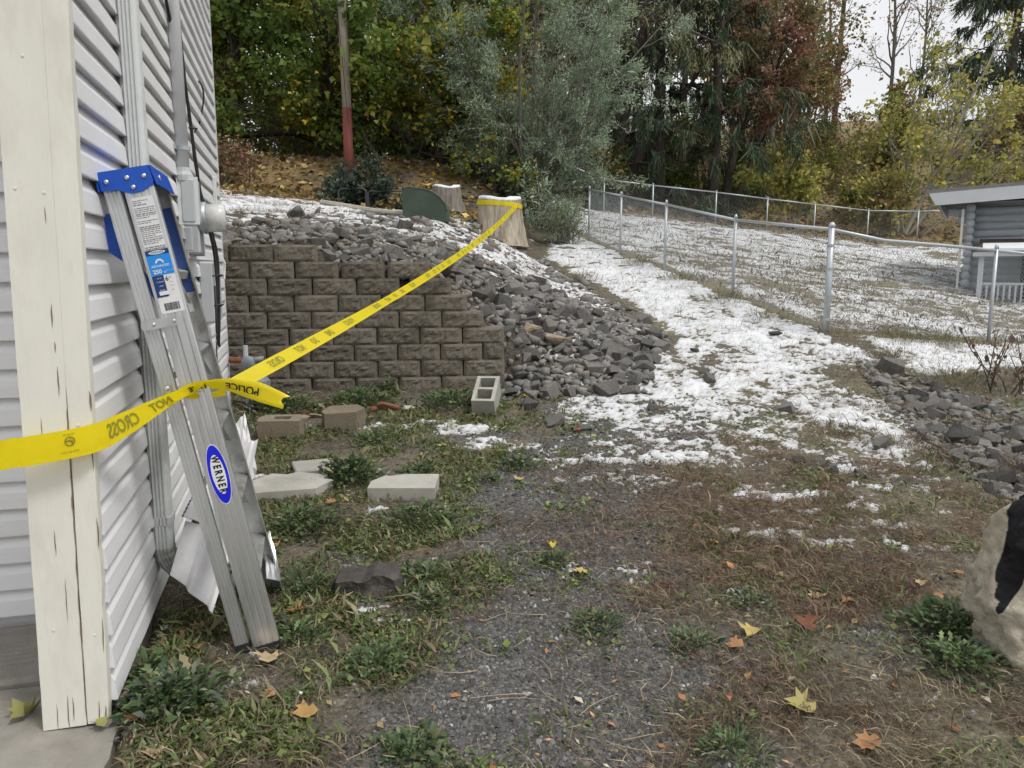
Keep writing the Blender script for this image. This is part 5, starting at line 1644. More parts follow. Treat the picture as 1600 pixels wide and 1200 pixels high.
put('skirting', (MB().box((cabx + 3.2, caby + 3.05, (zf + cbz - .9) / 2), (6.2, 6.1, zf - cbz + .9)), M['log']), lc)
e0 = Vector((cabx - .80, caby - .75, 1.4 + (421 - 306) / 1200 * 17.4)); slope = .05
rf = MB().prism([(0, .03), (7.5, .03 + 7.5 * slope), (7.5, .11 + 7.5 * slope), (-.05, .11)], e0, (1, 0, 0), (0, 0, 1), (0, 1, 0), 7.6)
put('roof', (rf, M['roof_edge']), lc)
put('fascia', (MB().prism([(.16, -.24), (7.5, -.24 + 7.5 * slope), (7.5, .028 + 7.5 * slope), (.0, .028)], e0 - Vector((0, .03, 0)), (1, 0, 0), (0, 0, 1), (0, 1, 0), .045), M['fascia']), lc)
put('fascia', (MB().box((e0.x + .18, caby + 2.8, e0.z - .08), (.04, 7.0, .2)), M['fascia']), lc)
dp = put('downspout', (MB().box((cabx - .10, caby - .40, (zf - .2 + 2.75) / 2), (.05, .05, 2.95 - zf)), M['white_metal']), lc)
g1 = Matrix.Rotation(-CROT, 3, 'Z') @ G(1440, 462); g1.z += .06
put('drain_pipe', (MB().tube([(cabx - .10, caby - .40, zf - .0), (cabx - .2, caby - .5, zf - .12), tuple(g1)], .05, 8), M['white_metal']), dp)
# porch: roof, gutter, post, railing, floor, dark doorway
py0 = caby - 1.45; px0 = .02; fd = 16.7
pzr = 1.4 + (421 - 398) / 1200 * fd
pr_ = put('porch_roof', (MB().prism([(py0 - .1, pzr), (caby - .11, pzr + .30), (caby - .11, pzr + .36), (py0 - .1, pzr + .06)], (px0 - .05, 0, 0), (0, 1, 0), (0, 0, 1), (1, 0, 0), 5.2), M['shingle']), lc)
put('snow', (MB().prism([(py0 - .1, pzr + .066), (py0 + .75, pzr + .225), (py0 + .7, pzr + .255), (py0 - .1, pzr + .12)], (px0 + .02, 0, 0), (0, 1, 0), (0, 0, 1), (1, 0, 0), 5.1), M['snow_cap']), pr_)
put('gutter', (MB().prism([(0, 0), (.10, .0), (.11, .09), (-.01, .09)], (px0 - .15, py0 - .21, pzr - .05), (0, 1, 0), (0, 0, 1), (1, 0, 0), 5.5), M['fascia']), pr_)
zr0 = 1.4 - (478 - 421) / 1200 * fd; zr1 = 1.4 - (443 - 421) / 1200 * fd
put('porch_post', (MB().box((px0 + .02, py0, (zr0 + pzr) / 2), (.10, .10, pzr - zr0)), M['fascia']), lc)
put('porch_floor', (MB().box((px0 + 2.5, (py0 + caby) / 2 - .08, zr0 - .04), (5.1, caby - py0, .10)), M['log']), lc)
put('porch_skirt', (MB().box((px0 + 2.5, py0 + .06, zr0 - .4), (5.0, .06, .62)), M['log']), lc)
put('rail', (MB().box((px0 + 2.5, py0, zr1), (5.0, .06, .05)), M['fascia']), lc)
put('rail', (MB().box((px0 + 2.5, py0, zr0 + .07), (5.0, .05, .05)), M['fascia']), lc)
bal = MB().box((0, 0, 0), (.035, .035, zr1 - zr0 - .10)).mesh('baluster', M['fascia'])
for i in range(30): put('baluster', bal, lc, loc=(px0 + .16 + i * .105, py0, (zr0 + zr1) / 2 + .02))
put('doorway', (MB().box((px0 + 1.25, caby - .14, (zr0 + pzr) / 2 + .05), (.9, .05, pzr - zr0 - .05)), M['dark_open']), lc)
# pale outbuilding behind the bush
sx, sy = 7.6, 46.0; sz = h(sx, sy)
sh = thing('shed', 'pale blue grey shed glimpsed behind the dark conifer', 'shed', (sx, sy, sz))
zb = 1.4 + (421 - 268) / 1200 * sy
put('wall', (MB().box((sx, sy + 2, zb + .55), (5.0, 4.0, 1.5)), M['shed']), sh)
put('roof', (MB().prism([(-2.8, 1.3), (0, 2.1), (2.8, 1.3), (2.8, 1.42), (0, 2.22), (-2.8, 1.42)], (sx, sy - .4, zb), (1, 0, 0), (0, 0, 1), (0, 1, 0), 4.8), M['snow_cap']), sh)
put('base', (MB().box((sx, sy + 2, zb - .6), (5.1, 4.1, .9)), M['bark']), sh)

# ================================================================== TREES
LEAF = {
    'oval': (np.array([(0, 0, 0), (.30, .45, .10), (0, 1, 0), (-.30, .45, .10)]), [(0, 1, 2), (0, 2, 3)]),
    'narrow': (np.array([(0, 0, 0), (.13, .5, .05), (0, 1, -.05), (-.13, .5, .05)]), [(0, 1, 2), (0, 2, 3)]),
    'heart': (np.array([(0, 0, 0), (.42, .18, .07), (.30, .58, .05), (0, 1, -.04), (-.30, .58, .05), (-.42, .18, .07)]), [(0, 1, 2), (0, 2, 3), (0, 3, 4), (0, 4, 5)]),
    'maple': (np.array([(0, 0, 0), (.58, .22, -.05), (.30, .52, .04), (0, 1, -.06), (-.30, .52, .04), (-.58, .22, -.05)]), [(0, 1, 2), (0, 2, 4), (2, 3, 4), (0, 4, 5)]),
    'needle': (np.array([(-.045, 0, 0), (.045, 0, 0), (.02, 1, -.12), (-.02, 1, -.12)]), [(0, 1, 2), (0, 2, 3)]),
}
def norm(v): return v / np.maximum(np.linalg.norm(v, axis=-1, keepdims=True), 1e-9)
def grow(rng, P0, D0, L0, R0, seg, wander, trop, taper=.35):
    """bundle of branches: returns pts (B,seg+1,3), radii"""
    B = len(P0); pts = np.zeros((B, seg + 1, 3)); pts[:, 0] = P0; d = norm(D0)
    for i in range(seg):
        d = norm(d + rng.normal(0, wander, (B, 3)) + np.array([0, 0, trop]))
        pts[:, i + 1] = pts[:, i] + d * (L0 / seg)[:, None]
    rad = R0[:, None] * (1 - (1 - taper) * np.linspace(0, 1, seg + 1)[None])
    return pts, rad
def sprout(rng, pts, rad, n, t, ang, ratio, Lp, shape=None):
    """n children per branch of a bundle"""
    B, S, _ = pts.shape
    tt = rng.uniform(t[0], t[1], (B, n)) * (S - 1)
    k = np.minimum(tt.astype(int), S - 2); f = (tt - k)[..., None]
    bi = np.arange(B)[:, None]
    p = pts[bi, k] * (1 - f) + pts[bi, k + 1] * f
    d = norm(pts[bi, k + 1] - pts[bi, k])
    r = rad[bi, k] * (1 - f[..., 0]) + rad[bi, k + 1] * f[..., 0]
    rnd = rng.normal(0, 1, d.shape); side = norm(rnd - d * (rnd * d).sum(-1, keepdims=True))
    a = rng.uniform(ang[0], ang[1], (B, n, 1))
    nd = d * np.cos(a) + side * np.sin(a)
    rel = tt / (S - 1)
    L = Lp[:, None] * rng.uniform(ratio[0], ratio[1], (B, n)) * ((1.15 - .75 * rel) if shape is None else shape(rel))
    return p.reshape(-1, 3), nd.reshape(-1, 3), L.ravel(), (r * .62).ravel()
def tubes(pts, rad, n):
    B, S, _ = pts.shape
    d = np.zeros_like(pts); d[:, 1:-1] = pts[:, 2:] - pts[:, :-2]; d[:, 0] = pts[:, 1] - pts[:, 0]; d[:, -1] = pts[:, -1] - pts[:, -2]
    d = norm(d); ref = np.where(np.abs(d[:, :1, 2:]) > .8, np.array([[[1., 0, 0]]]), np.array([[[0, 0, 1.]]]))
    u = norm(np.cross(d, np.broadcast_to(ref, d.shape))); w = np.cross(d, u)
    a = 2 * np.pi * np.arange(n) / n
    V = pts[:, :, None] + (u[:, :, None] * np.cos(a)[None, None, :, None] + w[:, :, None] * np.sin(a)[None, None, :, None]) * rad[:, :, None, None]
    idx = np.arange(B * S * n).reshape(B, S, n)
    q = np.stack([idx[:, :-1], np.roll(idx, -1, 2)[:, :-1], np.roll(idx, -1, 2)[:, 1:], idx[:, 1:]], -1).reshape(-1, 4)
    return V.reshape(-1, 3), q
def leaf_cloud(rng, pos, dirs, size, kind, palette, up=.5, droop=.3, jit=.25, along=.5):
    """palette: list of (rgb, weight)"""
    LV, LF = LEAF[kind]; n = len(pos)
    y = norm(dirs * along + rng.normal(0, .6, (n, 3)) + np.array([0, 0, -droop]))
    z = rng.normal(0, .7, (n, 3)) + np.array([0, -.15, up]); z = norm(z - y * (z * y).sum(-1, keepdims=True)); x = np.cross(y, z)
    s = size * rng.lognormal(0, .28, n)
    V = pos[:, None] + (x[:, None] * LV[None, :, :1] + y[:, None] * LV[None, :, 1:2] + z[:, None] * LV[None, :, 2:]) * s[:, None, None]
    F = (np.array(LF)[None] + (np.arange(n) * len(LV))[:, None, None]).reshape(-1, 3)
    pc = np.array([c for c, _ in palette]); pw = np.array([w_ for _, w_ in palette], float); pw /= pw.sum()
    # colour drifts slowly through the crown, with scatter leaf by leaf
    drift = perlin(pos[:, 0] * .55 + pos[:, 2] * .4, pos[:, 1] * .55 + pos[:, 2] * .55) * .8
    uq = np.clip(rng.uniform(0, 1, n) * .7 + .15 + drift, 0, .999)
    C = pc[np.searchsorted(np.cumsum(pw), uq)] * rng.lognormal(0, jit, (n, 1))
    return V.reshape(-1, 3), F, np.repeat(np.clip(C, 0, .9), len(LV), 0)
def on_branches(rng, pts, n, spread):
    B, S, _ = pts.shape
    b = rng.integers(0, B, n); t = rng.uniform(.1, 1, n) * (S - 1); k = np.minimum(t.astype(int), S - 2); f = (t - k)[:, None]
    return pts[b, k] * (1 - f) + pts[b, k + 1] * f + rng.normal(0, spread, (n, 3)), norm(pts[b, k + 1] - pts[b, k])
def tree(name, label, x, y, stems, levels, leaves, bark='bark', seed=1, group=None, cat='tree', sides=(9, 4, 3, 3), z=None):
    """stems: list of (dx, dy, dir, length, radius); levels: dicts; leaves: list of dicts"""
    rng = np.random.default_rng(seed)
    g = Vector((x, y, h(x, y) if z is None else z)); root = thing(name, label, cat, g, group=group)
    base = np.array(g)
    P0 = np.array([base + np.array([s[0], s[1], -.15]) for s in stems]); D0 = np.array([s[2] for s in stems], float)
    L0 = np.array([s[3] for s in stems], float); R0 = np.array([s[4] for s in stems], float)
    st = levels[0]
    pts, rad = grow(rng, P0, D0, L0, R0, st.get('seg', 7), st.get('wander', .08), st.get('trop', .05), st.get('taper', .3))
    for i in range(len(pts)):
        V, F = tubes(pts[i:i + 1], rad[i:i + 1], sides[0])
        put('trunk', np_mesh('trunk', V, F, M[bark], smooth=True), root, loc=(0, 0, 0))
    bundles = [(pts, rad, L0)]
    BV_, BF_, off = [], [], 0
    for li, lv in enumerate(levels[1:]):
        p, d, L_, r = sprout(rng, bundles[-1][0], bundles[-1][1], lv['n'], lv.get('t', (.3, 1)), lv.get('ang', (.5, 1.1)), lv.get('ratio', (.4, .7)), bundles[-1][2], lv.get('shape'))
        r = np.minimum(r, lv.get('rmax', 9))
        pts, rad = grow(rng, p, d, L_, r, lv.get('seg', 4), lv.get('wander', .15), lv.get('trop', .03), .3)
        bundles.append((pts, rad, L_))
        keep = len(pts)
        if li >= 2 and y > 33: keep = len(pts) // 5
        elif li == 1 and y > 40: keep = int(len(pts) * .6)
        elif li >= 2: keep = int(len(pts) * .45)
        if lv.get('draw', True):
            V, F = tubes(pts[:keep], np.maximum(rad[:keep], lv.get('rmin', .004)), sides[min(li + 1, 3)])
            BV_.append(V); BF_.append(F + off); off += len(V)
    if BV_:
        o = put('branches', np_mesh('branches', np.concatenate(BV_), np.concatenate(BF_), M[bark]), root, loc=(0, 0, 0)); o['kind'] = 'stuff'
    LVs, LFs, LCs, off = [], [], [], 0
    for lf in leaves:
        bp = bundles[lf.get('level', -1)][0]
        pos, dr = on_branches(rng, bp, lf['n'], lf.get('spread', .08))
        if 'zmin' in lf: k = pos[:, 2] > lf['zmin'] + base[2]; pos, dr = pos[k], dr[k]
        V, F, C = leaf_cloud(rng, pos, dr, lf['size'], lf['kind'], lf['pal'], lf.get('up', .5), lf.get('droop', .3), lf.get('jit', .25), lf.get('along', .5))
        LVs.append(V); LFs.append(F + off); LCs.append(C); off += len(V)
    if LVs:
        o = put('crown', np_mesh('crown', np.concatenate(LVs), np.concatenate(LFs), M[leaves[0].get('mat', 'leaf')], np.concatenate(LCs)), root, loc=(0, 0, 0)); o['kind'] = 'stuff'
    return root
UP = (0, 0, 1)
GREEN = [((.10, .17, .035), 3), ((.15, .22, .045), 4), ((.24, .26, .05), 2), ((.38, .32, .07), .8)]
YELLOW = [((0.160, 0.208, 0.029), 2), ((0.320, 0.304, 0.032), 3), ((0.480, 0.352, 0.032), 2)]
MAPLE_LV = [dict(seg=7, wander=.10, trop=.05), dict(n=13, t=(.06, 1), ang=(.7, 1.45), ratio=(.5, .85), trop=.02, seg=5), dict(n=7, t=(.2, 1), ang=(.4, 1.1), ratio=(.4, .65), seg=4), dict(n=5, t=(.2, 1), ang=(.4, 1.1), ratio=(.4, .7), seg=3, rmin=.003)]
def maple_leaves(n, pal, size=.118, zmin=None):
    d = dict(n=n, size=size, kind='maple', pal=pal, spread=.16, up=.9, droop=.45, along=.3)
    if zmin is not None: d['zmin'] = zmin
    return [d]
tree('maple_tree', 'big green maple at the far left behind the house corner', -8.6, 22.0, [(0, 0, (.1, -.1, 1), 8.5, .20), (.3, .2, (.35, -.15, 1), 7.5, .15)], MAPLE_LV, maple_leaves(31000, GREEN), 'bark', 1, 'maples on the wooded slope')
tree('maple_tree', 'green maple directly behind the utility pole', -4.9, 22.4, [(0, 0, (.05, -.1, 1), 8.0, .17), (.2, 0, (-.3, -.2, 1), 6.5, .12)], MAPLE_LV, maple_leaves(29000, GREEN), 'bark', 2, 'maples on the wooded slope')
tree('maple_tree', 'yellow green young maple right of the utility pole', -2.6, 21.6, [(0, 0, (.1, 0, 1), 4.0, .07), (.3, .1, (.4, -.2, 1), 3.4, .05), (-.2, .2, (-.4, 0, 1), 3.4, .05)], MAPLE_LV, maple_leaves(13000, YELLOW + GREEN, .105), 'bark', 3, 'maples on the wooded slope')
tree('maple_tree', 'yellowing maple far up the left slope', -12.0, 25, [(0, 0, (.15, -.1, 1), 9, .2), (.4, 0, (.4, 0, 1), 8, .15)], MAPLE_LV, maple_leaves(11000, YELLOW + GREEN, .16), 'bark', 4, 'maples on the wooded slope')
tree('maple_tree', 'low yellow maple sapling behind the darker stump', -1.2, 22.0, [(0, 0, (0, 0, 1), 2.6, .05), (.3, .1, (.4, 0, 1), 2.4, .04), (-.3, 0, (-.4, 0, 1), 2.3, .04)], MAPLE_LV, maple_leaves(7000, YELLOW, .10), 'bark', 5, 'maples on the wooded slope')
WIL = [((0.180, 0.208, 0.108), 3), ((0.252, 0.260, 0.134), 3), ((0.360, 0.296, 0.134), 2), ((0.306, 0.324, 0.234), 2)]
WLV = [dict(seg=8, wander=.08, trop=.04), dict(n=10, t=(.15, 1), ang=(.4, .95), ratio=(.45, .75), trop=.04, seg=6), dict(n=7, t=(.2, 1), ang=(.3, .9), ratio=(.3, .5), trop=-.10, seg=5), dict(n=6, t=(.2, 1), ang=(.3, .9), ratio=(.4, .7), trop=-.22, seg=4, rmin=.004)]
def wil(n, s=.17, pal=WIL): return [dict(n=n, size=s, kind='narrow', pal=pal, spread=.10, droop=1.1, up=.2)]
tree('willow_tree', 'tall grey green willow behind the yellow maples', -3.6, 29, [(0, 0, (-.1, 0, 1), 14, .34), (.5, .3, (.35, 0, 1), 13, .26)], WLV, wil(15000), 'bark', 11, 'willows behind the maples')
tree('willow_tree', 'tall thin leaved willow rising behind the silvery shrub', .6, 31, [(0, 0, (.0, 0, 1), 14, .34), (.6, 0, (.4, -.1, 1), 13, .25), (-.4, 0, (-.35, 0, 1), 12, .22)], WLV, wil(15000), 'bark', 12, 'willows behind the maples')
tree('willow_tree', 'brownish willow at the back between shrub and conifer', 4.6, 37, [(0, 0, (-.1, 0, 1), 15, .34), (.6, 0, (.3, -.1, 1), 13, .25)], WLV, wil(9000, .2), 'bark', 13, 'willows behind the maples')
# silvery shrub in the middle
OLV = [((0.216, 0.281, 0.190), 3), ((0.296, 0.369, 0.260), 3), ((0.396, 0.467, 0.342), 2), ((0.198, 0.253, 0.126), 2)]
rng_ = np.random.default_rng(77)
ost = []
for i in range(34):
    a = 2 * math.pi * (i * .618) ; t = .10 + .62 * ((i * .37) % 1.0)
    ost.append((.35 * math.cos(a), .3 * math.sin(a), (math.cos(a) * t - .05, math.sin(a) * t * .8, 1), (2.2 + 5.6 * ((i * .53) % 1.0)), rng_.uniform(.025, .05)))
tree('silvery_shrub', 'huge silvery green shrub in the middle behind the taped stump', .30, 20.8, ost,
     [dict(seg=8, wander=.07, trop=-.015), dict(n=10, t=(.03, 1), ang=(.35, 1.0), ratio=(.25, .45), trop=.01, seg=5), dict(n=8, t=(.1, 1), ang=(.35, 1.0), ratio=(.3, .6), trop=.0, seg=3, rmin=.003)],
     [dict(n=94000, size=.095, kind='narrow', pal=OLV, spread=.05, droop=.0, up=.5, along=.7, jit=.3)], 'bark_grey', 21, cat='shrub')
tree('silvery_shrub', 'smaller silvery shrub beside the end post of the fence', 1.2, 18.3, [(rng_.normal(0, .12), rng_.normal(0, .1), (rng_.normal(0, .4), rng_.normal(0, .3), 1), rng_.uniform(.9, 1.6), .018) for i in range(14)],
     [dict(seg=5, wander=.1, trop=0), dict(n=8, t=(.1, 1), ang=(.4, 1), ratio=(.3, .5), seg=3)], [dict(n=6500, size=.06, kind='narrow', pal=OLV + [((.16, .12, .07), 3)], spread=.05, up=.5, along=.6)], 'bark_grey', 22, cat='shrub')
# dark bush by the pole
tree('leafy_bush', 'dark grey green bush behind the low hoop rail', -2.75, 15.1, [(rng_.normal(0, .25), rng_.normal(0, .2), (rng_.normal(0, .5), rng_.normal(0, .4), 1), rng_.uniform(.5, 1.0), .015) for i in range(14)],
     [dict(seg=4, wander=.1), dict(n=7, t=(.1, 1), ang=(.4, 1), ratio=(.4, .6), seg=3)], [dict(n=3600, size=.085, kind='oval', pal=[((.05, .075, .055), 3), ((.09, .11, .085), 2), ((.03, .05, .03), 2)], spread=.05, up=.7)], 'bark', 23, cat='bush')
# conifers
CON = [((.038, .062, .032), 3), ((.055, .085, .042), 3), ((.085, .105, .06), 1.5), ((.11, .095, .06), .8)]
def conifer(name, label, x, y, ht, seed, spread=1.0, n=15000, bare=.1, size=.42, top=True, pal=CON, group='conifers behind the far fence'):
    lv = [dict(seg=10, wander=.012, trop=.0, taper=.15), dict(n=95, t=(bare, .98), ang=(1.25, 1.6), ratio=(.20 * spread, .30 * spread), trop=-.07, seg=5, rmax=.045, shape=lambda r: 1.25 - 1.1 * r),
          dict(n=9, t=(.2, 1), ang=(.5, 1.0), ratio=(.25, .45), trop=-.18, seg=3, rmax=.02)]
    return tree(name, label, x, y, [(0, 0, (.01, 0, 1), ht, ht * (.021 if spread > .5 else .009))], lv, [dict(n=n, size=size, kind='needle', pal=pal, spread=.05, droop=1.3, up=.2, along=.6, mat='needle')], 'bark', seed, group)
conifer('conifer_tree', 'dark drooping conifer behind the far fence, left of the bare trunks', 6.95, 37.5, 17, 31, 1.4, 46000, .05)
conifer('conifer_tree', 'dark conifer cut by the right edge of the picture', 32.0, 52, 20, 32, 1.1, 24000, .1, .6)
conifer('conifer_tree', 'tall thin broken conifer standing against the sky', 25.0, 62, 26, 33, .38, 7000, .5, .5)
conifer('conifer_tree', 'dark conifer at the back, partly hidden by the silvery shrub', 2.2, 46, 20, 34, 1.0, 20000, .1, .6)
# bare trunks by the far fence
RED = [((.27, .13, .09), 3), ((.32, .17, .11), 2), ((.21, .16, .08), 3), ((.16, .15, .065), 3)]
tree('pine_tree', 'tall straight dark trunk behind the far fence', 9.25, 36.3, [(0, 0, (.012, 0, 1), 15, .26)], [dict(seg=8, wander=.008, trop=0, taper=.55), dict(n=16, t=(.38, 1), ang=(1.0, 1.5), ratio=(.14, .24), trop=-.05, seg=5, rmax=.05), dict(n=6, t=(.3, 1), ang=(.4, 1), ratio=(.3, .6), seg=3)],
     [dict(n=2600, size=.3, kind='needle', pal=CON, spread=.1, droop=.8, mat='needle')], 'bark', 41, cat='tree')
tree('forked_tree', 'dark forked tree with dull red leaves beside the straight trunk', 9.75, 36.8, [(0, 0, (.18, 0, 1), 9.5, .22), (.15, .1, (.52, 0, 1), 8.5, .17)], [dict(seg=8, wander=.05, trop=.10, taper=.35), dict(n=9, t=(.35, 1), ang=(.5, 1.2), ratio=(.35, .6), trop=.03, seg=5), dict(n=6, t=(.2, 1), ang=(.4, 1.1), ratio=(.4, .6), seg=4), dict(n=5, t=(.2, 1), ang=(.4, 1.1), ratio=(.4, .6), seg=3, rmin=.006)],
     [dict(n=9000, size=.15, kind='oval', pal=RED, spread=.12, droop=.6, jit=.2)], 'bark', 42)
BRN = [((0.242, 0.176, 0.084), 3), ((0.186, 0.186, 0.065), 3), ((0.354, 0.186, 0.094), 2), ((0.317, 0.278, 0.094), 1)]
DEC = [dict(seg=7, wander=.06, trop=.04), dict(n=10, t=(.2, 1), ang=(.45, 1.1), ratio=(.4, .65), trop=.04, seg=5), dict(n=7, t=(.2, 1), ang=(.4, 1.0), ratio=(.35, .55), seg=4), dict(n=6, t=(.2, 1), ang=(.4, 1.0), ratio=(.4, .6), seg=3, rmin=.007)]
for i, (x, y, ht, n, sz, pal, lab) in enumerate((
    (13.0, 42, 12, 6000, .22, RED + BRN, 'russet leaved tree right of the forked dark tree'),
    (15.4, 47, 13, 5000, .22, BRN, 'brown olive tree standing against the sky edge'),
    (11.0, 50, 15, 6500, .25, BRN + RED, 'tall brownish tree behind the forked dark tree'),
    (20.5, 56, 6.5, 2600, .22, RED, 'low russet tree on the far slope'),
    (-1.5, 43, 17, 7500, .28, GREEN + BRN, 'tall mixed green tree far behind the willows'),
    (-8.5, 38, 17, 8000, .28, GREEN + BRN, 'tall green tree far behind the maples'),
    (-15.5, 34, 15, 7000, .28, GREEN + YELLOW, 'tall green tree at the far upper left'),
    (28.8, 46, 4.8, 2600, .22, BRN, 'dull brown tree behind the cabin roof'),
    (14.6, 53, 11, 6000, .26, BRN + GREEN, 'olive tree behind the russet tree'), (18.0, 51, 6.5, 3500, .24, BRN, 'brown tree left of the poplar top'), (7.5, 52, 16, 7000, .3, GREEN + BRN, 'tall olive tree behind the dark conifer'),
    (4.0, 55, 17, 7000, .32, BRN + WIL, 'tall brownish tree far behind the silvery shrub'), (-5.5, 47, 18, 7000, .32, BRN + WIL, 'tall grey brown tree far behind the pole'), (24.5, 52, 4.0, 2200, .24, RED + BRN, 'russet brown tree above the poplar'),
    (22.0, 44, 4.6, 2600, .2, BRN + GREEN, 'low olive tree behind the yellow green poplar'))):
    tree('broadleaf_tree', lab, x, y, [(0, 0, (rng_.uniform(-.1, .1), 0, 1), ht, ht * .017), (.4, .2, (rng_.uniform(-.4, .4), 0, 1), ht * .85, ht * .012)], DEC, [dict(n=n, size=sz, kind='oval', pal=pal, spread=.18, droop=.4)], 'bark_grey', 50 + i, 'broadleaf trees beyond the far fence')
# leafless trees against the sky
for i, (x, y, ht, n, lab) in enumerate(((26.8, 57, 14, 500, 'nearly bare thin tree against the pale sky'), (33.5, 66, 13, 700, 'bare twiggy tree left of the right edge conifer'), (23.6, 60, 12, 500, 'bare slim tree left of the tall thin conifer'))):
    tree('bare_tree', lab, x, y, [(0, 0, (.03, 0, 1), ht, ht * .012)], [dict(seg=8, wander=.03, trop=.02), dict(n=16, t=(.2, 1), ang=(.5, 1.0), ratio=(.28, .42), trop=.05, seg=5), dict(n=7, t=(.2, 1), ang=(.4, .9), ratio=(.35, .55), seg=4, rmin=.010), dict(n=4, t=(.2, 1), ang=(.4, .9), ratio=(.4, .6), seg=3, rmin=.007)],
         [dict(n=n, size=.2, kind='oval', pal=BRN, spread=.1)], 'bark_grey', 70 + i, 'bare trees on the skyline')
# yellow green poplar and saplings behind the far fence
POP = [((.27, .28, .07), 3), ((.38, .36, .10), 3), ((.50, .43, .12), 2), ((.20, .22, .07), 2)]
PLV = [dict(seg=7, wander=.06, trop=.03), dict(n=11, t=(.12, 1), ang=(.5, 1.1), ratio=(.35, .6), trop=.06, seg=5), dict(n=7, t=(.2, 1), ang=(.4, 1.0), ratio=(.35, .6), seg=4, rmin=.006), dict(n=4, t=(.2, 1), ang=(.4, 1.0), ratio=(.4, .6), seg=3, rmin=.005)]
tree('poplar_tree', 'pale barked yellow green poplar beyond the far fence by the cabin', 18.0, 36.0, [(0, 0, (.42, 0, 1), 9.6, .11), (.2, .1, (.75, -.1, 1), 8.6, .08), (-.3, 0, (.12, .1, 1), 7.6, .07), (.1, 0, (-.30, 0, 1), 5.6, .05), (.8, 0, (1.1, 0, 1), 7.0, .05)], PLV, [dict(n=4300, size=.16, kind='heart', pal=POP, spread=.14, droop=.6, up=.3)], 'bark_pale', 81)
tree('poplar_sapling', 'bright yellow green sapling behind the middle of the far fence', 12.6, 34.6, [(rng_.normal(0, .3), 0, (rng_.normal(0, .25), 0, 1), rng_.uniform(2.4, 3.8), .025) for i in range(8)], [dict(seg=5, wander=.06, trop=.03), dict(n=9, t=(.1, 1), ang=(.4, 1), ratio=(.3, .5), seg=4), dict(n=4, t=(.2, 1), ang=(.4, 1), ratio=(.4, .6), seg=3)], [dict(n=2600, size=.16, kind='heart', pal=POP, spread=.12, droop=.5)], 'bark_pale', 82)
tree('poplar_sapling', 'low bushy sapling behind the far fence near the cabin', 16.3, 34.8, [(rng_.normal(0, .5), 0, (rng_.normal(0, .35), 0, 1), rng_.uniform(1.8, 3.2), .025) for i in range(9)], [dict(seg=5, wander=.06, trop=.03), dict(n=9, t=(.1, 1), ang=(.4, 1), ratio=(.3, .5), seg=4), dict(n=4, t=(.2, 1), ang=(.4, 1), ratio=(.4, .6), seg=3)], [dict(n=1500, size=.14, kind='heart', pal=POP + BRN, spread=.14, droop=.5)], 'bark_grey', 83)
# undergrowth on the far slope
for i, (x, y, ht, w_, pal, lab) in enumerate((
    (14.5, 41, 2.6, 1.5, BRN, 'brown thicket on the far slope behind the bright sapling'), (19.5, 41, 1.7, 1.8, BRN + GREEN, 'olive thicket on the far slope behind the poplar'),
    (23.5, 39, 1.6, 1.8, BRN + GREEN, 'olive thicket above the cabin roof'), (6.0, 43.5, 1.6, 1.2, BRN, 'low brown bush beside the pale shed'), (11.8, 39.5, 2.0, 1.4, GREEN, 'dark green shrub right of the forked tree'),
    (17.0, 38.5, 2.0, 1.6, GREEN + POP, 'green shrub between sapling and poplar'), (-6.2, 16.5, .9, 1.0, RED + BRN, 'reddish dry shrub on the leafy slope left of the pole'), (-1.7, 23.5, 2.2, 1.4, GREEN, 'dark green undergrowth behind the darker stump'),
    (-5.5, 24, 3, 2, GREEN, 'dark undergrowth between the maples'), (21.5, 47, 2.0, 2.0, BRN, 'brown thicket high on the far slope'), (27, 43, 2.0, 2.2, BRN + GREEN, 'olive thicket behind the cabin'), (9.5, 45.5, 3.2, 2.0, BRN + GREEN, 'brown green thicket behind the straight trunk'), (13.0, 46, 3.2, 2.2, BRN, 'brown thicket behind the russet tree'), (17.5, 45, 3.4, 2.2, BRN + GREEN, 'brown thicket left of the poplar'), (3.5, 35, 2.4, 1.6, GREEN + BRN, 'dark bush left of the conifer foot'), (-9.5, 21.5, 2.2, 1.8, GREEN, 'green undergrowth at the far left of the slope'), (-10.5, 28, 4.0, 2.6, GREEN, 'tall dark undergrowth at the top of the left slope'), (-6.8, 28, 4.0, 2.6, GREEN + BRN, 'tall brown green undergrowth above the pole'), (-3.2, 27, 3.4, 2.2, GREEN, 'tall dark undergrowth behind the yellow green maple'), (-8.5, 32, 5.0, 3.0, GREEN + BRN, 'high thicket on the upper left slope'), (-4.0, 33, 5.0, 3.0, GREEN + BRN, 'high thicket behind the willows'), (-7.0, 24.0, 2.6, 1.8, YELLOW, 'yellowing undergrowth on the left slope'), (-3.4, 21.8, 2.0, 1.5, GREEN, 'green undergrowth behind the pole'), (8.2, 40.5, 1.8, 1.5, GREEN, 'green bush behind the straight trunk'), (20.0, 51, 3.4, 2.6, BRN, 'brown brush on the skyline slope'), (15.5, 50, 3.4, 2.6, BRN + RED, 'russet brush on the upper slope'))):
    tree('thicket', lab, x, y, [(rng_.normal(0, w_ * .4), rng_.normal(0, w_ * .3), (rng_.normal(0, .35), rng_.normal(0, .3), 1), ht * rng_.uniform(.6, 1.1), .02) for _ in range(12)], [dict(seg=5, wander=.08), dict(n=8, t=(.08, 1), ang=(.4, 1.1), ratio=(.35, .6), seg=4), dict(n=4, t=(.2, 1), ang=(.4, 1), ratio=(.4, .6), seg=3, rmin=.006)],
         [dict(n=int(2600 * max(1, ht / 2)), size=.15 if y > 26 else .08, kind='oval', pal=pal, spread=.15, droop=.4)], 'bark_grey', 100 + i, 'thickets in the background', cat='bush')
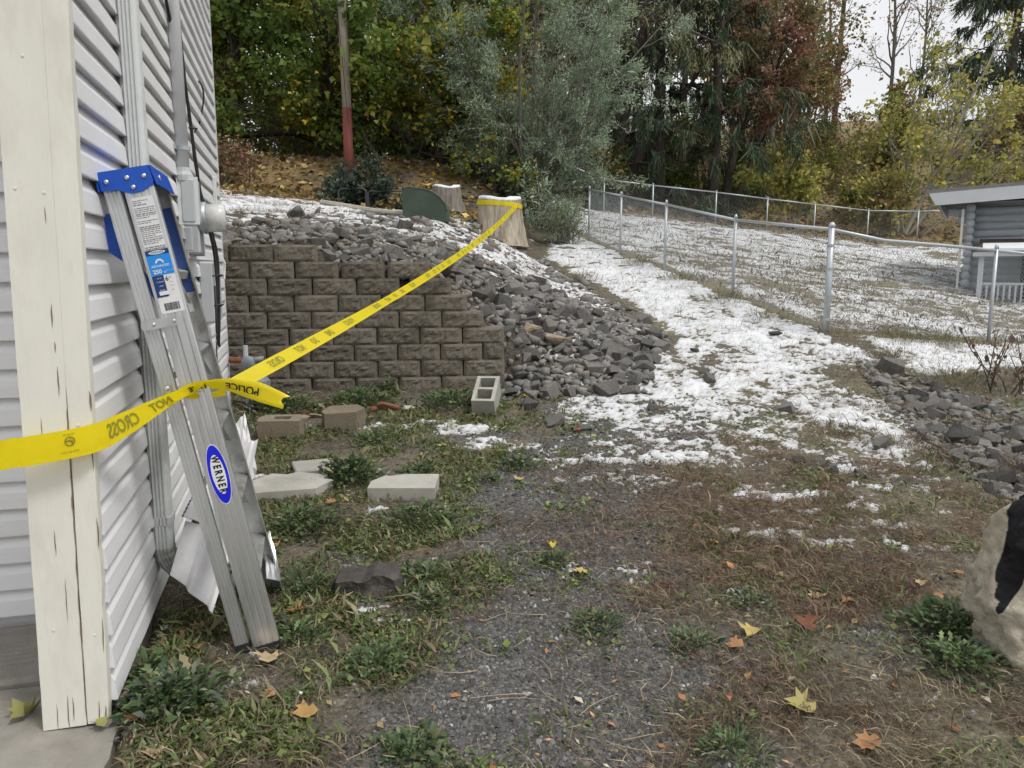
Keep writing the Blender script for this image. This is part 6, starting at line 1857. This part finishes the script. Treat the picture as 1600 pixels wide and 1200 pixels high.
# fallen snow-dusted trunks on the wooded slope
for i, (p0, p1, r_, lab) in enumerate((((375, 178), (405, 196), .07, 'pale fallen branch on the leafy slope by the house corner'), ((352, 205), (430, 232), .10, 'dark fallen trunk lying across the leafy slope'))):
    a, b = G(*p0), G(*p1)
    o = put('fallen_trunk', (MB().tube([a + Z * .15, a.lerp(b, .5) + Z * .2, b + Z * .12], [r_, r_ * .9, r_ * .7], 8), M['bark_pale'] if i == 0 else M['bark'], True))
    tag(o, lab, 'log')

# ================================================================== GROUND COVER
VR = np.random.default_rng(99)
def sample_ground(n, y0, y1, weight, power=1.0, xlim=(-.55, .80)):
    """random ground points, thicker near the front, accepted by weight(x, y)"""
    out = []
    tot = 0
    while tot < n:
        m = n * 2
        y = np.exp(VR.uniform(math.log(y0), math.log(y1), m)); x = y * VR.uniform(xlim[0], xlim[1], m)
        a = x * DX + y * DY; nn = x * NX + y * NY
        free = (nn > WALL_N + .03) | (a > A_FAR + .1)
        free &= ~((nn < SLAB['n1'] + .03) & (a < 3.3))
        k = free & (VR.uniform(0, 1, m) < weight(x, y))
        out.append(np.stack([x[k], y[k]], -1)); tot += k.sum()
        if k.sum() < m * .004: break
    o = np.concatenate(out)[:n]
    return o[:, 0], o[:, 1]
def scatter(LV, LF, pos, X, Y, Zv, size, C):
    n = len(pos)
    V = pos[:, None] + (X[:, None] * LV[None, :, :1] + Y[:, None] * LV[None, :, 1:2] + Zv[:, None] * LV[None, :, 2:]) * size[:, None, None]
    F = (np.array(LF)[None] + (np.arange(n) * len(LV))[:, None, None]).reshape(-1, len(LF[0]))
    return V.reshape(-1, 3), F, np.repeat(C, len(LV), 0)
def frames(n, tilt):
    """random yaw, z axis tilted by about tilt"""
    z = norm(np.stack([VR.normal(0, tilt, n), VR.normal(0, tilt, n), np.ones(n)], -1))
    a = VR.uniform(0, 2 * np.pi, n); x = np.stack([np.cos(a), np.sin(a), np.zeros(n)], -1)
    x = norm(x - z * (x * z).sum(-1, keepdims=True)); return x, np.cross(z, x), z
def pick(pal, n, jit=.2):
    c = np.array([p for p, _ in pal]); w_ = np.array([q for _, q in pal], float); w_ /= w_.sum()
    return np.clip(c[VR.choice(len(c), n, p=w_)] * VR.lognormal(0, jit, (n, 1)), 0, .9)
HH = lambda x, y: Hg(x, y)
# gravel chips
OCT = (np.array([(1, 0, -.2), (-.8, .2, -.2), (.1, .9, -.15), (0, -1, -.2), (.35, .1, .55), (-.25, 0, .5)]), [(0, 2, 4), (2, 1, 5), (2, 5, 4), (1, 3, 5), (3, 0, 4), (3, 4, 5)])
x, y = sample_ground(36000, 1.75, 7.0, lambda x, y: np.clip(m_gravel(x, y) * 1.0 + .06, 0, 1))
n = len(x); s = np.clip(VR.lognormal(math.log(.0052), .42, n), .0025, .015) * np.interp(y, [2, 4, 7], [1, 1.25, 1.9])
X, Y, Zv = frames(n, .35)
V, F, C = scatter(*OCT, np.stack([x, y, HH(x, y) + s * .25], -1), X, Y, Zv, s, pick([((.095, .093, .09), 4), ((.135, .132, .128), 3), ((.24, .235, .225), .6), ((.068, .067, .066), 3), ((.18, .155, .12), .7)], n, .22))
tag(put('gravel', np_mesh('gravel', V, F, M['gravel'], C)), 'loose dark grey gravel chips along the driveway track', 'gravel', kind='stuff')
# grass blades: bent strips
BL = (np.array([(0, 0, 0), (.05, .45, .22), (0, 1, .10), (-.05, .45, .20)]), [(0, 1, 3), (1, 2, 3)])
def blades(name, label, cat, n, y0, y1, weight, size, pal, lift, tilt, wide=1.0, xlim=(-.55, .8), jit=.25, lsig=.35, grow_far=2.2):
    x, y = sample_ground(n, y0, y1, weight, xlim=xlim); n = len(x)
    s = size * VR.lognormal(0, lsig, n) * np.interp(y, [2, 8, 20], [1, grow_far * .7, grow_far * 1.3])
    X, Y, Zv = frames(n, tilt)
    Y = norm(Y + np.array([0, 0, 1]) * (VR.uniform(lift[0], lift[1], n))[:, None]); X = norm(np.cross(Y, Zv)); Zv = np.cross(X, Y)
    LV = BL[0] * np.array([wide, 1, 1])
    V, F, C = scatter(LV, BL[1], np.stack([x, y, HH(x, y) + .002], -1), X, Y, Zv, s, pick(pal, n, jit))
    return tag(put(name, np_mesh(name, V, F, M['grass'], C)), label, cat, kind='stuff')
G1 = [((.11, .15, .055), 3), ((.16, .195, .07), 3), ((.075, .105, .04), 2), ((.22, .225, .11), 1.5), ((.25, .20, .12), 3), ((.16, .12, .075), 2)]
DEAD = [((.23, .18, .11), 3), ((.15, .115, .07), 3), ((.32, .27, .18), 1.2), ((.10, .075, .05), 3)]
RUST = [((.20, .125, .082), 3), ((.14, .088, .06), 3), ((.28, .20, .13), 2), ((.09, .062, .046), 3)]
nos = lambda x, y: snowy(x, y) < .05
blades('green_grass', 'short green weeds and grass over the left ground', 'grass', 30000, 1.75, 7.2, lambda x, y: np.clip(m_green(x, y) * 1.0 - .12, 0, 1) * (1 - .8 * m_gravel(x, y)) * nos(x, y), .034, G1, (.1, .9), .4, 1.5)
blades('dead_grass', 'dry straw coloured grass strands lying on the ground', 'grass', 54000, 1.75, 8.0, lambda x, y: (.12 + .5 * sm(-.2, .3, fbm(x - 4, y + 9, 1.8, 3))) * (1 - .75 * m_gravel(x, y)) * nos(x, y), .048, DEAD, (-.02, .28), .25, .36)
blades('rust_grass', 'matted rust brown dead grass right of the gravel', 'grass', 40000, 1.75, 8.0, lambda x, y: m_rust(x, y) * (1 - .6 * m_gravel(x, y)) * nos(x, y), .046, RUST + DEAD[:1], (.0, .4), .3, .40)
def lush(x, y):
    return (snowy(x, y) < .9) * (sm(-.1, .5, x - x_toe(y)) * sm(7, 8, y)) * (.35 + .65 * sm(-.1, .3, fbm(x, y, 1.1, 3)))
blades('yard_grass', 'dry grass poking through the snow on path and yard', 'grass', 46000, 6.5, 33, lush, .026, DEAD + [((.13, .14, .06), 2)], (.2, 1.2), .4, .5, xlim=(-.05, .8), grow_far=2.6)
blades('yard_tufts', 'brown grass and leaf tufts standing through the snow of the fenced yard', 'grass', 20000, 9.3, 32, lambda x, y: sm(.1, .5, x - x_fence(y)) * (.25 + .75 * sm(-.15, .2, fbm(x, y, 2.2, 3))), .030, DEAD + RUST + [((.12, .125, .06), 3)], (.0, 1.0), .5, 2.0, xlim=(-.05, .8), grow_far=2.2)
blades('terrace_grass', 'dry weeds between the rocks of heap and terrace', 'grass', 21000, 7.0, 16, lambda x, y: sm(.2, -.1, x - x_toe(y)) * sm(.25, .5, y - yw(x)) * sm(-.05, .3, fbm(x, y, 1.4, 3)), .055, DEAD + RUST, (.3, 1.5), .4, .35, xlim=(-.42, .2), grow_far=1.3)
blades('bank_grass', 'dry tufts between the stones of the right bank', 'grass', 20000, 4.0, 10.5, lambda x, y: sm(2.2, 3.0, x) * sm(-.05, .25, fbm(x + 2, y, 1.5, 3)) * (x > .40 * y) * (snowy(x, y) < .3), .06, DEAD + RUST + G1[:1], (.3, 1.6), .4, .35, xlim=(.3, .85), grow_far=1.2)
# little round leaves of creeping weeds
x, y = sample_ground(20000, 1.75, 7.2, lambda x, y: np.clip(m_green(x, y) - .15, 0, 1) * (.3 + .7 * sm(-.1, .25, fbm(x + 5, y, 3.0, 3))) * nos(x, y)); n = len(x)
X, Y, Zv = frames(n, .55)
V, F, C = scatter(*LEAF['oval'], np.stack([x, y, HH(x, y) + VR.uniform(.002, .022, n)], -1), X * 1.5, Y, Zv, .014 * VR.lognormal(0, .35, n) * np.interp(y, [2, 7], [1, 2]), pick([((.13, .18, .045), 3), ((.08, .125, .035), 3), ((.22, .25, .08), 1.5)], n))
tag(put('creeping_weeds', np_mesh('creeping_weeds', V, F, M['grass'], C)), 'tiny creeping green weed leaves on the left ground', 'weeds', kind='stuff')
# leaf litter on the wooded slopes
x, y = sample_ground(22000, 13.5, 48, lambda x, y: np.maximum(sm(13.5, 15.5, y) * sm(.0, -1.2, x - .02 * y), sm(31, 34, y)), xlim=(-.45, .9)); n = len(x)
X, Y, Zv = frames(n, .5)
V, F, C = scatter(*LEAF['oval'], np.stack([x, y, HH(x, y) + VR.uniform(0, .10, n)], -1), X * 1.6, Y, Zv, .10 * VR.lognormal(0, .35, n) * np.interp(y, [14, 40], [.8, 1.9]), pick([((.30, .20, .075), 3), ((.22, .135, .055), 3), ((.40, .31, .10), 2), ((.12, .085, .045), 3), ((.14, .16, .05), 1.5)], n, .3))
tag(put('leaf_litter', np_mesh('leaf_litter', V, F, M['leaf_dry'], C)), 'yellow brown leaf litter covering the wooded slopes', 'leaf litter', kind='stuff')
# tiny fallen leaf bits
x, y = sample_ground(420, 1.9, 7, lambda x, y: np.ones_like(x)); n = len(x); X, Y, Zv = frames(n, .3)
V, F, C = scatter(*LEAF['narrow'], np.stack([x, y, HH(x, y) + .012], -1), X * 1.6, Y, Zv, .030 * VR.lognormal(0, .35, n), pick([((.50, .24, .10), 3), ((.42, .32, .15), 2), ((.55, .48, .36), 1.5)], n))
tag(put('small_leaf_bits', np_mesh('small_leaf_bits', V, F, M['leaf_dry'], C)), 'scattered tiny orange and tan leaf bits on the ground', 'leaves', kind='stuff')
# twigs and straw lengths
mb = MB(); rr = random.Random(8)
for i in range(150):
    yv = math.exp(rr.uniform(math.log(1.9), math.log(5.0))); xv = yv * rr.uniform(-.28, .62)
    a = rr.uniform(0, 6.28); L_ = rr.uniform(.05, .22); c = Vector((xv, yv, 0)); d_ = Vector((math.cos(a), math.sin(a), 0)); sd = Vector((-d_.y, d_.x, 0))
    bend = rr.uniform(-.2, .2)
    pts = [c + d_ * (L_ * (t - .5)) + sd * (bend * L_ * math.sin(math.pi * t)) for t in (0, .33, .66, 1)]
    mb.tube([Vector((p.x, p.y, h(p.x, p.y) + .010 + .006 * k)) for k, p in enumerate(pts)], [.0018, .0016, .0013, .0008], 4, False)
M['twig'] = pm('dry_twig', (.30, .23, .15), (.40, .33, .23), 30, .8, 0)
o = put('dry_twigs', (mb, M['twig'])); tag(o, 'thin dry twigs and straw lengths scattered over the ground', 'twigs', kind='stuff')

# ---- leafy weed clumps, each one a plant
LFS = np.array([(0, 0, 0), (.09, .16, .07), (.05, .30, .12), (.17, .42, .15), (.08, .56, .17), (.18, .70, .13), (0, 1, -.06), (-.18, .68, .13), (-.08, .55, .17), (-.17, .40, .15), (-.05, .29, .12), (-.09, .15, .07)]); LFF = [(0, 1, 11), (1, 2, 10), (1, 10, 11), (2, 3, 4), (2, 4, 8), (2, 8, 10), (8, 9, 10), (4, 5, 6), (4, 6, 8), (6, 7, 8)]
WG = [((.07, .115, .045), 3), ((.10, .155, .06), 3), ((.045, .075, .035), 2), ((.16, .20, .085), 1.5), ((.19, .20, .13), .7), ((.22, .18, .10), .6)]
def clump(label, px, py, rad, ht, n, size, pal=WG, lift=(.1, 1.1), wide=1.0, name='weed_clump', cat='weed', group='weed clumps', at=None):
    g = at if at is not None else G(px, py)
    if name == 'weed_clump': n = int(n * 1.9); size = size * .66; rad = rad * 1.1; ht = ht * .85
    r = rad * VR.uniform(0, 1, n) ** .75 * (1 + .35 * np.sin(VR.uniform(0, 6.28, n))); a = VR.uniform(0, 6.28, n)
    x = g.x + r * np.cos(a); y = g.y + r * np.sin(a)
    z = HH(x, y) + VR.uniform(0, 1, n) * ht * np.clip(1 - (r / rad) ** 2 * .8, .1, 1)
    out = np.stack([np.cos(a), np.sin(a), np.zeros(n)], -1) + VR.normal(0, .7, (n, 3)) * np.array([1, 1, .3])
    Y = norm(norm(out) + np.array([0, 0, 1]) * VR.uniform(lift[0], lift[1], n)[:, None]); Zv = VR.normal(0, .4, (n, 3)) + np.array([0, 0, 1]); Zv = norm(Zv - Y * (Zv * Y).sum(-1, keepdims=True)); X = np.cross(Y, Zv)
    V, F, C = scatter(LFS * np.array([wide, 1, 1]), LFF, np.stack([x, y, z], -1), X, Y, Zv, size * VR.lognormal(0, .3, n), pick(pal, n, .25))
    root = thing(name, label, cat, g, group=group)
    o = put('leaves', np_mesh('leaves', V, F, M['grass'], C), root, loc=(0, 0, 0)); o['kind'] = 'stuff'
    return root
clump('big dark leafy weed clump between the pavers', 548, 752, .17, .20, 330, .075)
clump('spreading weed clump left of the clean paver front', 478, 822, .20, .10, 300, .065)
clump('weed clump just below the clean paver', 655, 815, .19, .09, 280, .06)
clump('small weed tuft behind the clean paver', 655, 742, .10, .07, 90, .06)
clump('weed tuft in gravel right of the clean paver', 808, 730, .13, .06, 130, .06)
clump('flat weed tuft left of the lone gravel tuft', 760, 752, .10, .05, 90, .05)
clump('weed patch right of the dark rock', 668, 905, .14, .06, 230, .05)
clump('weed patch in front of the dark rock right end', 665, 940, .12, .05, 160, .045)
clump('grassy weeds left of the dark rock', 470, 920, .13, .08, 220, .06, wide=.5)
clump('large wilted weed patch beside the post foot', 265, 1100, .16, .09, 420, .06, WG + [((.12, .14, .11), 2)])
clump('weed patch along the house edge behind the post', 225, 1065, .10, .08, 160, .055)
clump('wilted weeds under the loose vinyl behind the ladder', 352, 935, .08, .14, 110, .07, WG + [((.12, .14, .11), 2)], (.4, 1.6), .6)
clump('thick weed patch left of the painted boulder', 1490, 990, .17, .12, 420, .06)
clump('weed patch in front of the painted boulder', 1500, 1040, .14, .08, 220, .055)
clump('small weed rosette in gravel with a yellow leaf', 865, 880, .08, .05, 90, .045)
clump('small green weed patch in the middle foreground gravel', 930, 975, .10, .04, 150, .04)
clump('green weed patch right of the middle foreground', 1080, 1010, .10, .04, 130, .04)
clump('frosty green weeds near the bottom right', 1170, 945, .12, .04, 170, .04, WG + [((.35, .40, .38), 2)])
clump('low green weed patch at the bottom edge', 590, 1040, .14, .05, 240, .045)
clump('low green weeds at the bottom of the track', 640, 1185, .10, .05, 160, .045)
clump('grass tuft at the bottom right of the gravel track', 1140, 1180, .10, .06, 160, .05, wide=.5)
clump('weeds at the foot of the block wall by the gas pipes', 440, 640, .24, .16, 240, .085)
clump('weeds at the foot of the block wall behind the loose block', 560, 632, .28, .14, 230, .085)
clump('weeds at the foot of the block wall near the cinder block', 705, 632, .30, .13, 280, .075)
clump('thin weeds growing from a block joint low in the wall', 608, 600, .05, .2, 40, .07, at=Vector((-1.14, 7.08, .42)) )
clump('weeds right of the loose tan blocks', 585, 690, .16, .05, 110, .06)
clump('weed patch left of the ladder feet', 395, 905, .10, .07, 130, .05)
clump('weed tuft beside the ladder feet', 465, 1000, .10, .05, 130, .045)
TG = [((.10, .12, .055), 2), ((.16, .165, .08), 2), ((.28, .23, .13), 3)]
for px, py, r_, ht, n_, lab in ((1402, 533, .22, .16, 260, 'dark grass tuft behind the snow bank left of the leaning post'), (1470, 540, .26, .14, 260, 'grass tuft by the snow bank nearest the right post'), (1490, 600, .35, .10, 260, 'grass patch on the lower edge of the snow bank'), (1395, 560, .15, .08, 100, 'small grass tuft in the snow bank'),
                         (1060, 440, .3, .12, 160, 'grass tuft at the fence foot by the third post'), (1130, 470, .3, .12, 180, 'grass tuft at the fence foot by the fourth post'), (1200, 500, .26, .10, 160, 'dry grass at the fence foot before the thick post'), (1000, 415, .35, .12, 160, 'dry grass at the fence foot near the far end'), (905, 440, .3, .16, 150, 'green weeds on the crest of the rock heap'), (680, 338, .35, .12, 90, 'weeds at the foot of the green cabinet')):
    clump(lab, px, py, r_, ht * .6, int(n_ * 1.5), .085 if py > 480 else .11, TG, (.6, 2.2), .16, 'grass_tuft', 'grass tuft', 'grass tufts along fence and heap')
# tall dry weed stems at the right edge
g = G(1588, 612); dw = thing('dry_weed', 'tall withered brown weed stems by the right fence post', 'dry weed', g)
rr = random.Random(31)
lv, lf_, lc_ = [], [], []
for i in range(13):
    b_ = g + Vector((rr.gauss(0, .16), rr.gauss(0, .15), -.03)); d_ = Vector((rr.gauss(0, .25), rr.gauss(0, .2), 1)); L_ = rr.uniform(.35, .85)
    pts = [b_ + d_ * (L_ * t) + Vector((rr.gauss(0, .012), rr.gauss(0, .012), -.10 * L_ * t * t)) for t in (0, .3, .6, 1)]
    put('stem', (MB().tube(pts, [.008, .006, .005, .003], 5), M['bark']), dw)
    for k in range(9):
        t = rr.uniform(.3, 1); p = b_ + d_ * (L_ * t); lv.append(p + Vector((rr.gauss(0, .02), rr.gauss(0, .02), -.03)))
pos = np.array([tuple(p) for p in lv]); V, F, C = leaf_cloud(VR, pos, np.tile(np.array([[0, 0, -1.]]), (len(pos), 1)), .055, 'oval', [((.16, .105, .075), 3), ((.25, .17, .11), 2)], .2, .8)
put('withered_leaves', np_mesh('withered_leaves', V, F, M['leaf_dry'], C), dw, loc=(0, 0, 0))['kind'] = 'stuff'

# ---- fallen leaves, one object each
ML = (np.array([(0, -.34, .0), (.0, .0, .0), (.46, -.14, .10), (.36, .12, .05), (.80, .28, .16), (.52, .42, .07), (.56, .78, .12), (.27, .62, .03), (.02, 1.05, .02), (-.25, .64, .03), (-.58, .74, .14), (-.50, .40, .06), (-.78, .32, .18), (-.36, .13, .05), (-.44, -.10, .12)]))
MF = [(1, 2, 3), (1, 3, 5), (3, 4, 5), (1, 5, 7), (5, 6, 7), (1, 7, 9), (7, 8, 9), (1, 9, 11), (9, 10, 11), (1, 11, 13), (11, 12, 13), (1, 13, 14), (0, 2, 1), (0, 1, 14)]
def leaf_obj(label, px, py, size, col, rz, curl=1.0, tilt=(0, 0), lift=.012, at=None):
    g = at if at is not None else G(px, py)
    V = ML * np.array([1, 1, curl]); V[:, 2] += .25 * (curl - 1) * V[:, 0] ** 2
    V = V + np.random.default_rng(int(px * 7 + py)).normal(0, .035, V.shape) * np.array([1, 1, 1.6]); V = V - np.array([0, .3, 0])
    c = np.tile(np.array([col]), (len(V), 1)) * (1 + .35 * perlin(V[:, :1] * 3 + px, V[:, 1:2] * 3)); c[1] *= .85
    me = np_mesh('maple_leaf', np.concatenate([V, V + np.array([0, 0, -.012])]), np.array(MF + [tuple(i + 15 for i in f[::-1]) for f in MF]), M['leaf_dry'], np.clip(np.concatenate([c, c]), 0, .9))
    o = put('maple_leaf', me, loc=(g.x, g.y, g.z + lift), rot=(tilt[0], tilt[1], rz), sc=size)
    return tag(o, label, 'leaf', 'fallen maple leaves')
Yl, Ol, Tl, Bl, Gl = (.52, .40, .15), (.42, .22, .10), (.50, .38, .22), (.19, .075, .04), (.34, .33, .12)
slabp = P(45, 1150, 2.42); slabp.z = .012
for a in (('big tan maple leaf at the foot of the ladder', 418, 1035, .075, Tl, .4, 1.2), ('brown tan maple leaf lying at the bottom left of the weeds', 478, 1122, .062, (.42, .27, .10), 2.0, 1.0), ('orange curled leaf between ladder and dark rock', 463, 962, .06, (.44, .23, .11), 1.1, 2.0),
          ('yellow leaf in gravel near the frame centre', 908, 901, .058, Yl, 1.5, 1.3), ('folded yellow brown leaf in the rust grass', 1112, 855, .05, (.45, .33, .10), .8, 2.2), ('bright yellow upright leaf on the weed rosette', 862, 858, .04, (.62, .52, .06), .2, 2.5),
          ('golden leaf standing on edge right of the gravel', 1172, 995, .06, Yl, 2.6, 2.2), ('orange leaf just below the golden standing one', 1148, 1016, .05, Ol, 1.2, 1.6), ('dark red brown leaf standing right of the gravel', 1256, 982, .075, Bl, .3, 1.8),
          ('pale tan leaf above the dark red one', 1280, 940, .06, (.58, .46, .26), 2.2, 1.8), ('orange leaf right of the pale tan one', 1325, 946, .05, (.60, .30, .12), 1.9, 1.4), ('yellow olive leaf at the bottom right', 1250, 1112, .075, (.40, .34, .13), .9, 1.7),
          ('rusty orange leaf at the bottom edge, right', 1355, 1172, .06, Ol, 1.4, 1.3), ('small tan leaf left of the dark red leaf', 1215, 905, .04, Tl, .5, 1.2), ('orange leaf by the weeds of the boulder', 1495, 902, .045, Ol, .5, 1.2), ('tan curled leaf left of the boulder weeds', 1440, 918, .04, Tl, 2.5, 2.2), ('orange brown leaf near the boulder weeds', 1468, 938, .04, Ol, 3.0, 1.4),
          ('tan leaf on gravel behind the clean paver', 810, 753, .06, Yl, .1, 1.2), ('small yellow leaf behind the weed clump', 663, 715, .06, Yl, 2.1, 1.4), ('yellow leaf lying on the snow patch edge', 690, 700, .06, Yl, 1.0, 1.3), ('orange leaf by the ladder side', 430, 858, .05, (.58, .36, .10), .3, 1.4), ('orange leaf in the weeds under the paver', 517, 790, .05, Ol, 1.9, 1.4),
          ('brown leaf behind the ladder feet', 305, 1020, .05, (.34, .19, .09), .6, 1.5), ('tan brown leaf below the downspout', 310, 990, .05, (.38, .22, .10), 2.2, 1.8), ('brown leaf beside the house edge', 280, 1003, .04, (.30, .17, .09), 1.2, 1.8), ('small orange leaf by the post weeds', 205, 1135, .045, Ol, 2.0, 1.4), ('olive leaf in the weeds by the wall', 236, 1050, .05, Gl, .7, 1.4),
          ('small orange leaf pair right of the dark rock', 622, 948, .04, (.52, .26, .12), .7, 1.5), ('brown leaf below the pair of snow flecks', 420, 1095, .04, (.44, .24, .13), 1.6, 1.4), ('tan leaf near the bottom edge below the tan brown one', 243, 1185, .045, Tl, .4, 1.3), ('red brown leaf at the heap foot', 900, 675, .07, (.30, .10, .05), .5, 1.6), ('yellow leaf among the heap rocks', 822, 622, .06, (.55, .42, .06), .5, 1.6)):
    leaf_obj(a[0], a[1], a[2], a[3], a[4], a[5], a[6], tilt=(random.uniform(-.25, .25), random.uniform(-.25, .25)), lift=.022)
leaf_obj('large folded olive leaf on the concrete by the post', 45, 1150, .075, Gl, 2.8, 2.6, (.1, .2), .018, at=slabp)
sp2 = P(158, 1137, 2.36); sp2.z = .012
leaf_obj('small yellow olive leaf at the right foot of the post', 158, 1137, .04, Gl, .8, 1.6, (0, 0), .012, at=sp2)
# bits of litter
for px, py, s_, mt_, lab in ((470, 1088, .012, 'label_white', 'small white and blue bottle cap in the foreground weeds'), (258, 985, .03, 'label_white', 'crumpled white paper scrap below the downspout')):
    g = G(px, py)
    o = put('litter_scrap', rock_mesh('litter_scrap', int(px), 11, .35, M[mt_]), loc=(g.x, g.y, g.z + .012), rot=(.2, .1, .4), sc=s_); tag(o, lab, 'litter')
